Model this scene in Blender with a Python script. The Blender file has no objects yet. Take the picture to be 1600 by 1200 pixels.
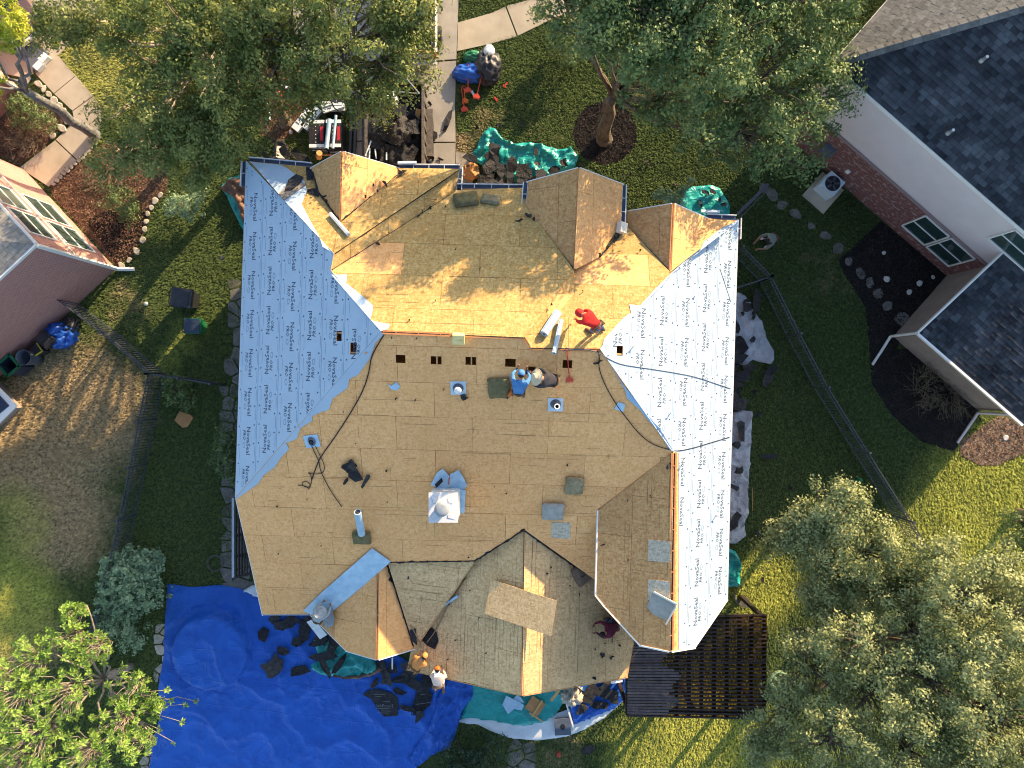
import bpy, bmesh, math, random
import numpy as np
from mathutils import Vector, Matrix, noise
from mathutils.geometry import tessellate_polygon

random.seed(7)
rng = np.random.default_rng(7)
R = math.radians
scene = bpy.context.scene
COL = scene.collection

# ------------------------------------------------------------------ camera, sky, sun, exposure
D = 29.5                     # camera height above the lawn (m)
F = 1111.0                   # focal length in pixels of the 1600 px wide photograph
cam_d = bpy.data.cameras.new('camera')
cam_d.sensor_width = 36.0
cam_d.lens = 36.0 * F / 1600.0
cam_d.clip_start, cam_d.clip_end = 0.5, 2000.0
cam = bpy.data.objects.new('camera', cam_d)
COL.objects.link(cam)
cam.location = (0, 0, D)
scene.camera = cam

SUN_EL = R(17.0)
SUN_XY = (0.64, 0.77)
world = bpy.data.worlds.new('World')
scene.world = world
world.use_nodes = True
wn = world.node_tree
wn.nodes.clear()
w_out = wn.nodes.new('ShaderNodeOutputWorld')
w_bg = wn.nodes.new('ShaderNodeBackground')
w_sky = wn.nodes.new('ShaderNodeTexSky')
w_sky.sky_type = 'NISHITA'
w_sky.sun_disc = False
w_sky.sun_elevation = SUN_EL
w_sky.sun_rotation = math.atan2(SUN_XY[0], SUN_XY[1])
w_sky.altitude = 50
w_sky.air_density = 1.0
w_sky.dust_density = 1.2
w_sky.ozone_density = 1.0
w_bg.inputs['Strength'].default_value = 0.15
wn.links.new(w_sky.outputs[0], w_bg.inputs[0])
wn.links.new(w_bg.outputs[0], w_out.inputs[0])

sun_d = bpy.data.lights.new('sun', 'SUN')
sun_d.energy = 4.7
sun_d.angle = R(0.5)
sun_d.color = (1.0, 0.73, 0.42)
sun = bpy.data.objects.new('sun', sun_d)
COL.objects.link(sun)
h_ = math.hypot(*SUN_XY)
sdir = Vector((SUN_XY[0] / h_ * math.cos(SUN_EL), SUN_XY[1] / h_ * math.cos(SUN_EL), math.sin(SUN_EL)))
sun.rotation_euler = sdir.to_track_quat('Z', 'Y').to_euler()
sun.location = sdir * 60

vs = scene.view_settings
vs.view_transform = 'Standard'
vs.look = 'None'
vs.exposure = 1.36
vs.gamma = 1.0
vs.use_curve_mapping = False
scene.cycles.filter_width = 1.05
scene.cycles.max_bounces = 6
scene.cycles.diffuse_bounces = 3
scene.cycles.transparent_max_bounces = 8

# ------------------------------------------------------------------ geometry helpers
def P(px, py, z=0.0):
    s = (D - z) / F
    return Vector(((px - 800) * s, (600 - py) * s, z))

class Plane:
    """z = a + b x + c y"""
    def __init__(s, a, b, c): s.a, s.b, s.c = a, b, c
    def n(s): return Vector((-s.b, -s.c, 1)).normalized()
    def z(s, x, y): return s.a + s.b * x + s.c * y
    def up(s, lift): return Plane(s.a + lift * math.sqrt(1 + s.b * s.b + s.c * s.c), s.b, s.c)
    def at(s, px, py, lift=0.0):
        p = s.up(lift) if lift else s
        m = (p.b * (px - 800) + p.c * (600 - py)) / F
        return P(px, py, (p.a + m * D) / (1 + m))
    def uv(s):
        g = Vector((s.b, s.c, 0))
        if g.length < 1e-4: return Vector((1, 0, 0)), Vector((0, 1, 0))
        v = Vector((s.b, s.c, s.b * s.b + s.c * s.c)).normalized()
        return v.cross(s.n()).normalized(), v

GROUND = Plane(0, 0, 0)
CA, SA = math.cos(R(1.72)), math.sin(R(1.72))
def lplane(z0, kx, x0, ky, y0):           # a plane written in the house's own axes
    return Plane(z0 - kx * x0 - ky * y0, kx * CA + ky * SA, -kx * SA + ky * CA)
def fitplane(pts):
    A = np.array([[1, p.x, p.y] for p in pts]); z = np.array([p.z for p in pts])
    a, b, c = np.linalg.lstsq(A, z, rcond=None)[0]
    return Plane(float(a), float(b), float(c))

def link(name, me, parent=None):
    o = bpy.data.objects.new(name, me)
    COL.objects.link(o)
    if parent: o.parent = parent
    return o

def mk(name, verts, faces, m=None, parent=None, smooth=False):
    me = bpy.data.meshes.new(name)
    me.from_pydata([tuple(v) for v in verts], [], faces)
    if m: me.materials.append(m)
    if smooth: me.polygons.foreach_set('use_smooth', [True] * len(me.polygons))
    me.update()
    return link(name, me, parent)

def tag(o, label=None, cat=None, group=None, kind=None):
    if label: o['label'] = label
    if cat: o['category'] = cat
    if group: o['group'] = group
    if kind: o['kind'] = kind
    return o

def empty(name, loc, label=None, cat=None, group=None, kind=None):
    o = bpy.data.objects.new(name, None)
    COL.objects.link(o)
    o.location = loc
    o.empty_display_size = .2
    return tag(o, label, cat, group, kind)

def adopt(o, parent):                      # geometry written in world space under a moved Empty
    o.parent = parent
    o.matrix_parent_inverse = Matrix.Translation(-Vector(parent.location))
    return o

class MB:
    """collects shapes for ONE mesh object"""
    def __init__(s): s.v, s.f, s.mi = [], [], []
    def add(s, vs_, fs, mi=0):
        k = len(s.v)
        s.v += [Vector(v) for v in vs_]
        s.f += [tuple(i + k for i in f) for f in fs]
        s.mi += [mi] * len(fs)
    def box(s, c, size, rz=0.0, mi=0, M=None):
        hx, hy, hz = size[0] / 2, size[1] / 2, size[2] / 2
        vs_ = [Vector((x, y, z)) for z in (-hz, hz) for x, y in ((-hx, -hy), (hx, -hy), (hx, hy), (-hx, hy))]
        if M is None: M = Matrix.Rotation(rz, 3, 'Z')
        s.add([M @ v + Vector(c) for v in vs_], [(3, 2, 1, 0), (4, 5, 6, 7), (0, 1, 5, 4), (1, 2, 6, 5), (2, 3, 7, 6), (3, 0, 4, 7)], mi)
    def bar(s, a, b, w, h, up=(0, 0, 1), mi=0):
        a, b = Vector(a), Vector(b)
        x = (b - a); L = x.length
        if L < 1e-6: return
        x.normalize(); up = Vector(up)
        y = up.cross(x)
        if y.length < 1e-4: y = Vector((0, 1, 0)).cross(x)
        y.normalize(); z = x.cross(y)
        M = Matrix((x, y, z)).transposed()
        s.box((a + b) / 2, (L, w, h), M=M, mi=mi)
    def tube(s, pts, r, n=6, mi=0, cap=True):
        pts = [Vector(p) for p in pts]
        rs = r if isinstance(r, (list, tuple)) else [r] * len(pts)
        vs_, fs = [], []
        ref = None
        for i, p in enumerate(pts):
            d = (pts[min(i + 1, len(pts) - 1)] - pts[max(i - 1, 0)])
            if d.length < 1e-7: d = Vector((0, 0, 1))
            d.normalize()
            if ref is None: ref = Vector((1, 0, 0)) if abs(d.x) < .9 else Vector((0, 1, 0))
            a = (ref - d * ref.dot(d)).normalized(); b = d.cross(a); ref = a
            for k in range(n):
                t = 2 * math.pi * k / n
                vs_.append(p + (a * math.cos(t) + b * math.sin(t)) * rs[i])
        for i in range(len(pts) - 1):
            for k in range(n):
                fs.append((i * n + k, i * n + (k + 1) % n, (i + 1) * n + (k + 1) % n, (i + 1) * n + k))
        if cap:
            fs.append(tuple(range(n - 1, -1, -1))); fs.append(tuple((len(pts) - 1) * n + k for k in range(n)))
        s.add(vs_, fs, mi)
    def lathe(s, prof, c=(0, 0, 0), n=16, mi=0, M=None, sx=1, sy=1):
        vs_, fs = [], []
        for r, z in prof:
            for k in range(n):
                t = 2 * math.pi * k / n
                v = Vector((r * math.cos(t) * sx, r * math.sin(t) * sy, z))
                vs_.append((M @ v if M else v) + Vector(c))
        for i in range(len(prof) - 1):
            for k in range(n):
                fs.append((i * n + k, i * n + (k + 1) % n, (i + 1) * n + (k + 1) % n, (i + 1) * n + k))
        fs.append(tuple(range(n - 1, -1, -1))); fs.append(tuple((len(prof) - 1) * n + k for k in range(n)))
        s.add(vs_, fs, mi)
    def prism(s, top, d, mi=0):               # polygon (any outline) pushed along d
        top = [Vector(p) for p in top]; d = Vector(d); n = len(top)
        tris = tessellate_polygon([top])
        nn = Vector((0, 0, 0))
        for i in range(n):
            a, b = top[i], top[(i + 1) % n]
            nn += a.cross(b)
        fs = []
        flip = nn.dot(d) > 0
        for t in tris:
            a, b, c = t
            tn = (top[b] - top[a]).cross(top[c] - top[a])
            if tn.dot(d) > 0: a, c = c, a
            fs.append((a, b, c)); fs.append((c + n, b + n, a + n))
        for i in range(n):
            j = (i + 1) % n
            fs.append((i, j, j + n, i + n) if flip else (j, i, i + n, j + n))
        s.add(top + [p + d for p in top], fs, mi)
    def build(s, name, mats, parent=None, smooth=False, loc=None):
        vs_ = s.v
        if loc is not None: vs_ = [v - Vector(loc) for v in vs_]
        o = mk(name, vs_, s.f, None, parent, smooth)
        for m in (mats if isinstance(mats, (list, tuple)) else [mats]): o.data.materials.append(m)
        if any(s.mi): o.data.polygons.foreach_set('material_index', s.mi)
        if loc is not None: o.location = loc
        return o

def clip_half(poly, a, b, c):               # keep a x + b y <= c
    out = []
    n = len(poly)
    for i in range(n):
        p, q = poly[i], poly[(i + 1) % n]
        dp, dq = a * p[0] + b * p[1] - c, a * q[0] + b * q[1] - c
        if dp <= 0: out.append(p)
        if (dp < 0 < dq) or (dq < 0 < dp):
            t = dp / (dp - dq)
            out.append((p[0] + (q[0] - p[0]) * t, p[1] + (q[1] - p[1]) * t))
    return out
def clip_rect(poly, x0, x1, y0, y1):
    for h in ((-1, 0, -x0), (1, 0, x1), (0, -1, -y0), (0, 1, y1)):
        poly = clip_half(poly, *h)
        if len(poly) < 3: return []
    return poly
def area2(poly):
    return abs(sum(poly[i][0] * poly[(i + 1) % len(poly)][1] - poly[(i + 1) % len(poly)][0] * poly[i][1] for i in range(len(poly)))) / 2
def clean(poly):
    out = []
    for p in poly:
        if not out or (abs(p[0] - out[-1][0]) + abs(p[1] - out[-1][1])) > 1e-4: out.append(p)
    if len(out) > 1 and (abs(out[0][0] - out[-1][0]) + abs(out[0][1] - out[-1][1])) < 1e-4: out.pop()
    return out
def minus_rects(poly, rects):
    parts = [poly]
    for (x0, x1, y0, y1) in rects:
        nxt = []
        for p in parts:
            if not clip_rect(p, x0, x1, y0, y1): nxt.append(p); continue
            nxt.append(clip_half(p, 1, 0, x0)); nxt.append(clip_half(p, -1, 0, -x1))
            m = clip_half(clip_half(p, -1, 0, -x0), 1, 0, x1)
            nxt.append(clip_half(m, 0, 1, y0)); nxt.append(clip_half(m, 0, -1, -y1))
        parts = [q for q in nxt if len(q) > 2 and area2(q) > 1e-4]
    return parts
def inside(poly, x, y):
    c = False
    n = len(poly)
    for i in range(n):
        x1, y1 = poly[i]; x2, y2 = poly[i - 1]
        if (y1 > y) != (y2 > y) and x < (x2 - x1) * (y - y1) / (y2 - y1) + x1: c = not c
    return c

# ------------------------------------------------------------------ materials
def mat(name, col, col2=None, scale=4.0, rough=.8, bump=0.0, bscale=None, rnd=0.0, spec=.3, lo=.35, hi=.65,
        detail=5.0, metal=0.0, obj=False, stretch=None, isl=0.0, transl=0.0, crease=None, grid=0.0, col3=None, scale3=.3, sheen=0.0):
    m = bpy.data.materials.new(name); m.use_nodes = True
    nt = m.node_tree; N = nt.nodes; L = nt.links
    bs = N['Principled BSDF']
    bs.inputs['Roughness'].default_value = rough
    bs.inputs['Metallic'].default_value = metal
    bs.inputs['Specular IOR Level'].default_value = spec
    if obj:
        tc = N.new('ShaderNodeTexCoord'); vec = tc.outputs['Object']
    else:
        g = N.new('ShaderNodeNewGeometry'); vec = g.outputs['Position']
    if stretch:
        mp = N.new('ShaderNodeMapping'); mp.inputs['Scale'].default_value = stretch
        L.new(vec, mp.inputs['Vector']); vec = mp.outputs['Vector']
    src = None
    if col2 is not None:
        nz = N.new('ShaderNodeTexNoise'); nz.inputs['Scale'].default_value = scale; nz.inputs['Detail'].default_value = detail
        nz.inputs['Roughness'].default_value = .62
        L.new(vec, nz.inputs['Vector'])
        rp = N.new('ShaderNodeValToRGB')
        rp.color_ramp.elements[0].position = lo; rp.color_ramp.elements[1].position = hi
        rp.color_ramp.elements[0].color = (*col, 1); rp.color_ramp.elements[1].color = (*col2, 1)
        L.new(nz.outputs['Fac'], rp.inputs['Fac']); src = rp.outputs['Color']
    else:
        c = N.new('ShaderNodeRGB'); c.outputs[0].default_value = (*col, 1); src = c.outputs[0]
    if col3 is not None:
        nz3 = N.new('ShaderNodeTexNoise'); nz3.inputs['Scale'].default_value = scale3; nz3.inputs['Detail'].default_value = 4
        L.new(vec, nz3.inputs['Vector'])
        r3 = N.new('ShaderNodeMapRange'); r3.inputs['From Min'].default_value = .42; r3.inputs['From Max'].default_value = .62
        L.new(nz3.outputs['Fac'], r3.inputs['Value'])
        mx = N.new('ShaderNodeMix'); mx.data_type = 'RGBA'
        L.new(r3.outputs['Result'], mx.inputs['Factor']); L.new(src, mx.inputs['A']); mx.inputs['B'].default_value = (*col3, 1)
        src = mx.outputs['Result']
    def vary(src, out, amt):
        hs = N.new('ShaderNodeHueSaturation')
        mr = N.new('ShaderNodeMapRange'); mr.inputs['To Min'].default_value = 1 - amt; mr.inputs['To Max'].default_value = 1 + amt
        L.new(out, mr.inputs['Value']); L.new(mr.outputs['Result'], hs.inputs['Value'])
        m2 = N.new('ShaderNodeMapRange'); m2.inputs['To Min'].default_value = .5 + amt * .04; m2.inputs['To Max'].default_value = .5 - amt * .04
        L.new(out, m2.inputs['Value']); L.new(m2.outputs['Result'], hs.inputs['Hue'])
        L.new(src, hs.inputs['Color']); return hs.outputs['Color']
    if rnd:
        oi = N.new('ShaderNodeObjectInfo'); src = vary(src, oi.outputs['Random'], rnd)
    if isl:
        gi = N.new('ShaderNodeNewGeometry'); src = vary(src, gi.outputs['Random Per Island'], isl)
    L.new(src, bs.inputs['Base Color'])
    if bump:
        nb = N.new('ShaderNodeTexNoise'); nb.inputs['Scale'].default_value = bscale or scale * 3; nb.inputs['Detail'].default_value = 6
        L.new(vec, nb.inputs['Vector'])
        bp = N.new('ShaderNodeBump'); bp.inputs['Strength'].default_value = bump; bp.inputs['Distance'].default_value = .05
        L.new(nb.outputs['Fac'], bp.inputs['Height']); L.new(bp.outputs['Normal'], bs.inputs['Normal'])
    if crease:
        # sharp fold lines: edges of warped cells at two sizes
        wz = N.new('ShaderNodeTexNoise'); wz.inputs['Scale'].default_value = .8; wz.inputs['Detail'].default_value = 3
        L.new(vec, wz.inputs['Vector'])
        wa = N.new('ShaderNodeVectorMath'); wa.operation = 'MULTIPLY_ADD'; wa.inputs[1].default_value = (1.6, 1.6, 1.6)
        L.new(wz.outputs['Color'], wa.inputs[0]); L.new(vec, wa.inputs[2])
        hs_ = []
        for k, sc_ in enumerate(crease):
            vo = N.new('ShaderNodeTexVoronoi'); vo.feature = 'DISTANCE_TO_EDGE'; vo.inputs['Scale'].default_value = sc_
            L.new(wa.outputs[0], vo.inputs['Vector'])
            r_ = N.new('ShaderNodeMapRange'); r_.inputs['From Max'].default_value = .10 + .05 * k; r_.inputs['To Max'].default_value = (.9, .35)[k]
            L.new(vo.outputs['Distance'], r_.inputs['Value']); hs_.append(r_.outputs['Result'])
        su = N.new('ShaderNodeMath'); su.operation = 'ADD'; L.new(hs_[0], su.inputs[0]); L.new(hs_[1], su.inputs[1])
        if grid:                                    # straight packing folds
            mpg = N.new('ShaderNodeMapping'); mpg.inputs['Rotation'].default_value = (0, 0, .12); L.new(vec, mpg.inputs['Vector'])
            sx = N.new('ShaderNodeSeparateXYZ'); L.new(mpg.outputs['Vector'], sx.inputs[0])
            for ax in (0, 1):
                pp = N.new('ShaderNodeMath'); pp.operation = 'PINGPONG'; pp.inputs[1].default_value = grid / 2; L.new(sx.outputs[ax], pp.inputs[0])
                rg = N.new('ShaderNodeMapRange'); rg.inputs['From Max'].default_value = .035; rg.inputs['To Min'].default_value = .0; rg.inputs['To Max'].default_value = .55; L.new(pp.outputs[0], rg.inputs['Value'])
                s2 = N.new('ShaderNodeMath'); s2.operation = 'ADD'; L.new(su.outputs[0], s2.inputs[0]); L.new(rg.outputs['Result'], s2.inputs[1]); su = s2
        b2 = N.new('ShaderNodeBump'); b2.inputs['Strength'].default_value = .42; b2.inputs['Distance'].default_value = .07; b2.invert = True
        L.new(su.outputs[0], b2.inputs['Height'])
        if bump: L.new(bp.outputs['Normal'], b2.inputs['Normal'])
        L.new(b2.outputs['Normal'], bs.inputs['Normal'])
    if transl:
        tr = N.new('ShaderNodeBsdfTranslucent'); L.new(src, tr.inputs['Color'])
        ms = N.new('ShaderNodeMixShader'); ms.inputs['Fac'].default_value = transl
        L.new(bs.outputs['BSDF'], ms.inputs[1]); L.new(tr.outputs['BSDF'], ms.inputs[2])
        L.new(ms.outputs['Shader'], N['Material Output'].inputs['Surface'])
    return m

def osb_mat(name, c0, c1, c2, stain, rnd=.07):
    """oriented strand board: overlapping flakes, weather stains, per-sheet tone"""
    m = bpy.data.materials.new(name); m.use_nodes = True
    nt = m.node_tree; N = nt.nodes; L = nt.links; bs = N['Principled BSDF']
    bs.inputs['Roughness'].default_value = .72; bs.inputs['Specular IOR Level'].default_value = .25
    g = N.new('ShaderNodeNewGeometry')
    nz = N.new('ShaderNodeTexNoise'); nz.inputs['Scale'].default_value = 9; nz.inputs['Detail'].default_value = 2
    L.new(g.outputs['Position'], nz.inputs['Vector'])
    ad = N.new('ShaderNodeMix'); ad.data_type = 'VECTOR'; ad.inputs['Factor'].default_value = .06
    L.new(g.outputs['Position'], ad.inputs['A']); L.new(nz.outputs['Color'], ad.inputs['B'])
    def flakes(sx, sy):
        mp = N.new('ShaderNodeMapping'); mp.inputs['Scale'].default_value = (sx, sy, 9)
        L.new(ad.outputs['Result'], mp.inputs['Vector'])
        v = N.new('ShaderNodeTexVoronoi'); v.inputs['Scale'].default_value = 1.0; v.inputs['Randomness'].default_value = 1
        L.new(mp.outputs['Vector'], v.inputs['Vector'])
        sp = N.new('ShaderNodeSeparateColor'); L.new(v.outputs['Color'], sp.inputs['Color'])
        return sp.outputs[0]
    f1, f2 = flakes(11, 26), flakes(24, 12)
    av = N.new('ShaderNodeMath'); av.operation = 'ADD'; L.new(f1, av.inputs[0]); L.new(f2, av.inputs[1])
    hf = N.new('ShaderNodeMath'); hf.operation = 'MULTIPLY'; hf.inputs[1].default_value = .5; L.new(av.outputs[0], hf.inputs[0])
    rp = N.new('ShaderNodeValToRGB'); e = rp.color_ramp.elements
    e[0].position = .12; e[0].color = (*c0, 1); e[1].position = .9; e[1].color = (*c2, 1)
    k = e.new(.5); k.color = (*c1, 1)
    L.new(hf.outputs[0], rp.inputs['Fac'])
    st = N.new('ShaderNodeTexNoise'); st.inputs['Scale'].default_value = .55; st.inputs['Detail'].default_value = 7; st.inputs['Roughness'].default_value = .68
    L.new(g.outputs['Position'], st.inputs['Vector'])
    mr = N.new('ShaderNodeMapRange'); mr.inputs['From Min'].default_value = .46; mr.inputs['From Max'].default_value = .72; mr.inputs['To Max'].default_value = .55
    L.new(st.outputs['Fac'], mr.inputs['Value'])
    mx = N.new('ShaderNodeMix'); mx.data_type = 'RGBA'; mx.inputs['B'].default_value = (*stain, 1)
    L.new(mr.outputs['Result'], mx.inputs['Factor']); L.new(rp.outputs['Color'], mx.inputs['A'])
    oi = N.new('ShaderNodeObjectInfo')
    r2 = N.new('ShaderNodeMapRange'); r2.inputs['To Min'].default_value = 1 - rnd; r2.inputs['To Max'].default_value = 1 + rnd
    L.new(oi.outputs['Random'], r2.inputs['Value'])
    hs = N.new('ShaderNodeHueSaturation'); L.new(r2.outputs['Result'], hs.inputs['Value']); L.new(mx.outputs['Result'], hs.inputs['Color'])
    # specks: nail heads, felt crumbs and smears left by the old roofing
    sp = N.new('ShaderNodeTexNoise'); sp.inputs['Scale'].default_value = 13; sp.inputs['Detail'].default_value = 3
    L.new(g.outputs['Position'], sp.inputs['Vector'])
    s2 = N.new('ShaderNodeMapRange'); s2.inputs['From Min'].default_value = .68; s2.inputs['From Max'].default_value = .73; s2.inputs['To Max'].default_value = .5
    L.new(sp.outputs['Fac'], s2.inputs['Value'])
    m3 = N.new('ShaderNodeMix'); m3.data_type = 'RGBA'; m3.inputs['B'].default_value = (.07, .05, .035, 1)
    L.new(s2.outputs['Result'], m3.inputs['Factor']); L.new(hs.outputs['Color'], m3.inputs['A'])
    L.new(m3.outputs['Result'], bs.inputs['Base Color'])
    bp = N.new('ShaderNodeBump'); bp.inputs['Strength'].default_value = .35; bp.inputs['Distance'].default_value = .012
    L.new(hf.outputs[0], bp.inputs['Height']); L.new(bp.outputs['Normal'], bs.inputs['Normal'])
    return m

def brick_mat(name, c1, c2, mortar, sx=1.0, rough=.85, bw=.2, bh=.067, wash=None):
    m = bpy.data.materials.new(name); m.use_nodes = True
    nt = m.node_tree; N = nt.nodes; L = nt.links; bs = N['Principled BSDF']
    bs.inputs['Roughness'].default_value = rough; bs.inputs['Specular IOR Level'].default_value = .2
    uv = N.new('ShaderNodeUVMap')
    b = N.new('ShaderNodeTexBrick'); b.inputs['Scale'].default_value = 1
    b.inputs['Brick Width'].default_value = bw; b.inputs['Row Height'].default_value = bh; b.inputs['Mortar Size'].default_value = .008
    b.inputs['Mortar Smooth'].default_value = .2; b.inputs['Bias'].default_value = 0
    b.inputs['Color1'].default_value = (*c1, 1); b.inputs['Color2'].default_value = (*c2, 1); b.inputs['Mortar'].default_value = (*mortar, 1)
    L.new(uv.outputs[0], b.inputs['Vector'])
    src = b.outputs['Color']
    nz = N.new('ShaderNodeTexNoise'); nz.inputs['Scale'].default_value = 6; nz.inputs['Detail'].default_value = 6
    L.new(uv.outputs[0], nz.inputs['Vector'])
    mr = N.new('ShaderNodeMapRange'); mr.inputs['From Min'].default_value = .52; mr.inputs['From Max'].default_value = .66; mr.inputs['To Max'].default_value = .75 if wash else .25
    L.new(nz.outputs['Fac'], mr.inputs['Value'])
    mx = N.new('ShaderNodeMix'); mx.data_type = 'RGBA'; mx.inputs['B'].default_value = (*(wash or c2), 1)
    L.new(mr.outputs['Result'], mx.inputs['Factor']); L.new(src, mx.inputs['A'])
    L.new(mx.outputs['Result'], bs.inputs['Base Color'])
    bp = N.new('ShaderNodeBump'); bp.inputs['Strength'].default_value = .6; bp.inputs['Distance'].default_value = .012; bp.invert = True
    L.new(b.outputs['Fac'], bp.inputs['Height']); L.new(bp.outputs['Normal'], bs.inputs['Normal'])
    return m

M = {}
M['osb'] = osb_mat('osb_tan', (.68, .34, .125), (.82, .425, .165), (.87, .50, .22), (.72, .365, .135))  # board colour brightened and reddened to offset the shade on the rear slope
M['osb_sun'] = osb_mat('osb_sunlit', (.36, .215, .068), (.47, .305, .108), (.57, .41, .18), (.40, .235, .078))  # sunlit copy of the board, its colour darkened to offset the sun
M['osb_pale'] = osb_mat('osb_weathered', (.48, .305, .145), (.65, .43, .205), (.75, .53, .28), (.49, .315, .155))
M['osb_grey'] = osb_mat('osb_grey_patch', (.34, .30, .22), (.48, .43, .33), (.58, .52, .41), (.40, .36, .27))
M['osb_red'] = osb_mat('osb_reddish', (.44, .215, .082), (.57, .31, .12), (.66, .40, .18), (.48, .255, .10))
M['lumber'] = mat('bare_lumber', (.50, .27, .10), (.62, .37, .15), scale=3, stretch=(1, 1, 6), rough=.7, rnd=.1)
M['lumber_red'] = mat('cut_edge_lumber', (.50, .19, .07), (.56, .26, .11), scale=4, rough=.75)
M['under'] = mat('underlayment_white', (.355, .465, .575), (.395, .505, .615), scale=1.2, rough=.42, spec=.4, bump=.35, bscale=2.2)
M['under_blue'] = mat('underlayment_blue_tint', (.30, .45, .62), (.38, .53, .68), scale=2, rough=.5, bump=.05, bscale=6)
M['print'] = mat('navy_print', (.055, .07, .12), rough=.6)
M['print_soft'] = mat('faint_blue_print', (.22, .31, .42), rough=.6)
M['capnail'] = mat('blue_cap_nail', (.05, .09, .18), rough=.4)
M['felt'] = mat('black_roofing_felt', (.018, .019, .022), (.04, .04, .044), scale=8, rough=.9, spec=.2, bump=.4, bscale=14, rnd=.3)
M['felt_grey'] = mat('worn_shingle_grey', (.032, .032, .034), (.062, .058, .055), scale=6, rough=.95, bump=.5, bscale=30, rnd=.3, crease=(2.2, 5))
M['shingle_tan'] = mat('shingle_tan_grey', (.20, .17, .14), (.30, .26, .22), scale=5, rough=.95, rnd=.2)
M['white'] = mat('white_painted_metal', (.56, .58, .60), (.62, .63, .64), scale=2, rough=.45)
M['flue_grey'] = mat('grey_flue_cap', (.26, .29, .32), (.34, .36, .38), scale=4, rough=.5)
M['trim'] = mat('white_trim', (.74, .73, .70), (.80, .79, .77), scale=3, rough=.5)
M['gutter_in'] = mat('gutter_bronze', (.035, .05, .10), (.06, .08, .14), scale=5, rough=.35, spec=.5)
M['metal'] = mat('dull_galvanised', (.42, .44, .46), (.52, .54, .56), scale=6, rough=.4, metal=.6)
M['flash'] = mat('blue_flashing_membrane', (.30, .47, .62), (.45, .62, .74), scale=3, rough=.4, bump=.12, bscale=5)
M['flash_metal'] = mat('pale_blue_flashing', (.50, .62, .70), (.60, .70, .77), scale=3, rough=.4, bump=.1)
M['black'] = mat('black_paint', (.014, .015, .018), (.03, .03, .034), scale=10, rough=.5)
M['iron'] = mat('black_iron', (.045, .052, .07), (.075, .085, .115), scale=12, rough=.4, spec=.6)
M['nail_line'] = mat('nail_row_stain', (.28, .16, .075), (.40, .24, .11), scale=6, rough=.9)
M['hose_grey'] = mat('grey_hose', (.10, .12, .15), rough=.6)
M['carton_yellow'] = mat('yellow_carton', (.72, .55, .20), (.80, .65, .30), scale=4, rough=.8)
M['rubber'] = mat('black_rubber', (.02, .02, .022), rough=.75)
M['foam_olive'] = mat('olive_foam', (.13, .11, .05), (.20, .175, .09), scale=7, rough=1, bump=.5, bscale=18)
M['foam_tan'] = mat('tan_foam', (.22, .18, .10), (.33, .28, .17), scale=7, rough=1, bump=.4, bscale=18)
M['foam_grey'] = mat('grey_foam', (.30, .30, .27), (.40, .39, .35), scale=5, rough=1, bump=.3, bscale=14)
M['foam_brown'] = mat('brown_foam', (.17, .115, .08), (.22, .155, .11), scale=5, rough=1, bump=.3)
M['tarp_blue'] = mat('blue_poly_tarp', (.008, .082, .41), (.014, .112, .51), scale=1.3, rough=.55, spec=.35, bump=.08, bscale=2.2, detail=6, crease=(.55, 1.7), grid=1.22)
M['tarp_teal'] = mat('teal_poly_tarp', (.008, .27, .25), (.015, .36, .33), scale=2, rough=.36, spec=.5, bump=.2, bscale=5, crease=(1.2, 3))
M['tarp_grey'] = mat('grey_poly_tarp', (.34, .36, .40), (.48, .50, .54), scale=1.6, rough=.5, bump=.2, bscale=4, crease=(1.2, 3))
M['tarp_brown'] = mat('brown_tarp_lining', (.15, .085, .06), (.22, .13, .09), scale=4, rough=.6, bump=.3, bscale=6)
M['tarp_white'] = mat('white_sheet', (.55, .60, .64), (.68, .71, .73), scale=2, rough=.6, bump=.1)
M['brick'] = brick_mat('red_brick', (.50, .21, .17), (.40, .17, .15), (.52, .43, .40))
M['brick_wash'] = brick_mat('whitewashed_brick', (.20, .06, .05), (.14, .045, .04), (.30, .22, .21), wash=(.42, .34, .33))
M['brick_house'] = brick_mat('tan_brick', (.30, .18, .11), (.24, .14, .09), (.35, .31, .27))
M['stucco'] = mat('pale_stucco', (.68, .60, .59), (.72, .64, .63), scale=1.5, rough=.9, bump=.08, bscale=50)
M['stucco_dim'] = mat('brown_grey_siding', (.26, .20, .18), (.31, .25, .22), scale=2, rough=.9)
M['conc'] = mat('concrete_slab', (.36, .31, .235), (.46, .40, .31), scale=.9, rough=.85, bump=.1, bscale=30, rnd=.05, detail=8)
M['conc_grey'] = mat('driveway_concrete', (.27, .255, .23), (.38, .35, .31), scale=1.1, rough=.85, bump=.15, bscale=30, rnd=.06, detail=9)
M['mulch'] = mat('dark_mulch', (.006, .006, .007), (.030, .024, .022), scale=10, rough=1, bump=1, bscale=24, detail=8)
M['mulch_brown'] = mat('brown_mulch', (.06, .032, .02), (.20, .12, .08), scale=9, rough=1, bump=1, bscale=20, detail=8)
M['leaf_litter'] = mat('leaf_litter', (.10, .065, .045), (.34, .25, .18), scale=8, rough=1, bump=1, bscale=16, detail=8)
M['soil'] = mat('bare_soil', (.12, .085, .05), (.20, .15, .10), scale=5, rough=1, bump=.6, bscale=14)
M['stone'] = mat('limestone', (.34, .30, .235), (.46, .42, .35), scale=5, rough=.85, bump=.35, bscale=12, rnd=.16)
M['stone_grey'] = mat('grey_flagstone', (.115, .105, .095), (.19, .175, .16), scale=5, rough=.9, bump=.35, bscale=12, rnd=.25)
M['stone_white'] = mat('pale_pebble', (.55, .52, .50), (.65, .63, .60), scale=6, rough=.8)
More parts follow.
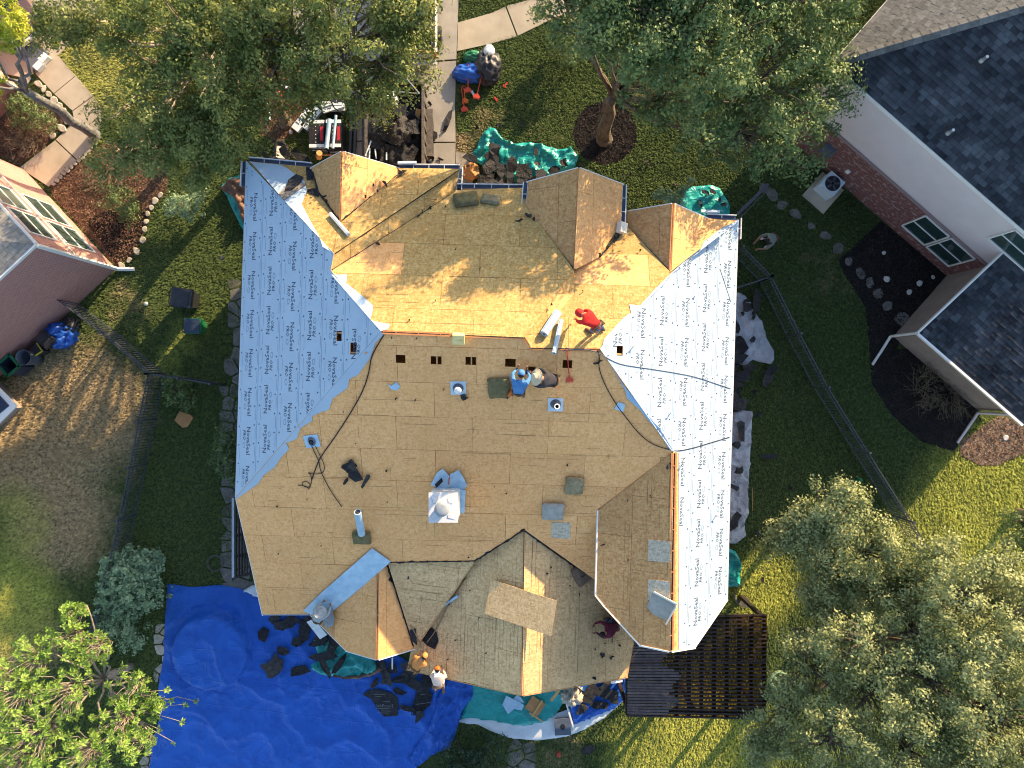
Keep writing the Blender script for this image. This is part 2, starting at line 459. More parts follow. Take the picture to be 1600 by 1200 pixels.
M['bark'] = mat('oak_bark', (.085, .065, .045), (.19, .155, .115), scale=7, rough=1, bump=.9, bscale=16, stretch=(1, 1, .4))
M['bark_pale'] = mat('pale_bark', (.26, .21, .16), (.42, .36, .29), scale=8, rough=.95, bump=.6, bscale=20)
M['bark_grey'] = mat('grey_bark', (.10, .105, .12), (.22, .215, .21), scale=6, rough=1, bump=.8, bscale=12)
M['glass'] = mat('window_glass', (.02, .045, .045), (.04, .075, .07), scale=1, rough=.06, spec=.9)
M['glass_dark'] = mat('dark_car_glass', (.01, .012, .018), rough=.05, spec=.9)
M['asphalt'] = mat('asphalt_shingle_dark', (.022, .026, .034), (.075, .082, .095), scale=.9, rough=.95, bump=.3, bscale=60, rnd=.45, isl=.45, spec=.2, detail=8)
M['asphalt_sunlit'] = mat('asphalt_shingle_sunlit', (.105, .105, .10), (.175, .17, .16), scale=9, rough=.95, bump=.3, bscale=60, rnd=.22, isl=.22, spec=.2)  # sunlit copy of the dark shingles, sunlight put into the colour
M['asphalt_pale'] = mat('asphalt_shingle_pale_grey', (.17, .17, .165), (.27, .265, .25), scale=7, rough=.95, bump=.3, bscale=60, isl=.2)
M['pergola'] = mat('dark_stained_wood', (.020, .015, .014), (.045, .032, .028), scale=4, rough=.6)
M['pergola_board'] = mat('sky_sheen_pergola_board', (.055, .042, .041), (.105, .082, .078), scale=4, rough=.5, spec=.5, rnd=.25)  # wood lightened to stand in for the sky reflected in it
M['plastic_black'] = mat('black_plastic', (.018, .02, .027), (.03, .033, .042), scale=3, rough=.45, spec=.5)
M['plastic_green'] = mat('green_plastic', (.01, .14, .065), (.015, .19, .09), scale=3, rough=.45, spec=.5)
M['plastic_navy'] = mat('navy_plastic', (.02, .03, .06), (.035, .05, .085), scale=3, rough=.4, spec=.5)
M['plastic_grey'] = mat('slate_grey_plastic', (.07, .09, .125), (.12, .14, .18), scale=3, rough=.5)
M['plastic_blue'] = mat('bright_blue_plastic', (.01, .08, .42), (.02, .12, .5), scale=3, rough=.35, spec=.5)
M['plastic_yellow'] = mat('yellow_plastic', (.55, .46, .05), rough=.5)
M['red'] = mat('red_painted_tool', (.50, .05, .03), (.58, .08, .045), scale=5, rough=.45)
M['orange'] = mat('orange_tool', (.60, .14, .02), rough=.45)
M['cardboard'] = mat('cardboard', (.40, .20, .075), (.48, .26, .11), scale=3, rough=.9)
M['paper'] = mat('paper_wrap', (.68, .66, .58), (.78, .74, .62), scale=4, rough=.8)
M['wrap_white'] = mat('white_shingle_wrap', (.60, .68, .74), (.74, .78, .80), scale=4, rough=.3, spec=.5)
M['wrap_black'] = mat('black_shingle_wrap', (.015, .015, .018), (.035, .03, .035), scale=9, rough=.35, spec=.5)
M['wrap_red'] = mat('red_shingle_wrap', (.45, .03, .045), rough=.35, spec=.5)
M['rope'] = mat('tan_rope', (.30, .20, .11), rough=.9)
M['carpaint'] = mat('mauve_bronze_car_paint', (.17, .115, .115), (.19, .125, .12), scale=1, rough=.28, spec=.6, metal=.3)
M['truckpaint'] = mat('silver_white_truck_paint', (.60, .60, .60), (.66, .65, .64), scale=1, rough=.3, spec=.5)
M['rust'] = mat('worn_grey_steel', (.075, .065, .06), (.15, .135, .12), scale=6, rough=.8, bump=.3)
M['trailer_in'] = mat('worn_black_steel', (.022, .022, .025), (.05, .045, .04), scale=5, rough=.7)
M['skin'] = mat('skin_brown', (.36, .19, .12), rough=.55)
M['hair'] = mat('dark_hair', (.015, .011, .009), rough=.6)
M['straw'] = mat('straw', (.58, .48, .33), (.68, .58, .42), scale=40, rough=.9, bump=.4, bscale=90, obj=True)
M['denim'] = mat('blue_denim', (.06, .10, .20), (.13, .19, .32), scale=8, rough=.9, obj=True)
M['c_red'] = mat('red_cotton', (.52, .02, .018), (.62, .03, .025), scale=5, rough=.9, obj=True)
M['c_blue'] = mat('blue_cotton', (.05, .17, .42), (.10, .26, .52), scale=5, rough=.9, obj=True)
M['c_tan'] = mat('tan_cotton', (.52, .21, .06), (.60, .27, .085), scale=5, rough=.9, obj=True)
M['c_pink'] = mat('pale_peach_cotton', (.66, .50, .41), (.72, .57, .47), scale=5, rough=.9, obj=True)
M['c_grey'] = mat('grey_cotton', (.27, .31, .33), (.36, .39, .41), scale=5, rough=.9, obj=True)
M['c_sage'] = mat('sage_grey_cotton', (.17, .20, .18), (.22, .25, .22), scale=5, rough=.9, obj=True)
M['c_maroon'] = mat('maroon_cotton', (.10, .012, .03), (.14, .02, .04), scale=5, rough=.9, obj=True)
M['c_dark'] = mat('charcoal_trousers', (.03, .03, .04), (.06, .055, .06), scale=5, rough=.9, obj=True)
M['c_plaid'] = mat('dark_red_plaid', (.02, .018, .02), (.22, .05, .03), scale=14, rough=.9, lo=.5, hi=.58, obj=True)
M['shoe'] = mat('brown_boot', (.16, .09, .05), rough=.8)
M['shoe_white'] = mat('white_shoe', (.70, .70, .70), rough=.7)
M['leaf_oak'] = mat('live_oak_leaf', (.085, .13, .025), (.29, .315, .095), scale=1.1, rough=.5, spec=.28, isl=0.22, transl=.22)
M['leaf_dark'] = mat('deep_green_oak_leaf', (.062, .12, .035), (.205, .27, .10), scale=1.1, rough=.5, spec=.28, isl=0.22, transl=.2)  # oak leaf in a deeper green
M['leaf_olive'] = mat('olive_oak_leaf', (.13, .165, .055), (.385, .415, .185), scale=1.0, rough=.5, spec=.28, isl=0.2, transl=.2)
M['leaf_lime'] = mat('lime_green_leaf', (.19, .33, .05), (.33, .47, .10), scale=1.5, rough=.5, spec=.28, isl=.3, transl=.3)
M['leaf_sage'] = mat('sage_shrub_leaf', (.19, .30, .17), (.30, .42, .25), scale=2, rough=.55, spec=.3, isl=.25, transl=.15)
M['leaf_shrub'] = mat('garden_shrub_leaf', (.09, .15, .05), (.17, .23, .09), scale=2, rough=.5, isl=.35, transl=.2)
M['leaf_pine'] = mat('bright_needle', (.30, .38, .03), (.50, .50, .06), scale=2, rough=.5, isl=.3, transl=.3)
M['leaf_flower'] = mat('blue_green_foliage', (.025, .055, .025), (.06, .10, .05), scale=3, rough=.5, isl=.35, transl=.1)
M['petal'] = mat('lavender_petal', (.30, .30, .48), rough=.7)
M['twig'] = mat('dry_twig', (.16, .12, .08), (.26, .20, .14), scale=6, rough=1)
# ------------------------------------------------------------------ the house being re-roofed
house = empty('house', P(800, 620, 0), 'large hip roofed house stripped to bare boards with two sides under white sheeting', 'house')
def hpart(o): return adopt(o, house)

PS = lplane(8.2, 0, 0, .49, 1.45)
PW = lplane(8.2, .51, -3.98, 0, 0)
PNL = lplane(8.2, 0, 0, -.49, 1.45)
PNW = lplane(8.47, 0, 0, -.49, 1.45)
PNR = lplane(8.05, 0, 0, -.49, 1.147)
PE = lplane(8.05, -.59, 2.67, 0, 0)
PR_ = lplane(6.5, .477, 5.295, 0, 0)
PML = lplane(4.93, .49, .70, 0, 0)
PMR = lplane(4.93, -.49, .70, 0, 0)
PPL = lplane(4.2, .49, -4.54, 0, 0)
def ray_fit(v):                                    # v: (px, py, z) corners
    return fitplane([P(*q) for q in v])
PPR = ray_fit([(590, 888, 4.2), (589, 1031, 4.2), (645, 1014, 3.2)])
PQ = ray_fit([(606, 880, 4.15), (742, 877, 4.3), (648, 1013, 3.2)])
PAL = lplane(6.75, .65, -5.67, 0, 0); PAR = lplane(6.75, -.65, -5.67, 0, 0)
PCL = lplane(7.1, .65, 1.95, 0, 0); PCR = lplane(7.1, -.65, 1.95, 0, 0)
PDL = lplane(6.75, .65, 4.97, 0, 0); PDR = lplane(6.75, -.65, 4.97, 0, 0)
PES = ray_fit([(718, 264, 5.5), (522, 396, 7.28), (517, 422, 7.26), (712, 297, 5.6)])
PST = ray_fit([(820, 527, 8.15), (829, 543, 8.05), (898, 458, 7.17), (897, 422, 7.1)])

# name: plane, outline in the photograph, board material, lumber-row offset
FACETS = [
    ('west',  PW,  [(385, 251), (522, 396), (517, 422), (595, 518), (368, 777)], 'osb', 0.0),
    ('east',  PE,  [(940, 545), (1047, 425), (1148, 343), (1153, 343), (1140, 760), (1136, 938), (1085, 1012), (1048, 1018), (1052, 705)], 'osb', .4),
    ('south', PS,  [(595, 518), (820, 527), (829, 543), (940, 545), (1052, 705), (934, 796), (938, 912), (820, 828), (742, 877), (606, 880), (590, 888), (483, 959), (410, 960), (368, 777)], 'osb', .3),
    ('north', PNL, [(517, 422), (595, 518), (820, 527), (897, 422), (822, 322), (822, 293), (712, 297)], 'osb_sun', .2),
    ('garage', PNW, [(388, 252), (488, 261), (497, 300), (532, 347), (628, 268), (620, 262), (718, 264), (522, 396)], 'osb_sun', .5),
    ('garage_return', PES, [(718, 264), (522, 396), (517, 422), (712, 297)], 'osb_sun', .1),
    ('step', PST, [(820, 527), (829, 543), (898, 458), (897, 422)], 'osb_sun', .6),
    ('north_right', PNR, [(829, 543), (940, 545), (1047, 425), (977, 350), (970, 350), (936, 402), (897, 422), (898, 458)], 'osb_sun', .8),
    ('north_corner', PNR, [(1104, 341), (1150, 345), (1047, 425)], 'osb', .8),
    ('gable_a_west', PAL, [(534, 236), (532, 347), (497, 300), (486, 262)], 'osb_red', 0),
    ('gable_a_east', PAR, [(534, 236), (532, 347), (628, 268), (622, 262)], 'osb', .3),
    ('gable_c_west', PCL, [(905, 262), (897, 422), (822, 322), (825, 284)], 'osb_red', .2),
    ('gable_c_east', PCR, [(905, 262), (897, 422), (936, 402), (970, 350), (973, 288)], 'osb', .5),
    ('gable_d_west', PDL, [(1052, 318), (1047, 425), (977, 350), (977, 331)], 'osb_red', .7),
    ('gable_d_east', PDR, [(1053, 318), (1047, 425), (1105, 341)], 'osb', .9),
    ('wing_west', PR_, [(1052, 705), (1047, 1018), (1000, 1008), (945, 948), (930, 931), (933, 800), (936, 795)], 'osb_red', .2),
    ('porch_west', PML, [(742, 877), (820, 828), (816, 1087), (636, 1046), (642, 1018), (648, 1013)], 'osb_pale', .3),
    ('porch_east', PMR, [(820, 828), (968, 932), (990, 1002), (980, 1058), (816, 1087)], 'osb_pale', .6),
    ('cricket', PQ, [(606, 880), (742, 877), (648, 1013)], 'osb_pale', .1),
    ('hip_west', PPL, [(590, 888), (589, 1031), (541, 1017), (483, 959)], 'osb', .4),
    ('hip_east', PPR, [(590, 888), (589, 1031), (648, 1013), (606, 880)], 'osb', .2),
]
FP = {f[0]: f[1] for f in FACETS}

def to_uv(pl, px, lift=0.0):
    u, v = pl.uv(); o = Vector((0, 0, pl.a))
    out = []
    for q in px:
        p = pl.at(q[0], q[1], lift) - o
        out.append((p.dot(u), p.dot(v)))
    return out
def from_uv(pl, q, lift=0.0):
    u, v = pl.uv(); return Vector((0, 0, pl.a)) + u * q[0] + v * q[1] + pl.n() * lift

# openings cut for roof vents: facet, px centre, size (along u, along v), rafter showing inside
HOLES = [('south', 626, 561, .29, .27, 0), ('south', 681.5, 563, .33, .27, 1), ('south', 735.5, 564, .32, .27, 1), ('south', 797.5, 567, .32, .27, 0),
         ('south', 886.5, 569, .29, .27, 0), ('south', 829, 579, .30, .27, 0),
         ('west', 530, 525, .31, .21, 1), ('west', 552.5, 544.5, .36, .25, 2), ('east', 968, 548, .30, .24, 1)]
hole_rects = {}
for f, px, py, w, h, raf in HOLES:
    pl = FP[f]; (u, v), = to_uv(pl, [(px, py)])
    hole_rects.setdefault(f, []).append((u - w / 2, u + w / 2, v - h / 2, v + h / 2))

TH = .018
for name, pl, px, mname, off in FACETS:
    slope = empty('roof_slope', (0, 0, 0)); slope.parent = house; slope.matrix_parent_inverse = Matrix.Translation(-Vector(house.location))
    poly = to_uv(pl, px)
    us = [p[0] for p in poly]; vs_ = [p[1] for p in poly]
    W_, H_ = 2.44, 1.22
    row = 0
    v = min(vs_)
    while v < max(vs_):
        u = min(us) - W_ + (off * W_ + row * W_ * .5 + rng.uniform(-.15, .15)) % W_
        while u < max(us):
            g = rng.uniform(.003, .006)
            c = clean(clip_rect(poly, u + g, u + W_ - g, v + g, v + H_ - g))
            if len(c) > 2 and area2(c) > .004:
                pieces = minus_rects(c, hole_rects.get(name, []))
                b = MB()
                jit = rng.uniform(-.002, .002)
                tilt = rng.uniform(-.0015, .0015)
                for pc in pieces:
                    pc = clean(pc)
                    if len(pc) < 3: continue
                    b.prism([from_uv(pl, q, jit + tilt * (q[0] - u)) for q in pc], -pl.n() * TH)
                if b.v:
                    mm = mname
                    if mname == 'osb' and rng.random() < .05: mm = 'osb_red'
                    if mname == 'osb_sun' and rng.random() < .12: mm = 'osb'
                    b.build('osb_panel', M[mm], slope)
            u += W_
        v += H_; row += 1

# rafters seen through the openings
for f, px, py, w, h, raf in HOLES:
    if not raf: continue
    b = MB()
    pl = FP[f]; (u, v), = to_uv(pl, [(px, py)])
    if f == 'south': a, c = (u + .02, v - .5), (u + .02, v + .5)
    elif raf == 2: a, c = (u - .5, v - .02), (u + .5, v - .02); a = (u + .13, v - .5); c = (u + .13, v + .5)
    else: a, c = (u - .1, v - .5), (u - .1, v + .5)
    b.bar(from_uv(pl, a, -.055), from_uv(pl, c, -.055), .04, .07, up=pl.n())
    hpart(b.build('rafter', M['lumber']))

# walls below the eaves
def wall_uv(o):
    me = o.data
    uvl = me.uv_layers.new(name='UVMap')
    for p in me.polygons:
        n = p.normal
        t = Vector((-n.y, n.x, 0))
        if t.length < .1: t = Vector((1, 0, 0))
        t.normalize()
        for li in p.loop_indices:
            co = me.vertices[me.loops[li].vertex_index].co
            uvl.data[li].uv = (co.dot(t), co.z)
b = MB()
foot = [(-8.75, 7.0, 5.2), (-3.9, 7.0, 5.2), (-2.2, 7.0, 5.0), (-2.2, 6.2, 5.0), (.7, 6.2, 5.2), (.9, 6.4, 5.4), (3.5, 6.3, 5.4), (3.8, 5.3, 5.2), (7.0, 5.0, 5.0),
        (6.9, -7.3, 4.7), (6.3, -8.1, 5.2), (4.3, -8.1, 5.2), (3.7, -7.4, 4.7), (3.7, -10.1, 3.0), (-3.0, -9.9, 2.9), (-3.1, -9.2, 3.0), (-5.6, -9.1, 3.2), (-7.0, -8.1, 3.0), (-8.9, -8.1, 2.9), (-8.85, -3.6, 5.0)]
fv = [Vector((x, y, 0)) for x, y, z in foot] + [Vector((x, y, z)) for x, y, z in foot]
n_ = len(foot)
b.add(fv, [((i + 1) % n_, i, i + n_, (i + 1) % n_ + n_) for i in range(n_)])
w = hpart(b.build('wall', M['brick_house'])); wall_uv(w)
# attic floor, dark because the attic above it is closed
b = MB(); b.prism([Vector((x * .99, y * .99, 2.4)) for x, y, z in foot], (0, 0, -.1)); hpart(b.build('ceiling_deck', M['lumber']))

# fascia boards along the outer roof edges and white drip edging
def edge_board(pl, pts, name, m, w=.025, h=.19, lift=-.012, drop=.11):
    b = MB()
    q = [pl.at(x, y, lift) for x, y in pts]
    for i in range(len(q) - 1):
        b.bar(q[i] - Vector((0, 0, drop)), q[i + 1] - Vector((0, 0, drop)), w, h)
    return hpart(b.build(name, m))
edge_board(PW, [(384.5, 251), (367.5, 777)], 'fascia', M['trim'])
edge_board(PS, [(367.5, 777), (409.5, 961), (483, 961)], 'fascia', M['trim'])
edge_board(PPL, [(483, 960), (541, 1018), (589, 1032)], 'fascia', M['trim'], w=.03)
edge_board(PPR, [(589, 1032), (646, 1015)], 'fascia', M['trim'], w=.04)
edge_board(PML, [(636, 1047), (816, 1088)], 'fascia', M['lumber'])
edge_board(PMR, [(816, 1088), (980, 1059), (991, 1002)], 'fascia', M['lumber'])
edge_board(PR_, [(934, 797), (930.5, 931), (945, 949), (1000, 1009), (1047, 1019)], 'drip_edge', M['trim'], w=.045, lift=.012, drop=.09)
edge_board(PE, [(1048, 1019), (1085, 1013), (1136.5, 938), (1140.5, 760), (1153.5, 343)], 'drip_edge', M['trim'], w=.035, lift=.012, drop=.09)
for pl, e in ((PAL, [(486, 262), (534, 236)]), (PAR, [(534, 236), (622, 262)]), (PCL, [(825, 283.5), (905, 261.5)]), (PCR, [(905, 261.5), (973, 287.5)]), (PDL, [(977, 330.5), (1052, 317.5)]), (PDR, [(1053, 317.5), (1105, 340.5)])):
    edge_board(pl, e, 'fascia', M['trim'], w=.04)
edge_board(PCL, [(825, 284), (822, 322)], 'fascia', M['trim'])
edge_board(PCR, [(973, 288), (970, 350)], 'fascia', M['trim'])
edge_board(PDL, [(977, 331), (977, 350)], 'fascia', M['trim'])

# gable end walls of the front dormers and rear wings
b = MB()
for pl1, pl2, l, t, r in ((PAL, PAR, (490, 264), (534, 239), (618, 264)), (PCL, PCR, (828, 285), (905, 264), (970, 289)), (PDL, PDR, (980, 332), (1052, 320), (1103, 341))):
    a, c, d = pl1.at(*l, -.06), pl1.at(*t, -.06), pl2.at(*r, -.06)
    off = Vector((0, -.15, 0))
    b.add([a + off, c + off, d + off, Vector((d.x, d.y - .15, 3.5)), Vector((a.x, a.y - .15, 3.5))], [(0, 4, 3, 2, 1)])
hpart(b.build('gable_wall', M['trim']))

# box gutters, bronze inside with pale lips
def gutter(pts3, out):
    """open trough along pts3 (inner top edge) reaching outwards by the vector list out"""
    b = MB()
    for i in range(len(pts3) - 1):
        a, c = Vector(pts3[i]), Vector(pts3[i + 1]); o = Vector(out[i]).normalized()
        w, h = .15, .11
        dn = Vector((0, 0, -h))
        b.bar(a + o * (w / 2) + dn, c + o * (w / 2) + dn, w, .012, mi=0)
        b.bar(a + o * .004 + dn / 2, c + o * .004 + dn / 2, .012, h, mi=0)
        b.bar(a + o * w + dn / 2, c + o * w + dn / 2, .028, h, mi=1)
        L = (c - a).length; k = int(L / .65)
        for j in range(1, k + 1):
            m_ = a + (c - a) * (j / (k + 1))
            b.bar(m_ - Vector((0, 0, .01)), m_ + o * w - Vector((0, 0, .01)), .02, .006, mi=1)
    return hpart(b.build('gutter', [M['gutter_in'], M['trim']]))
def gp(pl, x, y): return pl.at(x, y, -.03)
gutter([gp(PNW, 388, 252), gp(PNW, 486, 261)], [(0.03, 1, 0)])
gutter([gp(PNW, 622, 263), gp(PNW, 718, 264)], [(.03, 1, 0)])
gutter([gp(PNL, 716, 262), gp(PNL, 714, 297)], [(1, -.03, 0)])
gutter([gp(PNL, 714, 294), gp(PNL, 822, 295)], [(.03, 1, 0)])
gutter([gp(PCL, 825, 284), gp(PCL, 822, 322)], [(-1, 0, 0)])
gutter([gp(PCR, 972, 288), gp(PCR, 970, 352)], [(1, 0, 0)])
gutter([gp(PNR, 1105, 341), gp(PNR, 1151, 343)], [(.03, 1, 0)])
gutter([gp(PE, 1152, 340), gp(PE, 1151, 373)], [(1, -.03, 0)])
gutter([gp(PW, 384, 251), gp(PW, 382, 290)], [(-1, .03, 0)])

# ridge slots left open for the ridge vent: two raw board edges with a dark gap between
def ridge_slot(a, b_, gap=.05, w=.06, dirv=None, names=('lumber_red', 'lumber_red'), blocks=5, lift=.008):
    a, b_ = Vector(a), Vector(b_); d = (b_ - a).normalized(); s = Vector((d.y, -d.x, 0)).normalized()
    m = MB()
    for k in (-1, 1):
        o = s * k * (gap / 2 + w / 2)
        m.bar(a + o + Vector((0, 0, lift)), b_ + o + Vector((0, 0, lift)), w, .02, mi=0)
    m.bar(a + Vector((0, 0, lift - .006)), b_ + Vector((0, 0, lift - .006)), gap, .01, mi=1)
    for k in range(blocks):
        t = (k + .6) / (blocks + .3); p = a + (b_ - a) * t
        m.bar(p - s * gap * .6 + Vector((0, 0, lift + .004)), p + s * gap * .6 + Vector((0, 0, lift + .004)), .03, .02, mi=0)
    return hpart(m.build('ridge_slot', [M['lumber_red'], M['black']]))
ridge_slot(PS.at(598, 519), PS.at(818, 527.5), gap=.028, w=.045, blocks=6)
ridge_slot(PS.at(819, 528), PS.at(829, 543.5), gap=.015, w=.03, blocks=0)
ridge_slot(PS.at(829, 544), PS.at(938, 546.5), gap=.02, w=.03, blocks=3)
ridge_slot(PE.at(1053, 708), PE.at(1048, 1016), gap=.075, w=.05, blocks=9)
ridge_slot(PML.at(820, 830), PML.at(816, 1086), gap=.05, w=.022, blocks=8)
ridge_slot(PPL.at(590.5, 896), PPL.at(589, 1030), gap=.03, w=.03, blocks=3)
ridge_slot(PCL.at(905, 263), PCL.at(897.5, 420), gap=.012, w=.03, blocks=0)
ridge_slot(PDL.at(1052, 319), PDL.at(1047, 423), gap=.015, w=.04, blocks=0)
ridge_slot(PAL.at(534, 237), PAL.at(532, 346), gap=.012, w=.02, blocks=0)
# fresh yellow board strip beside the rear wing ridge
b = MB(); q = [PE.at(*p, .006) for p in ((1053.5, 708), (1058.5, 708), (1056, 1010), (1050, 1014))]; b.prism(q, -PE.n() * .006); hpart(b.build('edge_strip', M['osb_sun']))

# torn felt left in the valleys and along joints
def ragged_strip(pts, w, m, name='valley_felt', seed=0, seg=.11, h=.006):
    r_ = random.Random(seed); b = MB()
    for i in range(len(pts) - 1):
        a, c = Vector(pts[i]), Vector(pts[i + 1]); L = (c - a).length; n = max(2, int(L / seg)); d = (c - a) / n
        s = Vector((d.y, -d.x, 0)).normalized()
        prev = None
        ring = []
        for k in range(n + 1):
            wl, wr = w * r_.uniform(.35, 1.0), w * r_.uniform(.35, 1.0)
            if r_.random() < .12: wl *= r_.uniform(1.5, 3.2)
            if r_.random() < .08: wr *= r_.uniform(1.5, 3.0)
            p = a + d * k
            ring.append((p - s * wl, p + s * wr + Vector((0, 0, .0))))
        vv = []; ff = []
        for l, r2 in ring: vv += [l + Vector((0, 0, h)), r2 + Vector((0, 0, h))]
        for k in range(n): ff.append((2 * k, 2 * k + 1, 2 * k + 3, 2 * k + 2))
        b.add(vv, ff)
    return hpart(b.build(name, M[m]))
def on(pl, pts, lift=.02): return [pl.at(x, y, lift) for x, y in pts]
ragged_strip(on(PS, [(604, 879), (742, 876.5), (820, 827)]), .035, 'felt', seed=1)
ragged_strip(on(PMR, [(820, 829), (905, 890)]), .045, 'felt', seed=2)
ragged_strip(on(PPR, [(606, 884), (625, 940), (647, 1010)], .03), .06, 'felt', seed=3)
ragged_strip(on(PCL, [(824, 330), (896, 420)], .02), .022, 'felt', seed=4)
ragged_strip(on(PCR, [(968, 366), (937, 402)], .02), .03, 'felt', seed=5)
ragged_strip(on(PDL, [(982, 356), (1045, 422)], .02), .022, 'felt', seed=6)
ragged_strip(on(PES, [(522, 397), (664, 302), (716, 266)], .012), .016, 'felt', seed=7, seg=.3)
ragged_strip(on(PNL, [(518, 422), (640, 345), (712, 298)], .015), .012, 'felt', seed=8, seg=.3)
ragged_strip(on(PAR, [(533, 345), (590, 300), (628, 268)], .02), .03, 'felt', seed=9)
ragged_strip(on(PAL, [(488, 268), (497, 300), (530, 344)], .02), .04, 'felt', seed=10)
ragged_strip(on(PR_, [(936, 796), (1051, 706)], .008), .010, 'lumber_red', 'joint_line', seed=11, seg=.3)
ragged_strip(on(PQ, [(741, 879), (650, 1012)], .012), .014, 'lumber', 'joint_line', seed=12, seg=.3)
ragged_strip(on(PNL, [(820, 526), (862, 473), (896, 424)], .010), .010, 'lumber_red', 'joint_line', seed=13, seg=.4)

# ------------------------------------------------------------------ printed white underlayment
def text_mesh(body, size, shear=0.0, bold=0.0):
    cu = bpy.data.curves.new('lettering', 'FONT'); cu.body = body; cu.size = size; cu.shear = shear; cu.offset = bold
    cu.align_x = 'CENTER'; cu.align_y = 'CENTER'; cu.resolution_u = 1
    o = bpy.data.objects.new('lettering', cu); COL.objects.link(o)
    bpy.context.view_layer.update()
    me = bpy.data.meshes.new_from_object(o.evaluated_get(bpy.context.evaluated_depsgraph_get()))
    v = [tuple(x.co) for x in me.vertices]; f = [tuple(p.vertices) for p in me.polygons]
    bpy.data.objects.remove(o); bpy.data.curves.remove(cu); bpy.data.meshes.remove(me)
    return v, f
T1 = text_mesh('NovaSeal', .24, 0, .0015)
T2 = text_mesh('PRO', .18, .22, .0015)
x0 = min(v[0] for v in T1[0]); x1 = max(v[0] for v in T1[0]); sc = .92 / (x1 - x0)
T1 = ([(v[0] * sc, v[1], 0) for v in T1[0]], T1[1])

def printed(pl, poly_uv, courses, dv, v0, flip0, par_list, lift, seed):
    r_ = random.Random(seed)
    txt, nails, soft = [], MB(), MB()
    us = [p[0] for p in poly_uv]
    for i in range(courses):
        va = v0 + i * dv
        flip = (i + flip0) % 2
        s = -1 if flip else 1
        u = min(us) + r_.uniform(0, 1.3)
        L = lift + .0022
        while u < max(us):
            cx, cy = u, va + dv * .5
            def place(T, du, dvv, mb, need=True):
                vv = []
                for x, y, z in T[0]:
                    vv.append((cx + s * (x + du), cy + s * (y + dvv)))
                # keep only whole letters that lie on the sheet
                fs = [f for f in T[1] if all(inside(poly_uv, *vv[k]) and va < vv[k][1] < va + dv for k in f)]
                if fs:
                    used = sorted({k for f in fs for k in f}); mp = {k: j for j, k in enumerate(used)}
                    mb.add([from_uv(pl, vv[k], L) for k in used], [tuple(mp[k] for k in f) for f in fs])
            w1 = MB(); place(T1, 0, .075, w1); place(T2, -.19, -.115, w1)
            if len(w1.f) > 60: txt.append(w1)
            ring = [(.085 * math.cos(t) * (1.25 if k % 2 else .75) + .16, .05 * math.sin(t) - .12) for k, t in enumerate([j * math.pi / 6 for j in range(12)])]
            for k in range(12):
                p, q = ring[k], ring[(k + 1) % 12]
                p = (cx + s * p[0], cy + s * p[1]); q = (cx + s * q[0], cy + s * q[1])
                if inside(poly_uv, *p) and inside(poly_uv, *q):
                    soft.bar(from_uv(pl, p, L), from_uv(pl, q, L), .014, .001, up=pl.n())
            u += 1.3
        # lay lines and cap nails
        for off in (.10, dv - .12):
            n0 = min(us) + r_.uniform(0, .5)
            while n0 < max(us):
                c = (n0, va + off)
                if inside(poly_uv, *c):
                    ctr = from_uv(pl, c, L); uu, vv_ = pl.uv()
                    nails.add([ctr + (uu * math.cos(t) + vv_ * math.sin(t)) * .027 + pl.n() * .004 for t in [j * math.pi / 3 for j in range(6)]], [(0, 1, 2, 3, 4, 5)])
                a, c2 = (n0 + .08, va + off + .05), (n0 + .46, va + off + .05)
                if inside(poly_uv, *a) and inside(poly_uv, *c2):
                    soft.bar(from_uv(pl, a, L), from_uv(pl, c2, L), .010, .001, up=pl.n())
                n0 += .62
        for k in range(int((max(us) - min(us)) * 3)):
            c = (r_.uniform(min(us), max(us)), va + r_.uniform(0, dv))
            if inside(poly_uv, *c): soft.box(from_uv(pl, c, L), (.018, .018, .002))
    return txt, nails, soft

def courses(name, pl, px, dv, n, flip0, seed, hole_key):
    poly = to_uv(pl, px)
    v0 = min(p[1] for p in poly)
    sheet = empty('underlayment', (0, 0, 0)); sheet.parent = house; sheet.matrix_parent_inverse = Matrix.Translation(-Vector(house.location))
    r_ = random.Random(seed)
    for i in range(n):
        c = clean(clip_rect(poly, -99, 99, v0 + i * dv, v0 + (i + 1) * dv - .002))
        if len(c) < 3: continue
        b = MB()
        for pc in minus_rects(c, hole_rects.get(hole_key, [])):
            pc = clean(pc)
            if len(pc) > 2: b.prism([from_uv(pl, q, .010 + .0025 * (q[1] - v0 - i * dv < dv * .5)) for q in pc], -pl.n() * .004)
        b.build('underlayment_course', M['under'], sheet)
    lap = MB()
    us_ = [p[0] for p in poly]
    for i in range(1, n):
        a = min(us_)
        while a < max(us_):
            q0, q1 = (a, v0 + i * dv - .012), (a + .12, v0 + i * dv - .012)
            if inside(poly, *q0) and inside(poly, *q1): lap.bar(from_uv(pl, q0, .0135), from_uv(pl, q1, .0135), .012, .001, up=pl.n())
            a += .12
    k = lap.build('lap_line', M['print_soft'], sheet); k['kind'] = 'stuff'
    t, na, so = printed(pl, poly, n, dv, v0, flip0, None, .0125, seed)
    for w1 in t: w1.build('printed_lettering', M['print'], sheet)
    k = so.build('printed_line', M['print_soft'], sheet); k['kind'] = 'stuff'
    k = na.build('cap_nail', M['capnail'], sheet); k['kind'] = 'stuff'
    return sheet
courses('west', PW, FACETS[0][2], .90, 7, 0, 3, 'west')
courses('east', PE, [(937, 545), (990, 486), (1047, 428), (1128, 353), (1153, 343), (1140, 760), (1136, 938), (1085, 1012), (1060, 1015), (1060, 708), (1049, 704)], .93, 7, 1, 5, 'east')

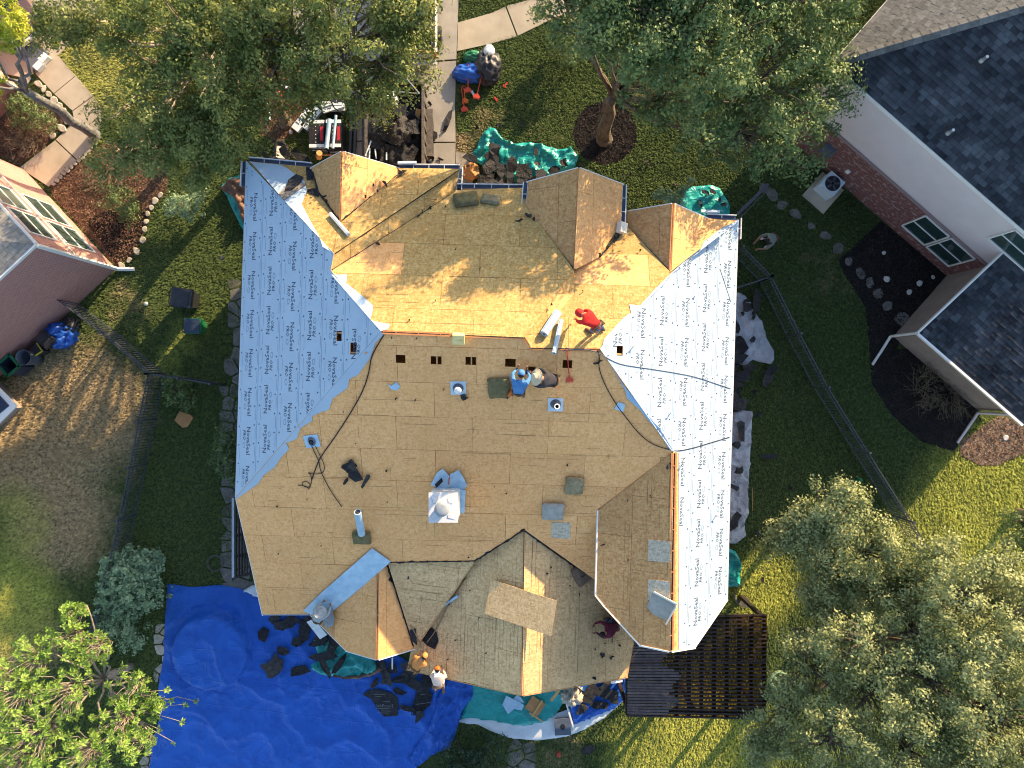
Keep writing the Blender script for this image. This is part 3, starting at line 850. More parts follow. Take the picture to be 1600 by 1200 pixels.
# flaps of underlayment folded over the hips (ragged, a little lifted)
def flap(pl, px, m='under', lift=.02, wr=.02, seed=0, cell=.14, name='underlayment_flap'):
    poly = to_uv(pl, px)
    bm = bmesh.new()
    us = [p[0] for p in poly]; vv = [p[1] for p in poly]
    u = min(us)
    while u < max(us):
        v = min(vv)
        while v < max(vv):
            c = clean(clip_rect(poly, u, u + cell, v, v + cell))
            if len(c) > 2 and area2(c) > 1e-5:
                try: bm.faces.new([bm.verts.new(Vector((q[0], q[1], 0))) for q in c])
                except ValueError: pass
            v += cell
        u += cell
    bmesh.ops.remove_doubles(bm, verts=bm.verts, dist=.002)
    for v in bm.verts:
        q = Vector((v.co.x * 2.2 + seed * 7.1, v.co.y * 2.2, seed))
        v.co = from_uv(pl, (v.co.x, v.co.y), lift + wr * (1 - abs(noise.noise(q)) * 2) + wr * .5 * noise.noise(q * 2.7))
    bmesh.ops.recalc_face_normals(bm, faces=bm.faces)
    me = bpy.data.meshes.new(name); bm.to_mesh(me); bm.free()
    if me.polygons and sum(p.normal.z for p in me.polygons) < 0: me.flip_normals()
    me.polygons.foreach_set('use_smooth', [True] * len(me.polygons)); me.materials.append(M[m])
    return hpart(link(name, me))
flap(PNW, [(392, 254), (440, 259), (476, 284), (481, 300), (472, 320), (486, 347), (500, 372), (505, 388), (521, 396), (450, 321)], lift=.03, wr=.045, seed=1)
flap(PNL, [(518, 430), (543, 430), (541, 443), (560, 458), (583, 478), (582, 488), (579, 500)], lift=.02, wr=.02, seed=2)
flap(PNL, [(580, 501), (610, 508), (606, 515), (595, 518)], lift=.02, wr=.01, seed=3)
flap(PS, [(595, 518), (600, 522), (587, 535), (578, 560), (560, 585), (546, 592), (543, 606), (520, 622), (514, 640), (502, 643), (488, 650), (488, 657), (470, 668), (464, 685), (447, 692), (452, 701), (438, 716), (430, 729), (412, 742), (404, 755), (370, 779), (368, 777)], lift=.016, wr=.006, seed=4)
flap(PS, [(940, 545), (968, 592), (978, 606), (990, 620), (1000, 632), (1010, 645), (1022, 660), (1030, 668), (1052, 704), (1046, 702), (1024, 668), (1012, 656), (1000, 640), (980, 622), (976, 608), (960, 580)], 'under_blue', lift=.016, wr=.01, seed=5)
flap(PNR, [(940, 545), (944, 530), (975, 496), (986, 489), (983, 476), (1000, 478), (1026, 449), (1043, 440), (1050, 426), (1050, 430), (990, 492)], lift=.016, wr=.006, seed=6)
flap(PNR, [(1050, 426), (1066, 412), (1092, 395), (1100, 378), (1128, 357), (1152, 345), (1149, 350)], lift=.02, wr=.008, seed=7)
# shingles still nailed by the front corner
b = MB(); q = [PNW.at(*p, .085) for p in ((434, 304), (458, 279), (478, 288), (444, 312))]
b.prism(q, -PNW.n() * .02); hpart(b.build('old_shingle_patch', M['shingle_tan'])).data.materials[0] = M['shingle_tan']
flap(PNW, [(441, 258), (462, 262), (486, 266), (487, 285), (480, 293), (470, 281), (452, 276)], 'osb_sun', lift=.02, wr=.004, seed=8, name='bare_deck')
flap(PNW, [(452, 284), (464, 275), (476, 280), (472, 288), (458, 300), (446, 302)], 'felt', lift=.10, wr=.01, seed=9, name='felt_patch')
flap(PNW, [(479, 297), (492, 295), (501, 303), (498, 309), (484, 303)], 'felt', lift=.03, wr=.01, seed=10, name='felt_patch')
flap(PNW, [(478, 262), (489, 262), (489, 282), (480, 283)], 'felt', lift=.03, wr=.02, seed=11, name='felt_patch')
# blue-white strip laid in the rear valley
flap(PS, [(582, 855), (611, 876), (570, 912), (522, 952), (505, 966), (474, 953), (500, 927)], 'flash', lift=.05, wr=.012, seed=12, name='valley_strip')
# felt under the ropes, beside the cricket
flap(PML, [(647, 981), (676, 980), (683, 988), (686, 1001), (680, 1014), (668, 1008), (660, 1000), (650, 1010)], 'felt', lift=.03, wr=.01, seed=13, name='felt_patch')
flap(PQ, [(640, 984), (650, 981), (652, 1008), (644, 1000)], 'felt', lift=.03, wr=.01, seed=14, name='felt_patch')
for k, px in enumerate(([(611, 898), (619, 905), (616, 913), (606, 906)], [(618, 915), (628, 940), (622, 940), (617, 925)], [(628, 944), (638, 967), (629, 966)])):
    flap(PPR, px, 'felt', lift=.03, wr=.01, seed=15 + k, name='felt_patch')
# weathered grey patches let into the newer boards
for pl, px in ((PS, [(862, 816), (892, 817), (890, 842), (861, 840)]), (PR_, [(1013, 843), (1048, 846), (1047, 879), (1012, 876)]), (PR_, [(1013, 905), (1047, 909), (1046, 935), (1012, 938)])):
    b = MB(); b.prism([pl.at(x, y, .012) for x, y in px], -pl.n() * .012); hpart(b.build('board_patch', M['osb_grey']))

def nail_rows(pl, px, n, seed, along=0, m='nail_line'):
    r_ = random.Random(seed); poly = to_uv(pl, px); us = [p[0] for p in poly]; vv = [p[1] for p in poly]; g = MB()
    for k in range(n):
        u, v = r_.uniform(min(us), max(us)), min(vv) + round(r_.uniform(0, max(vv) - min(vv)) / .142) * .142 + r_.uniform(-.01, .01)
        L = r_.uniform(.4, 2.2)
        if r_.random() < .3: q = [(u, v + t * L * .3) for t in (0, .25, .5, .75, 1)]
        else: q = [(u + t * L, v + r_.uniform(-.004, .004)) for t in (0, .25, .5, .75, 1)]
        w = r_.uniform(.006, .011)
        for i in range(4):
            if r_.random() < .15: continue
            if inside(poly, *q[i]) and inside(poly, *q[i + 1]): g.bar(from_uv(pl, q[i], .0045), from_uv(pl, q[i + 1], .0045), w, .001, up=pl.n())
    o = hpart(g.build('nail_row', M[m])); o['kind'] = 'stuff'
nail_rows(PS, [(560, 620), (930, 620), (990, 700), (930, 800), (930, 890), (820, 825), (742, 872), (610, 876), (490, 945), (415, 950), (380, 780)], 130, 1)
nail_rows(PML, FACETS[16][2], 150, 2); nail_rows(PMR, FACETS[17][2], 150, 3); nail_rows(PQ, FACETS[18][2], 60, 4); nail_rows(PNL, [(540, 420), (700, 320), (815, 330), (880, 430), (810, 515), (600, 510)], 40, 5); nail_rows(PR_, FACETS[15][2], 60, 6)
# chimney chase with its flue cap
b = MB()
zt = 7.0; top = [P(671, 771, zt), P(714.5, 771, zt), P(714.5, 815, zt), P(671, 815, zt)]
b.prism(top, (0, 0, -2.6)); hc = hpart(b.build('chimney', M['white']))
def cpart(mb, name, m, sm=False):
    o = mb.build(name, m, smooth=sm); o.parent = hc; return o
c0 = (top[0] + top[2]) / 2
b = MB(); b.box(c0 + Vector((0, 0, .012)), (.93, .95, .03)); cpart(b, 'chase_cover', M['white'])
b = MB()
for k in range(4):
    t = math.pi / 4 + k * math.pi / 2
    b.add([c0 + Vector((0, 0, .03)) + Vector((math.cos(t + d_) * r_, math.sin(t + d_) * r_, z_)) for d_, r_, z_ in ((0, .56, 0), (.35, .34, .018), (-.35, .34, .018), (0, .25, .025))], [(0, 1, 3), (0, 3, 2)])
cpart(b, 'cover_crease', M['white'])
b = MB(); b.lathe([(.17, 0), (.17, .28)], c0 + Vector((0, 0, .03)), 16); cpart(b, 'flue_pipe', M['white'], False)
b = MB(); b.lathe([(.225, 0), (.235, .015), (.225, .04), (.13, .06), (.02, .07)], c0 + Vector((-.02, .0, .32)), 20); cpart(b, 'flue_cap', M['flue_grey'], True)
for px in ([(673, 756), (684, 735), (692, 730), (703, 741), (703, 758), (690, 762)], [(702, 758), (704, 738), (717, 731), (731, 756), (724, 764), (710, 764)], [(719, 762), (728, 763), (726, 799), (719, 797)]):
    flap(PS, px, 'flash', lift=.07, wr=.05, seed=px[0][0], cell=.1, name='chimney_flashing')
flap(PS, [(680, 753), (691, 742), (693, 748), (683, 758)], 'felt', lift=.16, wr=.01, seed=4, name='felt_patch')
b = MB(); b.bar(PS.at(702, 746, .14), PS.at(701, 757, .14), .03, .02); hpart(b.build('red_tag', M['red']))
# ------------------------------------------------------------------ lawn and other ground
def lawn_mat(gain=1.0, blade=False):
    m = bpy.data.materials.new('lawn_blade' if blade else 'lawn'); m.use_nodes = True
    nt = m.node_tree; N = nt.nodes; L = nt.links; bs = N['Principled BSDF']
    bs.inputs['Roughness'].default_value = 1; bs.inputs['Specular IOR Level'].default_value = .1
    g = N.new('ShaderNodeNewGeometry')
    n1 = N.new('ShaderNodeTexNoise'); n1.inputs['Scale'].default_value = 7; n1.inputs['Detail'].default_value = 9; n1.inputs['Roughness'].default_value = .75
    L.new(g.outputs['Position'], n1.inputs['Vector'])
    r1 = N.new('ShaderNodeValToRGB'); e = r1.color_ramp.elements
    e[0].position = .36; e[0].color = (.030 * gain, .050 * gain, .022 * gain, 1); e[1].position = .70; e[1].color = (.11 * gain, .14 * gain, .046 * gain, 1)
    L.new(n1.outputs['Fac'], r1.inputs['Fac'])
    r2 = N.new('ShaderNodeValToRGB'); e = r2.color_ramp.elements
    e[0].position = .36; e[0].color = (.15 * gain, .11 * gain, .06 * gain, 1); e[1].position = .66; e[1].color = (.36 * gain, .295 * gain, .18 * gain, 1)
    L.new(n1.outputs['Fac'], r2.inputs['Fac'])
    fac = None
    for px, py, r, k in DRY:
        c = P(px, py)
        d = N.new('ShaderNodeVectorMath'); d.operation = 'DISTANCE'; L.new(g.outputs['Position'], d.inputs[0]); d.inputs[1].default_value = c
        mr = N.new('ShaderNodeMapRange'); mr.interpolation_type = 'SMOOTHSTEP'
        mr.inputs['From Min'].default_value = r; mr.inputs['From Max'].default_value = r * .2; mr.inputs['To Max'].default_value = k
        L.new(d.outputs['Value'], mr.inputs['Value'])
        if fac is None: fac = mr.outputs['Result']
        else:
            mx = N.new('ShaderNodeMath'); mx.operation = 'MAXIMUM'; L.new(fac, mx.inputs[0]); L.new(mr.outputs['Result'], mx.inputs[1]); fac = mx.outputs[0]
    n2 = N.new('ShaderNodeTexNoise'); n2.inputs['Scale'].default_value = 1.1; n2.inputs['Detail'].default_value = 7; n2.inputs['Roughness'].default_value = .7
    L.new(g.outputs['Position'], n2.inputs['Vector'])
    a = N.new('ShaderNodeMath'); a.operation = 'ADD'; L.new(fac, a.inputs[0]); L.new(n2.outputs['Fac'], a.inputs[1])
    mr = N.new('ShaderNodeMapRange'); mr.inputs['From Min'].default_value = .78; mr.inputs['From Max'].default_value = 1.25
    L.new(a.outputs[0], mr.inputs['Value'])
    mx = N.new('ShaderNodeMix'); mx.data_type = 'RGBA'; L.new(mr.outputs['Result'], mx.inputs['Factor']); L.new(r1.outputs['Color'], mx.inputs['A']); L.new(r2.outputs['Color'], mx.inputs['B'])
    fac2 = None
    for px, py, r, k in SUN_TINT:  # sunlight painted into the grass colour as soft yellow-green patches
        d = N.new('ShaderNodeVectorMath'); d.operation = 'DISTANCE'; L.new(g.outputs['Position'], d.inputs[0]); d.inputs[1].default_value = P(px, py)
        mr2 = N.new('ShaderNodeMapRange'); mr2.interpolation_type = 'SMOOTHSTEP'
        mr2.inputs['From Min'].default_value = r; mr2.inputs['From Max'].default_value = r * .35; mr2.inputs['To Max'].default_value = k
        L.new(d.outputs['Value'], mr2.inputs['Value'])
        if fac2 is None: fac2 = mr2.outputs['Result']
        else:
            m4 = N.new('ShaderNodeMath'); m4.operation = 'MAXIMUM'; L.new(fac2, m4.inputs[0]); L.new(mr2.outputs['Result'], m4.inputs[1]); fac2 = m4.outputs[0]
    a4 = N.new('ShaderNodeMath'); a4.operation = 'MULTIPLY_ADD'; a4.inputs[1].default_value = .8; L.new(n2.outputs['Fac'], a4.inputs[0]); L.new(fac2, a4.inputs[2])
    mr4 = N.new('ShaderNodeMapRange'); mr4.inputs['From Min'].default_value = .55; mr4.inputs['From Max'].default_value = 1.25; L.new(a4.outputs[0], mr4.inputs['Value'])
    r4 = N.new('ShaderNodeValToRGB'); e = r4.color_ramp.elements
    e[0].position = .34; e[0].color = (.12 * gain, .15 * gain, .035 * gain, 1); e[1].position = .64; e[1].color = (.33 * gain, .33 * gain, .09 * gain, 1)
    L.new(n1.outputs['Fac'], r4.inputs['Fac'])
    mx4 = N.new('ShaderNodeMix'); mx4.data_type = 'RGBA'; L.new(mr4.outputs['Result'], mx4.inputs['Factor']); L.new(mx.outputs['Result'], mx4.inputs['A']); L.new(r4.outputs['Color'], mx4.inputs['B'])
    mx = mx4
    # blades vary in tone
    hs = N.new('ShaderNodeHueSaturation'); v = N.new('ShaderNodeMapRange'); v.inputs['To Min'].default_value = .84; v.inputs['To Max'].default_value = 1.2
    L.new(g.outputs['Random Per Island'], v.inputs['Value']); L.new(v.outputs['Result'], hs.inputs['Value']); L.new(mx.outputs['Result'], hs.inputs['Color'])
    L.new(hs.outputs['Color'], bs.inputs['Base Color'])
    if blade:
        tl = N.new('ShaderNodeBsdfTranslucent'); L.new(hs.outputs['Color'], tl.inputs['Color'])
        ms = N.new('ShaderNodeMixShader'); ms.inputs['Fac'].default_value = .45
        L.new(bs.outputs['BSDF'], ms.inputs[1]); L.new(tl.outputs['BSDF'], ms.inputs[2]); L.new(ms.outputs['Shader'], N['Material Output'].inputs['Surface'])
        return m
    bp = N.new('ShaderNodeBump'); bp.inputs['Strength'].default_value = 1; bp.inputs['Distance'].default_value = .12
    n3 = N.new('ShaderNodeTexNoise'); n3.inputs['Scale'].default_value = 16; n3.inputs['Detail'].default_value = 6
    L.new(g.outputs['Position'], n3.inputs['Vector']); L.new(n3.outputs['Fac'], bp.inputs['Height']); L.new(bp.outputs['Normal'], bs.inputs['Normal'])
    return m
DRY = [(110, 650, 5.4, .9), (95, 810, 4.2, .8), (30, 700, 4.5, .85), (185, 620, 2.8, .7), (195, 475, 1.9, .42), (30, 1000, 3.5, .55), (180, 110, 3.0, .5), (130, 60, 3.0, .55), (210, 130, 2.2, .42),
       (760, 190, 1.6, .4), (720, 230, 1.1, .6), (840, 200, 3.5, .25), (1280, 430, 3.0, .3), (880, 1180, 2.0, .4)]
SUN_TINT = [(1560, 800, 5.2, .9), (1440, 850, 3.0, .7), (1100, 1175, 4.2, .8), (1190, 920, 2.3, .8), (1020, 1185, 3.0, .7), (10, 940, 3.4, .75), (20, 820, 2.6, .5), (190, 90, 3.2, .6), (130, 110, 2.6, .6), (290, 525, 1.3, .45), (265, 560, .9, .5)]  # lawn spots painted lighter and yellower to look sunlit
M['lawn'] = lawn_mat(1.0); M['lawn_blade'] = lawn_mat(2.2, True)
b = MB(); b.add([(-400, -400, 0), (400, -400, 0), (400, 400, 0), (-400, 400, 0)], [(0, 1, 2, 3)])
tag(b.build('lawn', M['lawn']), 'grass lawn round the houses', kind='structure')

def sheet(name, px, z, m, kind='structure', rough=0.0, seed=0, label=None):
    """flat ground sheet with an uneven edge"""
    r_ = random.Random(seed); q = []
    for i in range(len(px)):
        a, c = Vector((*px[i], 0)), Vector((*px[(i + 1) % len(px)], 0)); n = max(1, int((c - a).length / 9)) if rough else 1
        for k in range(n):
            p = a + (c - a) * (k / n); q.append((p.x + r_.uniform(-rough, rough), p.y + r_.uniform(-rough, rough)))
    b = MB(); b.prism([P(x, y, z) for x, y in q], (0, 0, -.03 - z))
    return tag(b.build(name, m), label, kind=kind)
def ring_px(cx, cy, rx, ry=None, n=24, j=0, seed=1):
    r_ = random.Random(seed); ry = ry or rx
    return [(cx + rx * math.cos(t) * (1 + r_.uniform(-j, j)), cy + ry * math.sin(t) * (1 + r_.uniform(-j, j))) for t in [2 * math.pi * k / n for k in range(n)]]

MULCH_RING = ring_px(945, 208, 50, 49, 30, .03)
BED_RIGHT = [(1376, 345), (1490, 440), (1412, 522), (1400, 545), (1440, 545), (1530, 640), (1500, 690), (1490, 705), (1440, 690), (1395, 650), (1362, 600), (1357, 525), (1352, 480), (1318, 425), (1310, 405), (1336, 383)]
BED_RIGHT2 = [(1500, 690), (1560, 650), (1620, 660), (1620, 690), (1600, 708), (1560, 727), (1530, 727), (1500, 712)]
BED_LEFT1 = [(-60, 150), (30, 150), (85, 165), (112, 185), (70, 228), (30, 258), (-60, 215)]
BED_LEFT2 = [(160, 225), (200, 215), (262, 225), (262, 300), (236, 325), (228, 360), (208, 398), (182, 416), (84, 308), (78, 296)]
BED_OAK = [(405, 110), (470, 100), (486, 150), (470, 200), (440, 222), (408, 210), (398, 160)]
sheet('mulch_ring', MULCH_RING, .03, M['mulch'], rough=1.2, seed=2)
sheet('mulch_bed', BED_RIGHT, .02, M['mulch'], rough=1.0, seed=3)
sheet('leaf_litter_bed', BED_RIGHT2, .03, M['leaf_litter'], rough=1.2, seed=4)
sheet('mulch_bed', BED_LEFT1, .02, M['mulch_brown'], rough=1, seed=5)
sheet('mulch_bed', BED_LEFT2, .02, M['mulch_brown'], rough=1, seed=6)
sheet('mulch_bed', [(135, 345), (185, 320), (228, 330), (226, 362), (206, 398), (182, 415)], .03, M['mulch'], rough=1.5, seed=7)
sheet('mulch_bed', BED_OAK, .02, M['mulch_brown'], rough=2, seed=8)
sheet('soil_strip', [(712, 210), (752, 205), (760, 270), (712, 275)], .008, M['soil'], rough=4, seed=9)

def slabs(name, label, polys, m, z=.05):
    e = empty(name, P(*polys[0][0], 0), label, kind='structure')
    for p in polys:
        b = MB()
        cx = sum(q[0] for q in p) / len(p); cy = sum(q[1] for q in p) / len(p)
        b.prism([P(cx + (x - cx) * .988, cy + (y - cy) * .988, z) for x, y in p], (0, 0, -z - .05))
        adopt(b.build('slab', m), e)
    return e
slabs('driveway', 'concrete driveway in front of the house', [
    [(656, 98), (713, 94), (711, 170), (712, 222), (655, 222)], [(655, 223), (712, 223), (711, 300), (654, 300)], [(712, 237), (735, 240), (740, 300), (712, 300)],
    [(664, -60), (718, -60), (716, 20), (713, 93), (656, 97)], [(560, -60), (663, -60), (655, 97), (556, 97)], [(556, 98), (655, 98), (653, 220), (555, 220)], [(555, 221), (653, 221), (652, 300), (555, 300)],
    [(440, -60), (559, -60), (555, 97), (470, 97)], [(508, 98), (554, 98), (554, 150), (540, 150), (508, 145)]], M['conc_grey'])
slabs('front_walk', 'curving concrete walk from the driveway', [[(715, 35), (768, 20), (790, 10), (808, 57), (760, 70), (714, 80)], [(791, 9), (848, -6), (862, 30), (809, 56)], [(849, -7), (900, -20), (905, 15), (863, 29)]], M['conc'])
slabs('left_walk', 'concrete walk of jointed slabs beside the brick neighbour house', [
    [(55, 115), (90, 86), (118, 118), (84, 146)], [(84.5, 146.5), (118.5, 118.5), (146, 149), (113, 173)], [(113, 174), (146.5, 150), (157, 168), (160, 186), (152, 216), (116, 189)],
    [(112, 193), (152, 217), (121, 250), (87, 218)], [(86, 219), (120, 251), (76, 292), (30, 262)]], M['conc'])
slabs('neighbour_drive', 'concrete drive where the bronze car is parked', [[(-80, -60), (60, -60), (35, 40), (-80, 60)], [(60, -60), (215, -60), (140, 32), (92, 86), (54, 114), (36, 40)], [(-80, 61), (35, 41), (53, 115), (40, 122), (-80, 98)]], M['conc'])
# flagstones along both ends of the back wall
def crazy(name, label, regions, m, seed, size=24, z=.045):
    """irregular flagstones: every stone is the cell round a scattered point, joints left open"""
    r_ = random.Random(seed); e = empty(name, P(*regions[0][0], 0), label, kind='structure')
    for reg in regions:
        xs = [p[0] for p in reg]; ys = [p[1] for p in reg]; S = []
        nx = max(1, round((max(xs) - min(xs)) / size)); ny = max(1, round((max(ys) - min(ys)) / size))
        for i in range(-1, nx + 1):
            for j in range(-1, ny + 1):
                S.append((min(xs) + (max(xs) - min(xs)) * (i + .5 + r_.uniform(-.42, .42)) / nx, min(ys) + (max(ys) - min(ys)) * (j + .5 + r_.uniform(-.42, .42)) / ny))
        for k, s in enumerate(S):
            c = [(s[0] - size * 1.3, s[1] - size * 1.3), (s[0] + size * 1.3, s[1] - size * 1.3), (s[0] + size * 1.3, s[1] + size * 1.3), (s[0] - size * 1.3, s[1] + size * 1.3)]
            for j, t in enumerate(S):
                if j == k: continue
                dx, dy = t[0] - s[0], t[1] - s[1]; d2 = math.hypot(dx, dy)
                if d2 > size * 3 or d2 < 1e-3: continue
                c = clip_half(c, dx / d2, dy / d2, (s[0] * dx + s[1] * dy) / d2 + d2 / 2 - 1.1)
                if len(c) < 3: break
            if len(c) < 3 or not inside(reg, *s): continue
            c = clean(clip_rect(c, min(xs), max(xs), min(ys), max(ys)))
            if len(c) < 3 or area2(c) < 30: continue
            out = []
            for i in range(len(c)):
                a_, b_ = c[i], c[(i + 1) % len(c)]
                for q in (.12, .5, .88): out.append((a_[0] + (b_[0] - a_[0]) * q + r_.uniform(-.35, .35), a_[1] + (b_[1] - a_[1]) * q + r_.uniform(-.35, .35)))
            b = MB(); zz = z + r_.uniform(-.006, .006); b.prism([P(x, y, zz) for x, y in out], (0, 0, -zz - .03)); adopt(b.build('stone', m), e)
    return e
crazy('side_paving', 'irregular flagstone paving along the shaded side wall', [[(362, 430), (396, 430), (392, 560), (356, 560)], [(350, 560), (390, 560), (388, 700), (343, 700)], [(344, 700), (388, 700), (390, 925), (348, 925)], [(350, 905), (425, 905), (425, 930), (350, 930)]], M['stone_grey'], 3, size=21)
crazy('rear_paving', 'flagstone paving below the teal tarp at the picture edge', [[(796, 1150), (836, 1158), (838, 1240), (780, 1240)]], M['stone_grey'], 5, size=20)
crazy('pool_coping', 'flagstone edge beside the blue tarp', [[(246, 975), (268, 975), (262, 1060), (240, 1070)], [(225, 1150), (250, 1130), (240, 1240), (215, 1240)]], M['stone'], 6, size=15)

def stones(name, label, pts, m, seed, rx=10, ry=8, h=.09, jit=2, kind='structure', n=9):
    r_ = random.Random(seed); e = empty(name, P(*pts[0][:2], 0), label, kind=kind)
    for p in pts:
        sx = p[2] if len(p) > 2 else rx * r_.uniform(.75, 1.15); sy = p[3] if len(p) > 3 else ry * r_.uniform(.75, 1.15)
        a0 = r_.uniform(0, 6); ring = []
        for k in range(n):
            t = 2 * math.pi * k / n; q = r_.uniform(.82, 1.12)
            x, y = sx * math.cos(t) * q, sy * math.sin(t) * q
            ring.append((p[0] + x * math.cos(a0) - y * math.sin(a0), p[1] + x * math.sin(a0) + y * math.cos(a0)))
        b = MB()
        hh = h * r_.uniform(.8, 1.2)
        lo = [P(x, y, 0) for x, y in ring]; cx, cy = p[0], p[1]
        mid = [P(cx + (x - cx) * .97, cy + (y - cy) * .97, hh * .75) for x, y in ring]; hi = [P(cx + (x - cx) * .78, cy + (y - cy) * .78, hh + r_.uniform(-.01, .01)) for x, y in ring]
        f = []
        for k in range(n):
            j = (k + 1) % n; f += [(j, k, k + n, j + n), (j + n, k + n, k + 2 * n, j + 2 * n)]
        f.append(tuple(range(2 * n, 3 * n))[::-1])
        b.add(lo + mid + hi, f)
        adopt(b.build('stone', m), e)
    return e
def along(pts, step):
    out = []
    for i in range(len(pts) - 1):
        a, c = Vector(pts[i]), Vector(pts[i + 1]); n = max(1, int((c - a).length / step))
        out += [tuple(a + (c - a) * (k / n)) for k in range(n)]
    return out
stones('stone_edging', 'curved row of pale stones edging the mulch bed', along([(250, 305), (242, 314), (231, 334), (226, 358), (223, 375), (213, 392), (202, 406), (190, 415), (182, 419)], 10.5), M['stone'], 4, 6.5, 5, .13)
stones('stone_edging', 'row of cream stones along the left walk', along([(42, 124), (60, 131), (76, 147), (92, 165), (106, 183)], 11), M['stone'], 5, 8, 6, .12)
stones('stone_edging', 'white stones round the end of the shrub bed', along([(107, 188), (96, 200), (82, 212), (70, 224)], 11), M['stone'], 6, 8, 6.5, .12)
stones('stone_edging', 'small stones lining the lower edge of the left walk', along([(153, 219), (128, 246), (100, 271), (78, 293)], 7), M['stone'], 7, 4.5, 3.5, .09)
stones('stone_edging', 'stones beneath the oak', along([(222, 220), (242, 232), (262, 250)], 8), M['stone'], 8, 5, 4, .09)
stones('stepping_stones', 'stepping stones across the shaded lawn and black mulch', [(1222, 320, 9, 8), (1243, 334, 11, 8), (1268, 353, 7, 6), (1290, 368, 10, 7), (1310, 387, 11, 9), (1326, 408, 6, 8), (1344, 426, 11, 7), (1359, 441, 9, 7), (1372, 459, 9, 8), (1387, 478, 8, 9), (1410, 498, 14, 12), (1207, 305, 12, 9), (1193, 294, 10, 8)], M['stone_grey'], 9, h=.05)
stones('bed_rocks', 'white rocks scattered on the black mulch', [(1381, 395, 3.5, 3.5), (1385, 436, 5.5, 5.5), (1437, 443, 5, 5.5), (1421, 456, 5.5, 4.5), (1458, 433, 3.5, 3.5)], M['stone_white'], 10, h=.1)
stones('bed_rocks', 'round white stone in the leaf litter', [(1572, 684, 5, 4.5)], M['stone_white'], 11, h=.08)

# ------------------------------------------------------------------ grass blades
NO_GRASS = [MULCH_RING, BED_RIGHT, BED_RIGHT2, BED_LEFT1, BED_LEFT2, BED_OAK,
            [(400, 300), (1130, 330), (1120, 900), (960, 1010), (960, 1050), (640, 1030), (420, 940)],
            [(440, -60), (720, -60), (714, 300), (500, 300), (500, 100)], [(715, 35), (900, -20), (905, 15), (760, 70), (714, 80)],
            [(40, 122), (90, 86), (140, 32), (215, -60), (-80, -60), (-80, 160)], [(50, 118), (90, 84), (118, 118), (157, 165), (152, 217), (76, 292), (20, 262), (112, 193)],
            [(260, 920), (420, 925), (740, 1060), (690, 1200), (230, 1240)], [(1325, 300), (1480, 435), (1410, 525), (1540, 655), (1800, 700), (1700, 100), (1400, 60), (1200, 200)],
            [(182, 420), (-60, 640), (-100, 300), (75, 300)], [(-60, 100), (40, 148), (-60, 230)]]
def grass_blades(n):
    px = rng.uniform(-20, 1620, n * 2); py = rng.uniform(-20, 1220, n * 2)
    ok = np.ones(len(px), bool)
    for poly in NO_GRASS:
        c = np.zeros(len(px), bool)
        for i in range(len(poly)):
            x1, y1 = poly[i]; x2, y2 = poly[i - 1]
            if y1 == y2: continue
            c ^= ((y1 > py) != (y2 > py)) & (px < (x2 - x1) * (py - y1) / (y2 - y1) + x1)
        ok &= ~c
    px, py = px[ok][:n], py[ok][:n]; n = len(px)
    x = (px - 800) * D / F; y = (600 - py) * D / F
    clump = np.array([noise.noise((a * .9, b_ * .9, 3)) for a, b_ in zip(x, y)])
    h = (.05 + .045 * rng.random(n)) * (1 + .6 * clump); w = .018 + .022 * rng.random(n)
    lean = rng.uniform(.6, 1.5, n) * h; lt = math.atan2(-SUN_XY[1], -SUN_XY[0]) + rng.normal(0, .8, n)   # blade shape leans away from the sun to catch more of its light
    t = lt + np.pi / 2 + rng.normal(0, .35, n)
    V = np.zeros((n, 3, 3))
    V[:, 0, 0] = x - w * np.cos(t); V[:, 0, 1] = y - w * np.sin(t)
    V[:, 1, 0] = x + w * np.cos(t); V[:, 1, 1] = y + w * np.sin(t)
    V[:, 2, 0] = x + lean * np.cos(lt); V[:, 2, 1] = y + lean * np.sin(lt); V[:, 2, 2] = h
    me = bpy.data.meshes.new('grass'); me.vertices.add(n * 3); me.vertices.foreach_set('co', V.ravel())
    me.loops.add(n * 3); me.loops.foreach_set('vertex_index', np.arange(n * 3)); me.polygons.add(n)
    me.polygons.foreach_set('loop_start', np.arange(0, n * 3, 3)); me.update(); me.validate()
    me.materials.append(M['lawn_blade'])
    return tag(link('grass', me), 'short lawn grass', 'grass', kind='stuff')
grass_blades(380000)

def chips(name, px, n, m, L=.09, W=.035, z=.035):
    q = [tuple(P(x, y).xy) for x, y in px]; xs = [a for a, _ in q]; ys = [b_ for _, b_ in q]; C = []
    for _ in range(n * 3):
        x, y = rng.uniform(min(xs) - .1, max(xs) + .1), rng.uniform(min(ys) - .1, max(ys) + .1)
        if inside(q, x, y) and len(C) < n: C.append((x, y, z + rng.uniform(0, .03)))
    o = leaves(name, np.array(C), np.tile((0, 0, 1.0), (len(C), 1)), L, W, m, jit=.35); tag(o, 'loose bark chips on the mulch', 'mulch', kind='stuff')
M['chip_dark'] = mat('dark_bark_chip', (.010, .009, .009), (.05, .038, .033), scale=3, rough=1, isl=.6)
M['chip_brown'] = mat('brown_bark_chip', (.09, .05, .03), (.26, .16, .10), scale=3, rough=1, isl=.5)
LATE_CHIPS = [('mulch_chips', MULCH_RING, 2600, 'chip_dark'), ('mulch_chips', BED_RIGHT, 7000, 'chip_dark'), ('leaf_litter', BED_RIGHT2, 1500, 'chip_brown'), ('mulch_chips', BED_LEFT1, 2500, 'chip_brown'), ('mulch_chips', BED_LEFT2, 6500, 'chip_brown'), ('mulch_chips', BED_OAK, 2000, 'chip_brown')]
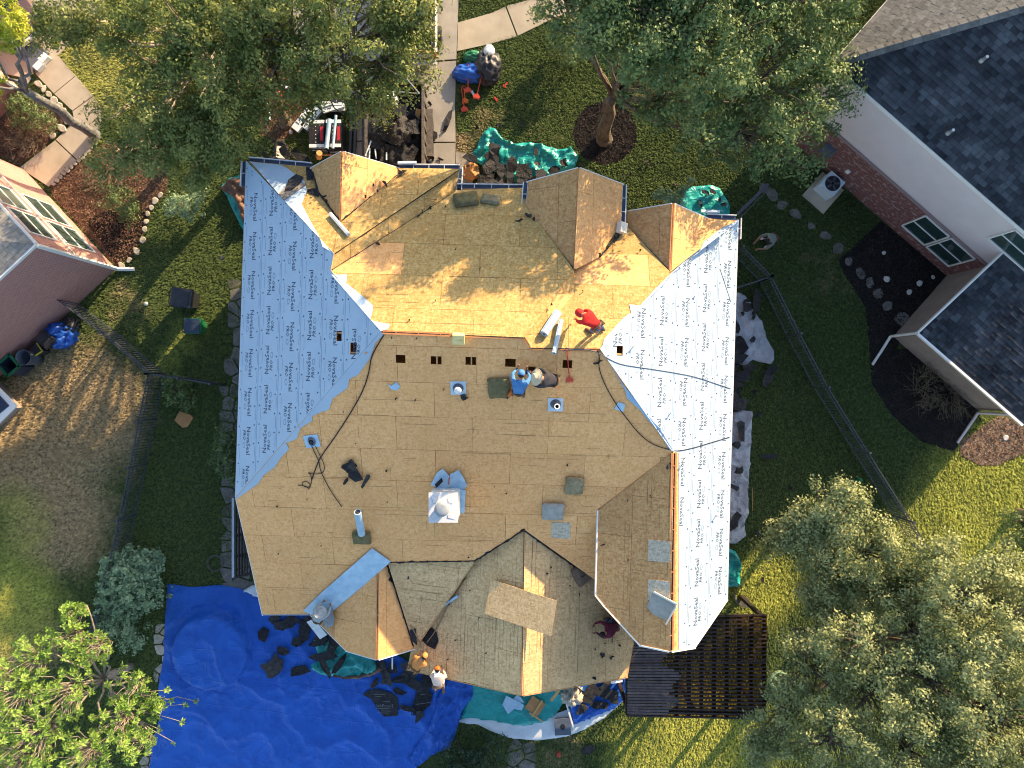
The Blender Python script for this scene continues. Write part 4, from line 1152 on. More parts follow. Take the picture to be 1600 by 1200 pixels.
# ------------------------------------------------------------------ brick walls, roofs of the neighbours
def quad_uv(name, a, b_, z0, z1, m, parent, thick=.12):
    """upright wall from a to b_ (xy), outer face on its left-hand side"""
    a, b_ = Vector((a[0], a[1], 0)), Vector((b_[0], b_[1], 0)); d = b_ - a; L = d.length; d.normalize(); n = Vector((-d.y, d.x, 0))
    b = MB(); inn = -n * thick
    v = [a + Vector((0, 0, z0)), b_ + Vector((0, 0, z0)), b_ + Vector((0, 0, z1)), a + Vector((0, 0, z1))]
    b.add(v + [p + inn for p in v], [(1, 0, 3, 2), (4, 5, 6, 7), (0, 1, 5, 4), (3, 7, 6, 2), (0, 4, 7, 3), (1, 2, 6, 5)])
    o = adopt(b.build(name, m), parent)
    wall_uv(o); return o
def shingled(pl, poly3, m, parent, wt=.24, exp_=.16, named=True, seed=0, lift=.0):
    """overlapping shingle tabs in courses over a roof plane; the nearest 300 are parts, the rest one mass"""
    r_ = random.Random(seed)
    u, v = pl.uv(); o = Vector((0, 0, pl.a))
    poly = [((p - o).dot(u), (p - o).dot(v)) for p in poly3]
    b = MB(); b.prism([from_uv(pl, q, -.01) for q in poly], -pl.n() * .12); adopt(b.build('roof', m), parent); roof = COL.objects[-1] if False else b
    items = []
    vv = min(q[1] for q in poly)
    row = 0
    while vv < max(q[1] for q in poly):
        uu = min(q[0] for q in poly) - r_.uniform(0, .2)
        while uu < max(q[0] for q in poly):
            w = wt * r_.uniform(.7, 1.35)
            c = clean(clip_rect(poly, uu + .004, uu + w - .004, vv, vv + exp_ + .02))
            if len(c) > 2 and area2(c) > .002:
                th = .012 + r_.choice((0, .006, .010))
                top = [from_uv(pl, q, .004 + th * (1 - (q[1] - vv) / exp_)) for q in c]
                ctr = sum(top, Vector()) / len(top)
                s = F / (D - ctr.z); ix, iy = 800 + ctr.x * s, 600 - ctr.y * s
                vis = -20 < ix < 1620 and -20 < iy < 1220
                items.append((0 if vis else 1, abs(ix - 1400) + abs(iy - 300), top))
            uu += w
        vv += exp_; row += 1
    return items, pl
def lay(items_list, m, parent, n_named, name='shingle'):
    al = [(k, d, top, pl) for items, pl in items_list for k, d, top in items]
    al.sort(key=lambda t: (t[0], t[1]))
    for k, d, top, pl in al[:n_named]:
        b = MB(); b.prism(top, -pl.n() * .02); adopt(b.build(name, m), parent)
    b = MB()
    for k, d, top, pl in al[n_named:]: b.prism(top, -pl.n() * .02)
    if b.v:
        o = adopt(b.build(name, m), parent); o['kind'] = 'stuff'

# --- right neighbour
U, V_ = Vector((.753, -.658, 0)), Vector((.658, .753, 0))
C0 = Vector((10.6, 10.6, 0)); W0 = Vector((11.02, 10.63, 0))
nb = empty('neighbour_house', W0 + U * 6 + V_ * 4, 'two storey neighbour house with dark shingle roof, pale stucco over brick', 'house')
e6 = C0 + Vector((0, 0, 6.0)); rid = C0 + U * 5.2 + V_ * 6.4 + Vector((0, 0, 9.2)); ridb = C0 + U * 7.2 + V_ * 6.4 + Vector((0, 0, 9.2))
se_ = [e6 + U * 10.6, e6 + U * 10.6 + V_ * 12.8, ridb]; sw = [e6, e6 + U * 10.6, ridb, rid]; nw = [e6, rid, e6 + V_ * 12.8]
ne = [e6 + V_ * 12.8, rid, ridb, e6 + V_ * 12.8 + U * 10.6]
p_sw, p_nw = fitplane(sw), fitplane([nw[0], nw[1], nw[2]])
i1 = shingled(p_sw, sw, M['asphalt'], nb, seed=1); i2 = shingled(p_nw, [nw[0], nw[1], nw[2]], M['asphalt_sunlit'], nb, seed=2)
b = MB(); b.prism(se_, (0, 0, -.1)); adopt(b.build('roof', M['asphalt']), nb)
b = MB(); b.prism(ne, (0, 0, -.1)); adopt(b.build('roof', M['asphalt']), nb)
lay([i1], M['asphalt'], nb, 150); lay([i2], M['asphalt_sunlit'], nb, 60)
# hip cap shingles
hb = MB(); n_ = 34
hip_d = (rid - e6) / n_
for k in range(n_):
    a = e6 + hip_d * k; c = e6 + hip_d * (k + 1.15)
    s = Vector((hip_d.y, -hip_d.x, 0)).normalized() * .17
    top = Vector((0, 0, .075))
    q = MB(); q.add([a + s + Vector((0, 0, -.02)), a + top, a - s + Vector((0, 0, -.02)), c + s + Vector((0, 0, -.035)), c + top - Vector((0, 0, .012)), c - s + Vector((0, 0, -.035))], [(0, 1, 4, 3), (1, 2, 5, 4)])
    o = adopt(q.build('hip_cap', M['asphalt_sunlit']), nb)
WL = W0 + U * 10.3
quad_uv('wall', WL, W0, 2.55, 5.9, M['stucco'], nb); quad_uv('wall', WL - V_ * .03, W0 - V_ * .03, 0, 2.55, M['brick_wash'], nb)
quad_uv('wall', W0, W0 + V_ * 12, 0, 5.9, M['brick_wash'], nb); quad_uv('wall', WL + V_ * 12, WL, 0, 5.9, M['stucco'], nb)
b = MB(); b.bar(e6 + Vector((0, 0, -.08)), e6 + U * 10.6 + Vector((0, 0, -.08)), .05, .16); b.bar(e6 + Vector((0, 0, -.08)), e6 + V_ * 12.8 + Vector((0, 0, -.08)), .05, .16); adopt(b.build('fascia', M['trim']), nb)
b = MB(); b.bar(WL - V_ * .05 + Vector((0, 0, 2.6)), W0 - V_ * .05 + Vector((0, 0, 2.6)), .07, .1); adopt(b.build('brick_ledge', M['brick_wash']), nb)
def window(parent, base, d, n, s0, s1, z0, z1, panes=(2, 1), fr=.07, depth=.05):
    """frame with glass panes on a wall: base point, direction along the wall, outward normal"""
    base, d, n = Vector(base), Vector(d), Vector(n)
    def pt(s, z, o=0): return base + d * s + n * o + Vector((0, 0, z))
    f = MB()
    for a, c in ((pt(s0, z0), pt(s1, z0)), (pt(s0, z1), pt(s1, z1))): f.bar(a + n * depth / 2, c + n * depth / 2, depth, fr)
    for s in [s0 + (s1 - s0) * k / panes[0] for k in range(panes[0] + 1)]: f.bar(pt(s, z0 + fr / 2, depth / 2), pt(s, z1 - fr / 2, depth / 2), depth if s in (s0, s1) else depth * .9, fr * (1 if s in (s0, s1) else .8), up=n)
    for z in [z0 + (z1 - z0) * k / panes[1] for k in range(1, panes[1])]: f.bar(pt(s0 + fr / 2, z, depth * .42), pt(s1 - fr / 2, z, depth * .42), depth * .8, fr * .7)
    w = adopt(f.build('window', M['trim']), parent)
    for i in range(panes[0]):
        for j in range(panes[1]):
            a, c = s0 + (s1 - s0) * i / panes[0], s0 + (s1 - s0) * (i + 1) / panes[0]; zl, zh = z0 + (z1 - z0) * j / panes[1], z0 + (z1 - z0) * (j + 1) / panes[1]
            g = MB(); g.add([pt(a, zl, .012 + .006 * j), pt(c, zl, .012 + .006 * j), pt(c, zh, .014 + .006 * j), pt(a, zh, .014 + .006 * j)], [(0, 1, 2, 3)])
            o = g.build('pane', M['glass']); o.parent = w
    return w
window(nb, W0 - V_ * .03, U, -V_, 6.35, 7.55, .75, 2.40, (1, 2)); window(nb, W0 - V_ * .03, U, -V_, 7.65, 8.85, .75, 2.40, (1, 2))
window(nb, W0, U, -V_, 8.15, 9.9, 3.9, 5.3, (1, 2))
# vent pipes on the dark roof
for px, py in ((1533, 95), (1481, 208)):
    a = p_sw.at(px, py)
    g = MB(); uu, vv = p_sw.uv(); g.bar(a - vv * .22 + p_sw.n() * .02, a + vv * .22 + p_sw.n() * .02, .32, .012, up=p_sw.n()); fl = adopt(g.build('vent_flashing', M['black']), nb)
    g = MB(); g.tube([a, a + Vector((0, 0, .30))], .05, 10); g.lathe([(.09, 0), (.07, .06), (.052, .1)], a, 10); o = g.build('vent_pipe', M['metal']); o.parent = fl
# lower garage wing
gw = [W0 + U * 8.95, W0 + U * 8.95 - V_ * 3.75, W0 + U * 14.2 - V_ * 3.75, W0 + U * 14.2 + V_ * .6, W0 + U * 10.32 + V_ * .6, W0 + U * 10.32]
gpts = [p + Vector((0, 0, 2.7 + 1.05 / 3.75 * ((p - gw[1]).dot(V_)))) for p in gw]
p_g = fitplane(gpts)
b = MB(); b.prism([gpts[4], gpts[3], gpts[3] + V_ * 4.4 + Vector((0, 0, -1.2)), gpts[4] + V_ * 4.4 + Vector((0, 0, -1.2))], (0, 0, -.1)); adopt(b.build('roof', M['asphalt']), nb)
i3 = shingled(p_g, gpts, M['asphalt'], nb, seed=4)
lay([i3], M['asphalt'], nb, 90)
A0 = W0 + U * 9.3; A1 = A0 - V_ * 3.38; A2 = A1 + U * 4.6
quad_uv('wall', A1, A0, 0, 2.75, M['stucco_dim'], nb); quad_uv('wall', A2, A1, 0, 2.6, M['stucco_dim'], nb); quad_uv('wall', A2 + V_ * 7.6, A2, 0, 2.75, M['stucco_dim'], nb)
b = MB(); b.bar(gpts[0] - U * .02, gpts[1] - U * .02, .06, .14); b.bar(gpts[1] - V_ * .03, gpts[2] - V_ * .03, .09, .11); adopt(b.build('gutter', M['trim']), nb)
for base, k in ((A1 - U * .12 - V_ * .1, 0), (A2 + U * .08 - V_ * .1, 1)):
    g = MB(); top = (gpts[1] if k == 0 else gpts[2]) + Vector((0, 0, -.08))
    g.tube([top, base + Vector((0, 0, 2.3)), base + Vector((0, 0, .12))], .055, 4)
    end = P(1363, 570, .05) if k == 0 else P(1496, 692, .05)
    mid = base + (end - base) * .45 + Vector((.08, .1, .05)); mid.z = .08
    g.tube([base + Vector((0, 0, .12)), mid, end], .06, 5)
    adopt(g.build('downspout', M['trim'] if k == 0 else M['stucco']), nb)
# brass wall outlets
b = MB(); b.box(W0 + U * 3.2 - V_ * .1 + Vector((0, 0, 1.2)), (.16, .06, .22), rz=math.atan2(U.y, U.x)); adopt(b.build('outlet_box', M['trim']), nb)
b = MB(); b.box(W0 + U * 2.0 - V_ * .12 + Vector((0, 0, 1.4)), (.5, .16, .7), rz=math.atan2(U.y, U.x)); adopt(b.build('meter_box', M['plastic_grey']), nb)

# --- left neighbour
LA, LC = Vector((-.68, .733, 0)), Vector((-.733, -.68, 0))
B0 = P(182, 420, 0)
lh = empty('brick_house', B0 + LA * 3 + LC * 5, 'two storey red brick neighbour house with white corner downspout', 'house')
quad_uv('wall', B0 + LA * 5.6, B0, 0, 5.1, M['brick'], lh) ; quad_uv('wall', B0, B0 + LC * 13, 0, 5.1, M['brick'], lh); quad_uv('wall', B0 + LA * 5.6 + LC * 13, B0 + LA * 5.6, 0, 5.1, M['brick'], lh)
# the wall helper puts the outer face on its left: check done in the viewport order above
e0 = B0 - LA * .08 - LC * .08 + Vector((0, 0, 5.25))
rp = [e0, e0 + LA * 5.8, e0 + LA * 2.9 + LC * 2.9 + Vector((0, 0, 1.6)), e0 + LC * 13]
ridge2 = e0 + LA * 2.9 + LC * 13 + Vector((0, 0, 1.6))
pa = fitplane([rp[0], rp[1], rp[2]]); pb = fitplane([rp[0], rp[2], rp[3]])
ia = shingled(pa, [rp[0], rp[2], rp[1]], M['asphalt_pale'], lh, seed=5); ib = shingled(pb, [rp[0], rp[3], ridge2, rp[2]], M['asphalt_pale'], lh, seed=6)
lay([ia, ib], M['asphalt_pale'], lh, 60)
b = MB(); b.prism([rp[1], rp[2], ridge2, e0 + LA * 5.8 + LC * 13], (0, 0, -.1)); adopt(b.build('roof', M['asphalt_pale']), lh)
b = MB(); b.bar(e0 + Vector((0, 0, -.07)), e0 + LA * 5.8 + Vector((0, 0, -.07)), .13, .13); b.bar(e0 + Vector((0, 0, -.07)), e0 + LC * 13 + Vector((0, 0, -.07)), .13, .13); adopt(b.build('gutter', M['trim']), lh)
b = MB(); dsp = B0 - LC * .06 - LA * .10; b.tube([dsp + Vector((0, 0, 5.1)), dsp + Vector((0, 0, .15))], .085, 4); b.tube([dsp + Vector((0, 0, .15)), dsp - LC * .5 - LA * .45 + Vector((0, 0, .06))], .08, 4); adopt(b.build('downspout', M['trim']), lh)
for s0, s1, z0, z1 in ((.7, 1.9, .7, 2.5), (2.1, 3.3, .7, 2.5), (.7, 1.9, 3.1, 4.6), (2.1, 3.3, 3.1, 4.6), (3.9, 4.9, 3.1, 4.6)):
    window(lh, B0, LA, -LC, s0, s1, z0, z1, (1, 2), fr=.055)
b = MB(); b.bar(B0 - LC * .04 + Vector((0, 0, 2.85)), B0 + LA * 5.6 - LC * .04 + Vector((0, 0, 2.85)), .09, .12); adopt(b.build('brick_band', M['brick']), lh)
# gas meter by the corner, hanging light and vent
mt = empty('gas_meter', P(148, 443, 0), 'grey utility meter with pipes against the brick wall', 'meter')
g = MB(); c = P(146, 441, 0); g.box(c + Vector((0, 0, .75)), (.32, .22, .38), rz=.75); adopt(g.build('meter_body', M['plastic_grey']), mt)
g = MB(); g.tube([c + Vector((.2, .1, 0)), c + Vector((.2, .1, .8)), c + Vector((0, 0, .95)), c + Vector((-.2, -.1, .8)), c + Vector((-.2, -.1, 0))], .03, 6); g.tube([c + Vector((.42, .3, 0)), c + Vector((.42, .3, .6)), c + Vector((.2, .1, .6))], .03, 6); adopt(g.build('pipe', M['metal']), mt)
g = MB(); g.lathe([(.12, 0), (.12, .08), (.04, .12)], c + Vector((.42, .3, .6)), 10); adopt(g.build('regulator', M['metal']), mt)
B2 = P(40, 148, 0)
pb2 = empty('brick_porch', B2 + LC * 2, 'low part of a red brick front with white downspout at the far left', 'building')
quad_uv('wall', B2, B2 + LC * 6, 0, 5, M['brick'], pb2); quad_uv('wall', B2 + LA * 3, B2, 0, 5, M['brick'], pb2)
b = MB(); d2 = B2 - LC * .06 - LA * .06; b.tube([d2 + Vector((0, 0, 5)), d2 + Vector((0, 0, .1))], .07, 4); adopt(b.build('downspout', M['trim']), pb2)
b = MB(); b.prism([B2 + Vector((0, 0, 5.0)), B2 + LA * 3 + Vector((0, 0, 5.0)), B2 + LA * 3 + LC * 6 + Vector((0, 0, 5.0)), B2 + LC * 6 + Vector((0, 0, 5.0))], (0, 0, .15)); adopt(b.build('roof', M['asphalt_pale']), pb2)
# corner of another roof at the left edge
lr = empty('shed', P(-30, 635, 0), 'corner of a small dark glass roofed shed at the left edge', 'shed')
b = MB(); q = [P(-60, 560, 2.2), P(-2, 606, 2.2), P(26, 634, 2.2), P(-2, 662, 2.2), P(-60, 700, 2.2)]; b.prism(q, (0, 0, -.08)); adopt(b.build('roof', M['trim']), lr)
b = MB(); q = [P(-60, 572, 2.24), P(-6, 612, 2.24), P(14, 634, 2.24), P(-8, 652, 2.24), P(-60, 688, 2.24)]; b.prism(q, (0, 0, -.03)); adopt(b.build('roof_panel', M['plastic_navy']), lr)
b = MB(); b.box(P(-40, 630, 1.05), (1.6, 1.9, 2.1), rz=.7); adopt(b.build('wall', M['stucco_dim']), lr)

# ------------------------------------------------------------------ trees
def leaves(name, C, Nrm, L, W, m, parent=None, jit=.5):
    n = len(C)
    nn = Nrm + rng.normal(0, jit, (n, 3)); nn /= np.linalg.norm(nn, axis=1, keepdims=True) + 1e-9
    t = rng.normal(0, 1, (n, 3)); t -= nn * (t * nn).sum(1, keepdims=True); t /= np.linalg.norm(t, axis=1, keepdims=True) + 1e-9
    bb = np.cross(nn, t)
    k_ = rng.uniform(.45, 1.4, n); l = (L * k_)[:, None]; w = (W * k_ * rng.uniform(.75, 1.2, n))[:, None]
    Vv = np.stack([C - t * l / 2, C + bb * w / 2 + nn * w * .18, C + t * l / 2, C - bb * w / 2 + nn * w * .18], 1)
    me = bpy.data.meshes.new(name); me.vertices.add(n * 4); me.vertices.foreach_set('co', Vv.ravel())
    me.loops.add(n * 4); me.loops.foreach_set('vertex_index', np.arange(n * 4)); me.polygons.add(n)
    me.polygons.foreach_set('loop_start', np.arange(0, n * 4, 4)); me.update(); me.validate()
    me.materials.append(m)
    return link(name, me, parent)

for nm_, px_, n_c, m_c in LATE_CHIPS: chips(nm_, px_, n_c, M[m_c])

def crown_points(lobes, n, clump=.34, per=110, shell=.62, flat=.75, gap=-.06):
    """leaf positions: rounded leafy tufts over the outer shell of each lobe, with open gaps between"""
    wts = np.array([r ** 2 for *_, r in lobes]); wts /= wts.sum()
    C, Nn, tips = [], [], []
    for (x, y, z, r), w in zip(lobes, wts):
        k = max(3, int(n * w / per * 1.25))
        d = rng.normal(0, 1, (k, 3)); d[:, 2] = d[:, 2] * .8 + .3
        d /= np.linalg.norm(d, axis=1, keepdims=True)
        ph = rng.uniform(0, 6, 3)
        bumpy = 1 + .20 * np.sin(d[:, 0] * 4 + ph[0]) * np.sin(d[:, 1] * 4 + ph[1]) + .14 * np.sin(d[:, 2] * 6 + d[:, 0] * 5 + ph[2])
        rad = r * bumpy * (shell + (1 - shell) * rng.random(k) ** .5) * rng.choice([1, 1, 1, .7, 1.18], k)
        c = np.array([x, y, z]) + d * rad[:, None] * np.array([1, 1, flat])
        keep = np.array([noise.noise(Vector(q) * 1.15) > gap for q in c]) | (np.arange(k) < 2)
        c, d = c[keep], d[keep]; k = len(c)
        tips.append((np.array([x, y, z]), c))
        sz = clump * rng.uniform(.55, 1.45, k)
        e = rng.normal(0, 1, (k, per, 3)); e[:, :, 2] = e[:, :, 2] * .8 + .15; e /= np.linalg.norm(e, axis=2, keepdims=True)
        rr = rng.random((k, per, 1)) ** .45
        elong = d[:, None, :] * (rng.random((k, per, 1)) - .35) * clump * 1.1
        pos = c[:, None, :] + e * rr * sz[:, None, None] * np.array([1, 1, .8]) + elong
        C.append(pos.reshape(-1, 3)); Nn.append((e * .9 + d[:, None, :] * .35 + np.array([0, 0, .45])).reshape(-1, 3))
    return np.concatenate(C), np.concatenate(Nn), tips

def limb(mb, a, b_, r0, r1, seed, wob=.12, n=5):
    r_ = random.Random(seed); a, b_ = Vector(a), Vector(b_); L = (b_ - a).length; pts = []
    for k in range(n + 1):
        t = k / n; p = a.lerp(b_, t)
        if 0 < k < n: p += Vector((r_.uniform(-1, 1), r_.uniform(-1, 1), r_.uniform(-.3, .6))) * L * wob * .6
        pts.append(p)
    mb.tube(pts, [r0 + (r1 - r0) * k / n for k in range(n + 1)], 7)

def tree(name, label, base_px, fork_z, lobes_px, n, L, W, m, bark, r0, fork_px=None, twigs=26, group=None, cat='tree', shell=.62, per=110, clump=.36, flat=.75, tw=.03, gap=-.06):
    base = P(*base_px, 0)
    root = empty(name, base, label, cat, group)
    lobes = [(*P(px, py, z), r) for px, py, z, r in lobes_px]
    fork = P(*fork_px, fork_z) if fork_px else base + Vector((0, 0, fork_z))
    mb = MB(); limb(mb, base - Vector((0, 0, .1)), fork, r0 * 1.25, r0 * .8, 1, .05)
    mb.tube([base - Vector((0, 0, .05)), base + Vector((0, 0, .22))], [r0 * 1.7, r0 * 1.2], 9)
    adopt(mb.build('trunk', bark, smooth=True), root)
    C, Nn, tips = crown_points(lobes, n, clump, per, shell, flat, gap)
    bm_ = MB(); r_ = random.Random(5)
    for i, (c, tp) in enumerate(tips):
        c = Vector(c) - Vector((0, 0, .3)); rr = lobes[i][3]
        limb(bm_, fork, c, r0 * .38, r0 * .12, i + 10, .06)
        for k in range(min(len(tp), twigs)):
            q = Vector(tp[r_.randrange(len(tp))])
            limb(bm_, c.lerp(fork, r_.uniform(0, .25)), q, tw * 1.4, tw * .35, r_.random(), .10, 3)
    adopt(bm_.build('branch', bark, smooth=True), root)
    adopt(leaves('crown', C, Nn, L, W, m), root)
    return root

tree('live_oak', 'broad live oak whose trunk rises from the round mulch ring', (944, 218), 3.4,
     [(1010, 30, 9.2, 1.5), (1090, 20, 9.0, 1.9), (1190, 40, 7.5, 2.1), (1265, 70, 6.5, 1.35), (1100, 110, 8.6, 1.5), (1195, 130, 6.8, 1.9), (1272, 165, 5.6, 1.15), (1180, 210, 5.6, 1.4), (1085, 175, 5.2, 1.1),
      (1235, 228, 4.9, 1.0), (935, 35, 8.6, 1.1), (875, -40, 8.8, 1.1), (1000, -150, 9.8, 1.8), (1020, 5, 9.6, 1.2), (885, 22, 5.8, .8), (1000, -70, 9.0, 2.0), (1130, -70, 8.6, 2.4), (1230, -40, 7.5, 1.9), (1040, 150, 5.6, .95), (982, 105, 8.3, .85), (1120, 225, 4.6, .8), (1262, 262, 4.2, .5), (1300, 120, 6, .8), (1080, 60, 8.6, 1.4)],
     125000, .115, .065, M['leaf_dark'], M['bark'], .24, fork_px=(958, 150))
tree('live_oak', 'live oak over the driveway hiding the parked pickup', (446, 192), 3.2,
     [(450, 55, 7, 1.7), (555, 50, 7.4, 1.9), (612, 92, 6.4, 1.3), (632, 30, 7, 1.0), (500, 122, 6, 1.4), (578, 132, 5.6, 1.0), (402, 40, 7, 1.2), (520, -30, 8, 2.1), (470, 150, 5, .8), (640, -30, 7.6, 1.3), (430, 100, 6, .9), (590, 165, 5.2, .45), (645, 105, 5.6, .5)],
     66000, .11, .058, M['leaf_oak'], M['bark'], .2, fork_px=(418, 124))
tree('live_oak', 'straggling live oak with pale bare limbs over the left beds', (352, 150), 3.0,
     [(330, 140, 6.5, 1.35), (258, 135, 6.5, 1.15), (362, 195, 5.6, 1.2), (290, 215, 5.6, 1.4), (215, 95, 6.6, .75), (338, 258, 4.8, .85), (236, 205, 5.5, 1.0), (310, 50, 7, .8), (205, 30, 7, 1.1), (140, 50, 6.4, .7), (105, 15, 7, .9), (385, 155, 5.6, .8), (176, 175, 5.4, .5), (270, 20, 7.4, 1.0), (168, 255, 4.6, .7), (200, 238, 4.8, .6), (305, 285, 4.0, .4), (75, 55, 5.4, .6), (385, 80, 6.2, .7), (345, 20, 7.2, .9)],
     62000, .11, .056, M['leaf_oak'], M['bark_pale'], .19, fork_px=(335, 70), twigs=10, tw=.018, gap=-.2)
tree('live_oak', 'smaller olive live oak beside the black fence on the right', (1240, 812), 2.4,
     [(1308, 812, 5.4, 1.1), (1255, 838, 4.8, 1.0), (1362, 868, 5.4, 1.15), (1300, 880, 4.8, 1.15), (1402, 900, 5, .8), (1330, 782, 5.8, .6), (1212, 845, 4.4, .5), (1352, 915, 4.8, .9), (1420, 935, 5.2, .8), (1285, 930, 4.2, .7)],
     56000, .10, .052, M['leaf_olive'], M['bark'], .14)
tree('live_oak', 'large olive live oak filling the lower right corner', (1302, 960), 3.0,
     [(1500, 925, 7, 1.55), (1440, 985, 6.6, 1.4), (1352, 1015, 6.4, 1.35), (1560, 1000, 7.6, 1.8), (1470, 1075, 7.5, 1.8), (1362, 1095, 6.6, 1.55), (1262, 1050, 5.4, 1.1), (1232, 1118, 5, 1.2), (1300, 1170, 6, 1.5), (1580, 1130, 8, 2.0), (1430, 1190, 7.5, 2.0), (1530, 1235, 8, 1.9), (1180, 1165, 4.4, .8), (1560, 905, 6.6, .9), (1478, 872, 6.4, .65), (1290, 985, 5, .75), (1240, 985, 4.4, .5), (1620, 960, 7, 1.2)],
     150000, .10, .052, M['leaf_olive'], M['bark'], .22, clump=.33)
tree('live_oak', 'dark tree crown cut by the right edge beside the sunlit grass', (1590, 800), 2.0,
     [(1625, 815, 4.5, 1.0), (1600, 850, 4.2, .7), (1640, 870, 5, 1.0)], 9000, .10, .052, M['leaf_dark'], M['bark'], .12)
tree('tall_tree', 'tall grey trunked tree with yellow green tip crossing the left walk', (150, 213), 4.6,
     [(14, 26, 9, .46), (12, 62, 8.6, .42), (-40, 60, 9, .6), (-50, 120, 7, .8), (22, 45, 9.2, .28)], 11000, .13, .03, M['leaf_pine'], M['bark_grey'], .17, fork_px=(42, 143), twigs=5, per=40, clump=.13, flat=1, gap=-9)
for nm, lb, base, lobes, n, L, W, mm, kw in [
    ('round_shrub', 'dense round grey green shrub beside the blue tarp', (218, 893), [(205, 908, .9, 1.12), (195, 930, .7, .7), (225, 885, .8, .7)], 15000, .11, .065, 'leaf_sage', dict(shell=.9, flat=.8, gap=-9, clump=.13, per=26)),
    ('garden_shrub', 'yellow green shrub beside the cream stones', (55, 178), [(45, 178, .6, .75), (62, 190, .5, .5), (30, 165, .5, .5)], 3600, .09, .03, 'leaf_shrub', dict(shell=.5)),
    ('garden_shrub', 'bushy shrub in the dark mulch by the curved edging', (190, 322), [(190, 318, .5, .65), (202, 330, .4, .4)], 2600, .09, .03, 'leaf_shrub', dict(shell=.5)),
    ('garden_shrub', 'loose silvery shrub on the lawn beside the curved edging', (285, 318), [(285, 318, .9, .55), (300, 330, .7, .35), (268, 325, .7, .3), (310, 305, .9, .35)], 1800, .10, .04, 'leaf_sage', dict(shell=.3)),
    ('garden_shrub', 'leafy shrub against the side wall under the white roof edge', (362, 700), [(356, 690, .8, .5), (352, 722, .8, .5), (360, 745, .6, .35)], 2600, .11, .05, 'leaf_shrub', dict(shell=.5)),
    ('garden_shrub', 'dark green shrub growing through the fence by the cardboard lid', (276, 612), [(276, 610, .5, .6), (295, 625, .4, .4)], 1300, .12, .045, 'leaf_dark', dict(shell=.4)),
    ('flowering_shrub', 'blue flowering shrub below the white edged tarp', (735, 1175), [(720, 1185, .5, .75), (760, 1180, .5, .8), (740, 1210, .6, 1.0), (700, 1215, .5, .7)], 8000, .10, .035, 'leaf_flower', dict(shell=.5)),
    ('sparse_shrub', 'scrubby undergrowth beneath the lime green tree', (190, 985), [(195, 985, .8, .8), (175, 970, .7, .5), (215, 1000, .6, .5)], 2200, .10, .04, 'leaf_sage', dict(shell=.3)),
    ('front_shrub', 'tall leafy shrub tip poking above the front gutter', (1056, 345), [(1050, 312, 3.6, .28), (1070, 300, 3.7, .22), (1030, 310, 3.6, .2), (1078, 285, 3.8, .14)], 900, .13, .045, 'leaf_sage', dict(shell=.3, clump=.12)),
    ('front_bush', 'dark shrub at the upper edge beside the front walk', (900, 70), [(895, 78, .8, .7), (870, 62, .6, .5)], 2600, .10, .045, 'leaf_dark', dict(shell=.5)),
]:
    tree(nm, lb, base, max(.25, lobes[0][2] * .4), lobes, n, L, W, M[mm], M['twig'], .03, cat='shrub', twigs=12, tw=.008, **{'per': 30, 'clump': .16, 'gap': -.3, **kw})
# leafless brown bushes: fans of twigs
def twig_bush(label, px, r, n, seed, h=.7, m='twig'):
    r_ = random.Random(seed); c = P(*px, 0); b = MB()
    for k in range(n):
        t = r_.uniform(0, 6.28); rr = r * r_.random() ** .5; a = c + Vector((math.cos(t + .5) * rr * .6, math.sin(t + .5) * rr * .6, .05)); e = c + Vector((math.cos(t) * rr, math.sin(t) * rr, h * r_.uniform(.4, 1)))
        e += Vector((r_.uniform(-.35, .35), r_.uniform(-.35, .35), 0)); limb(b, a, e, .008, .003, k, .5, 4)
        for q in range(2):
            f = e + Vector((r_.uniform(-.25, .25), r_.uniform(-.25, .25), r_.uniform(-.1, .15))); b.tube([a.lerp(e, .6), f], [.007, .003], 3)
    return tag(b.build('bare_shrub', M[m]), label, 'shrub')
twig_bush('leafless brown shrub in the black mulch by the garage wall', (1465, 600), 1.5, 150, 1)
twig_bush('dry brown ground shrub beside the brick neighbour wall', (45, 215), .9, 110, 2, .5)
twig_bush('dry twiggy shrub in the brown mulch below the oak', (165, 275), .9, 90, 3, .4)

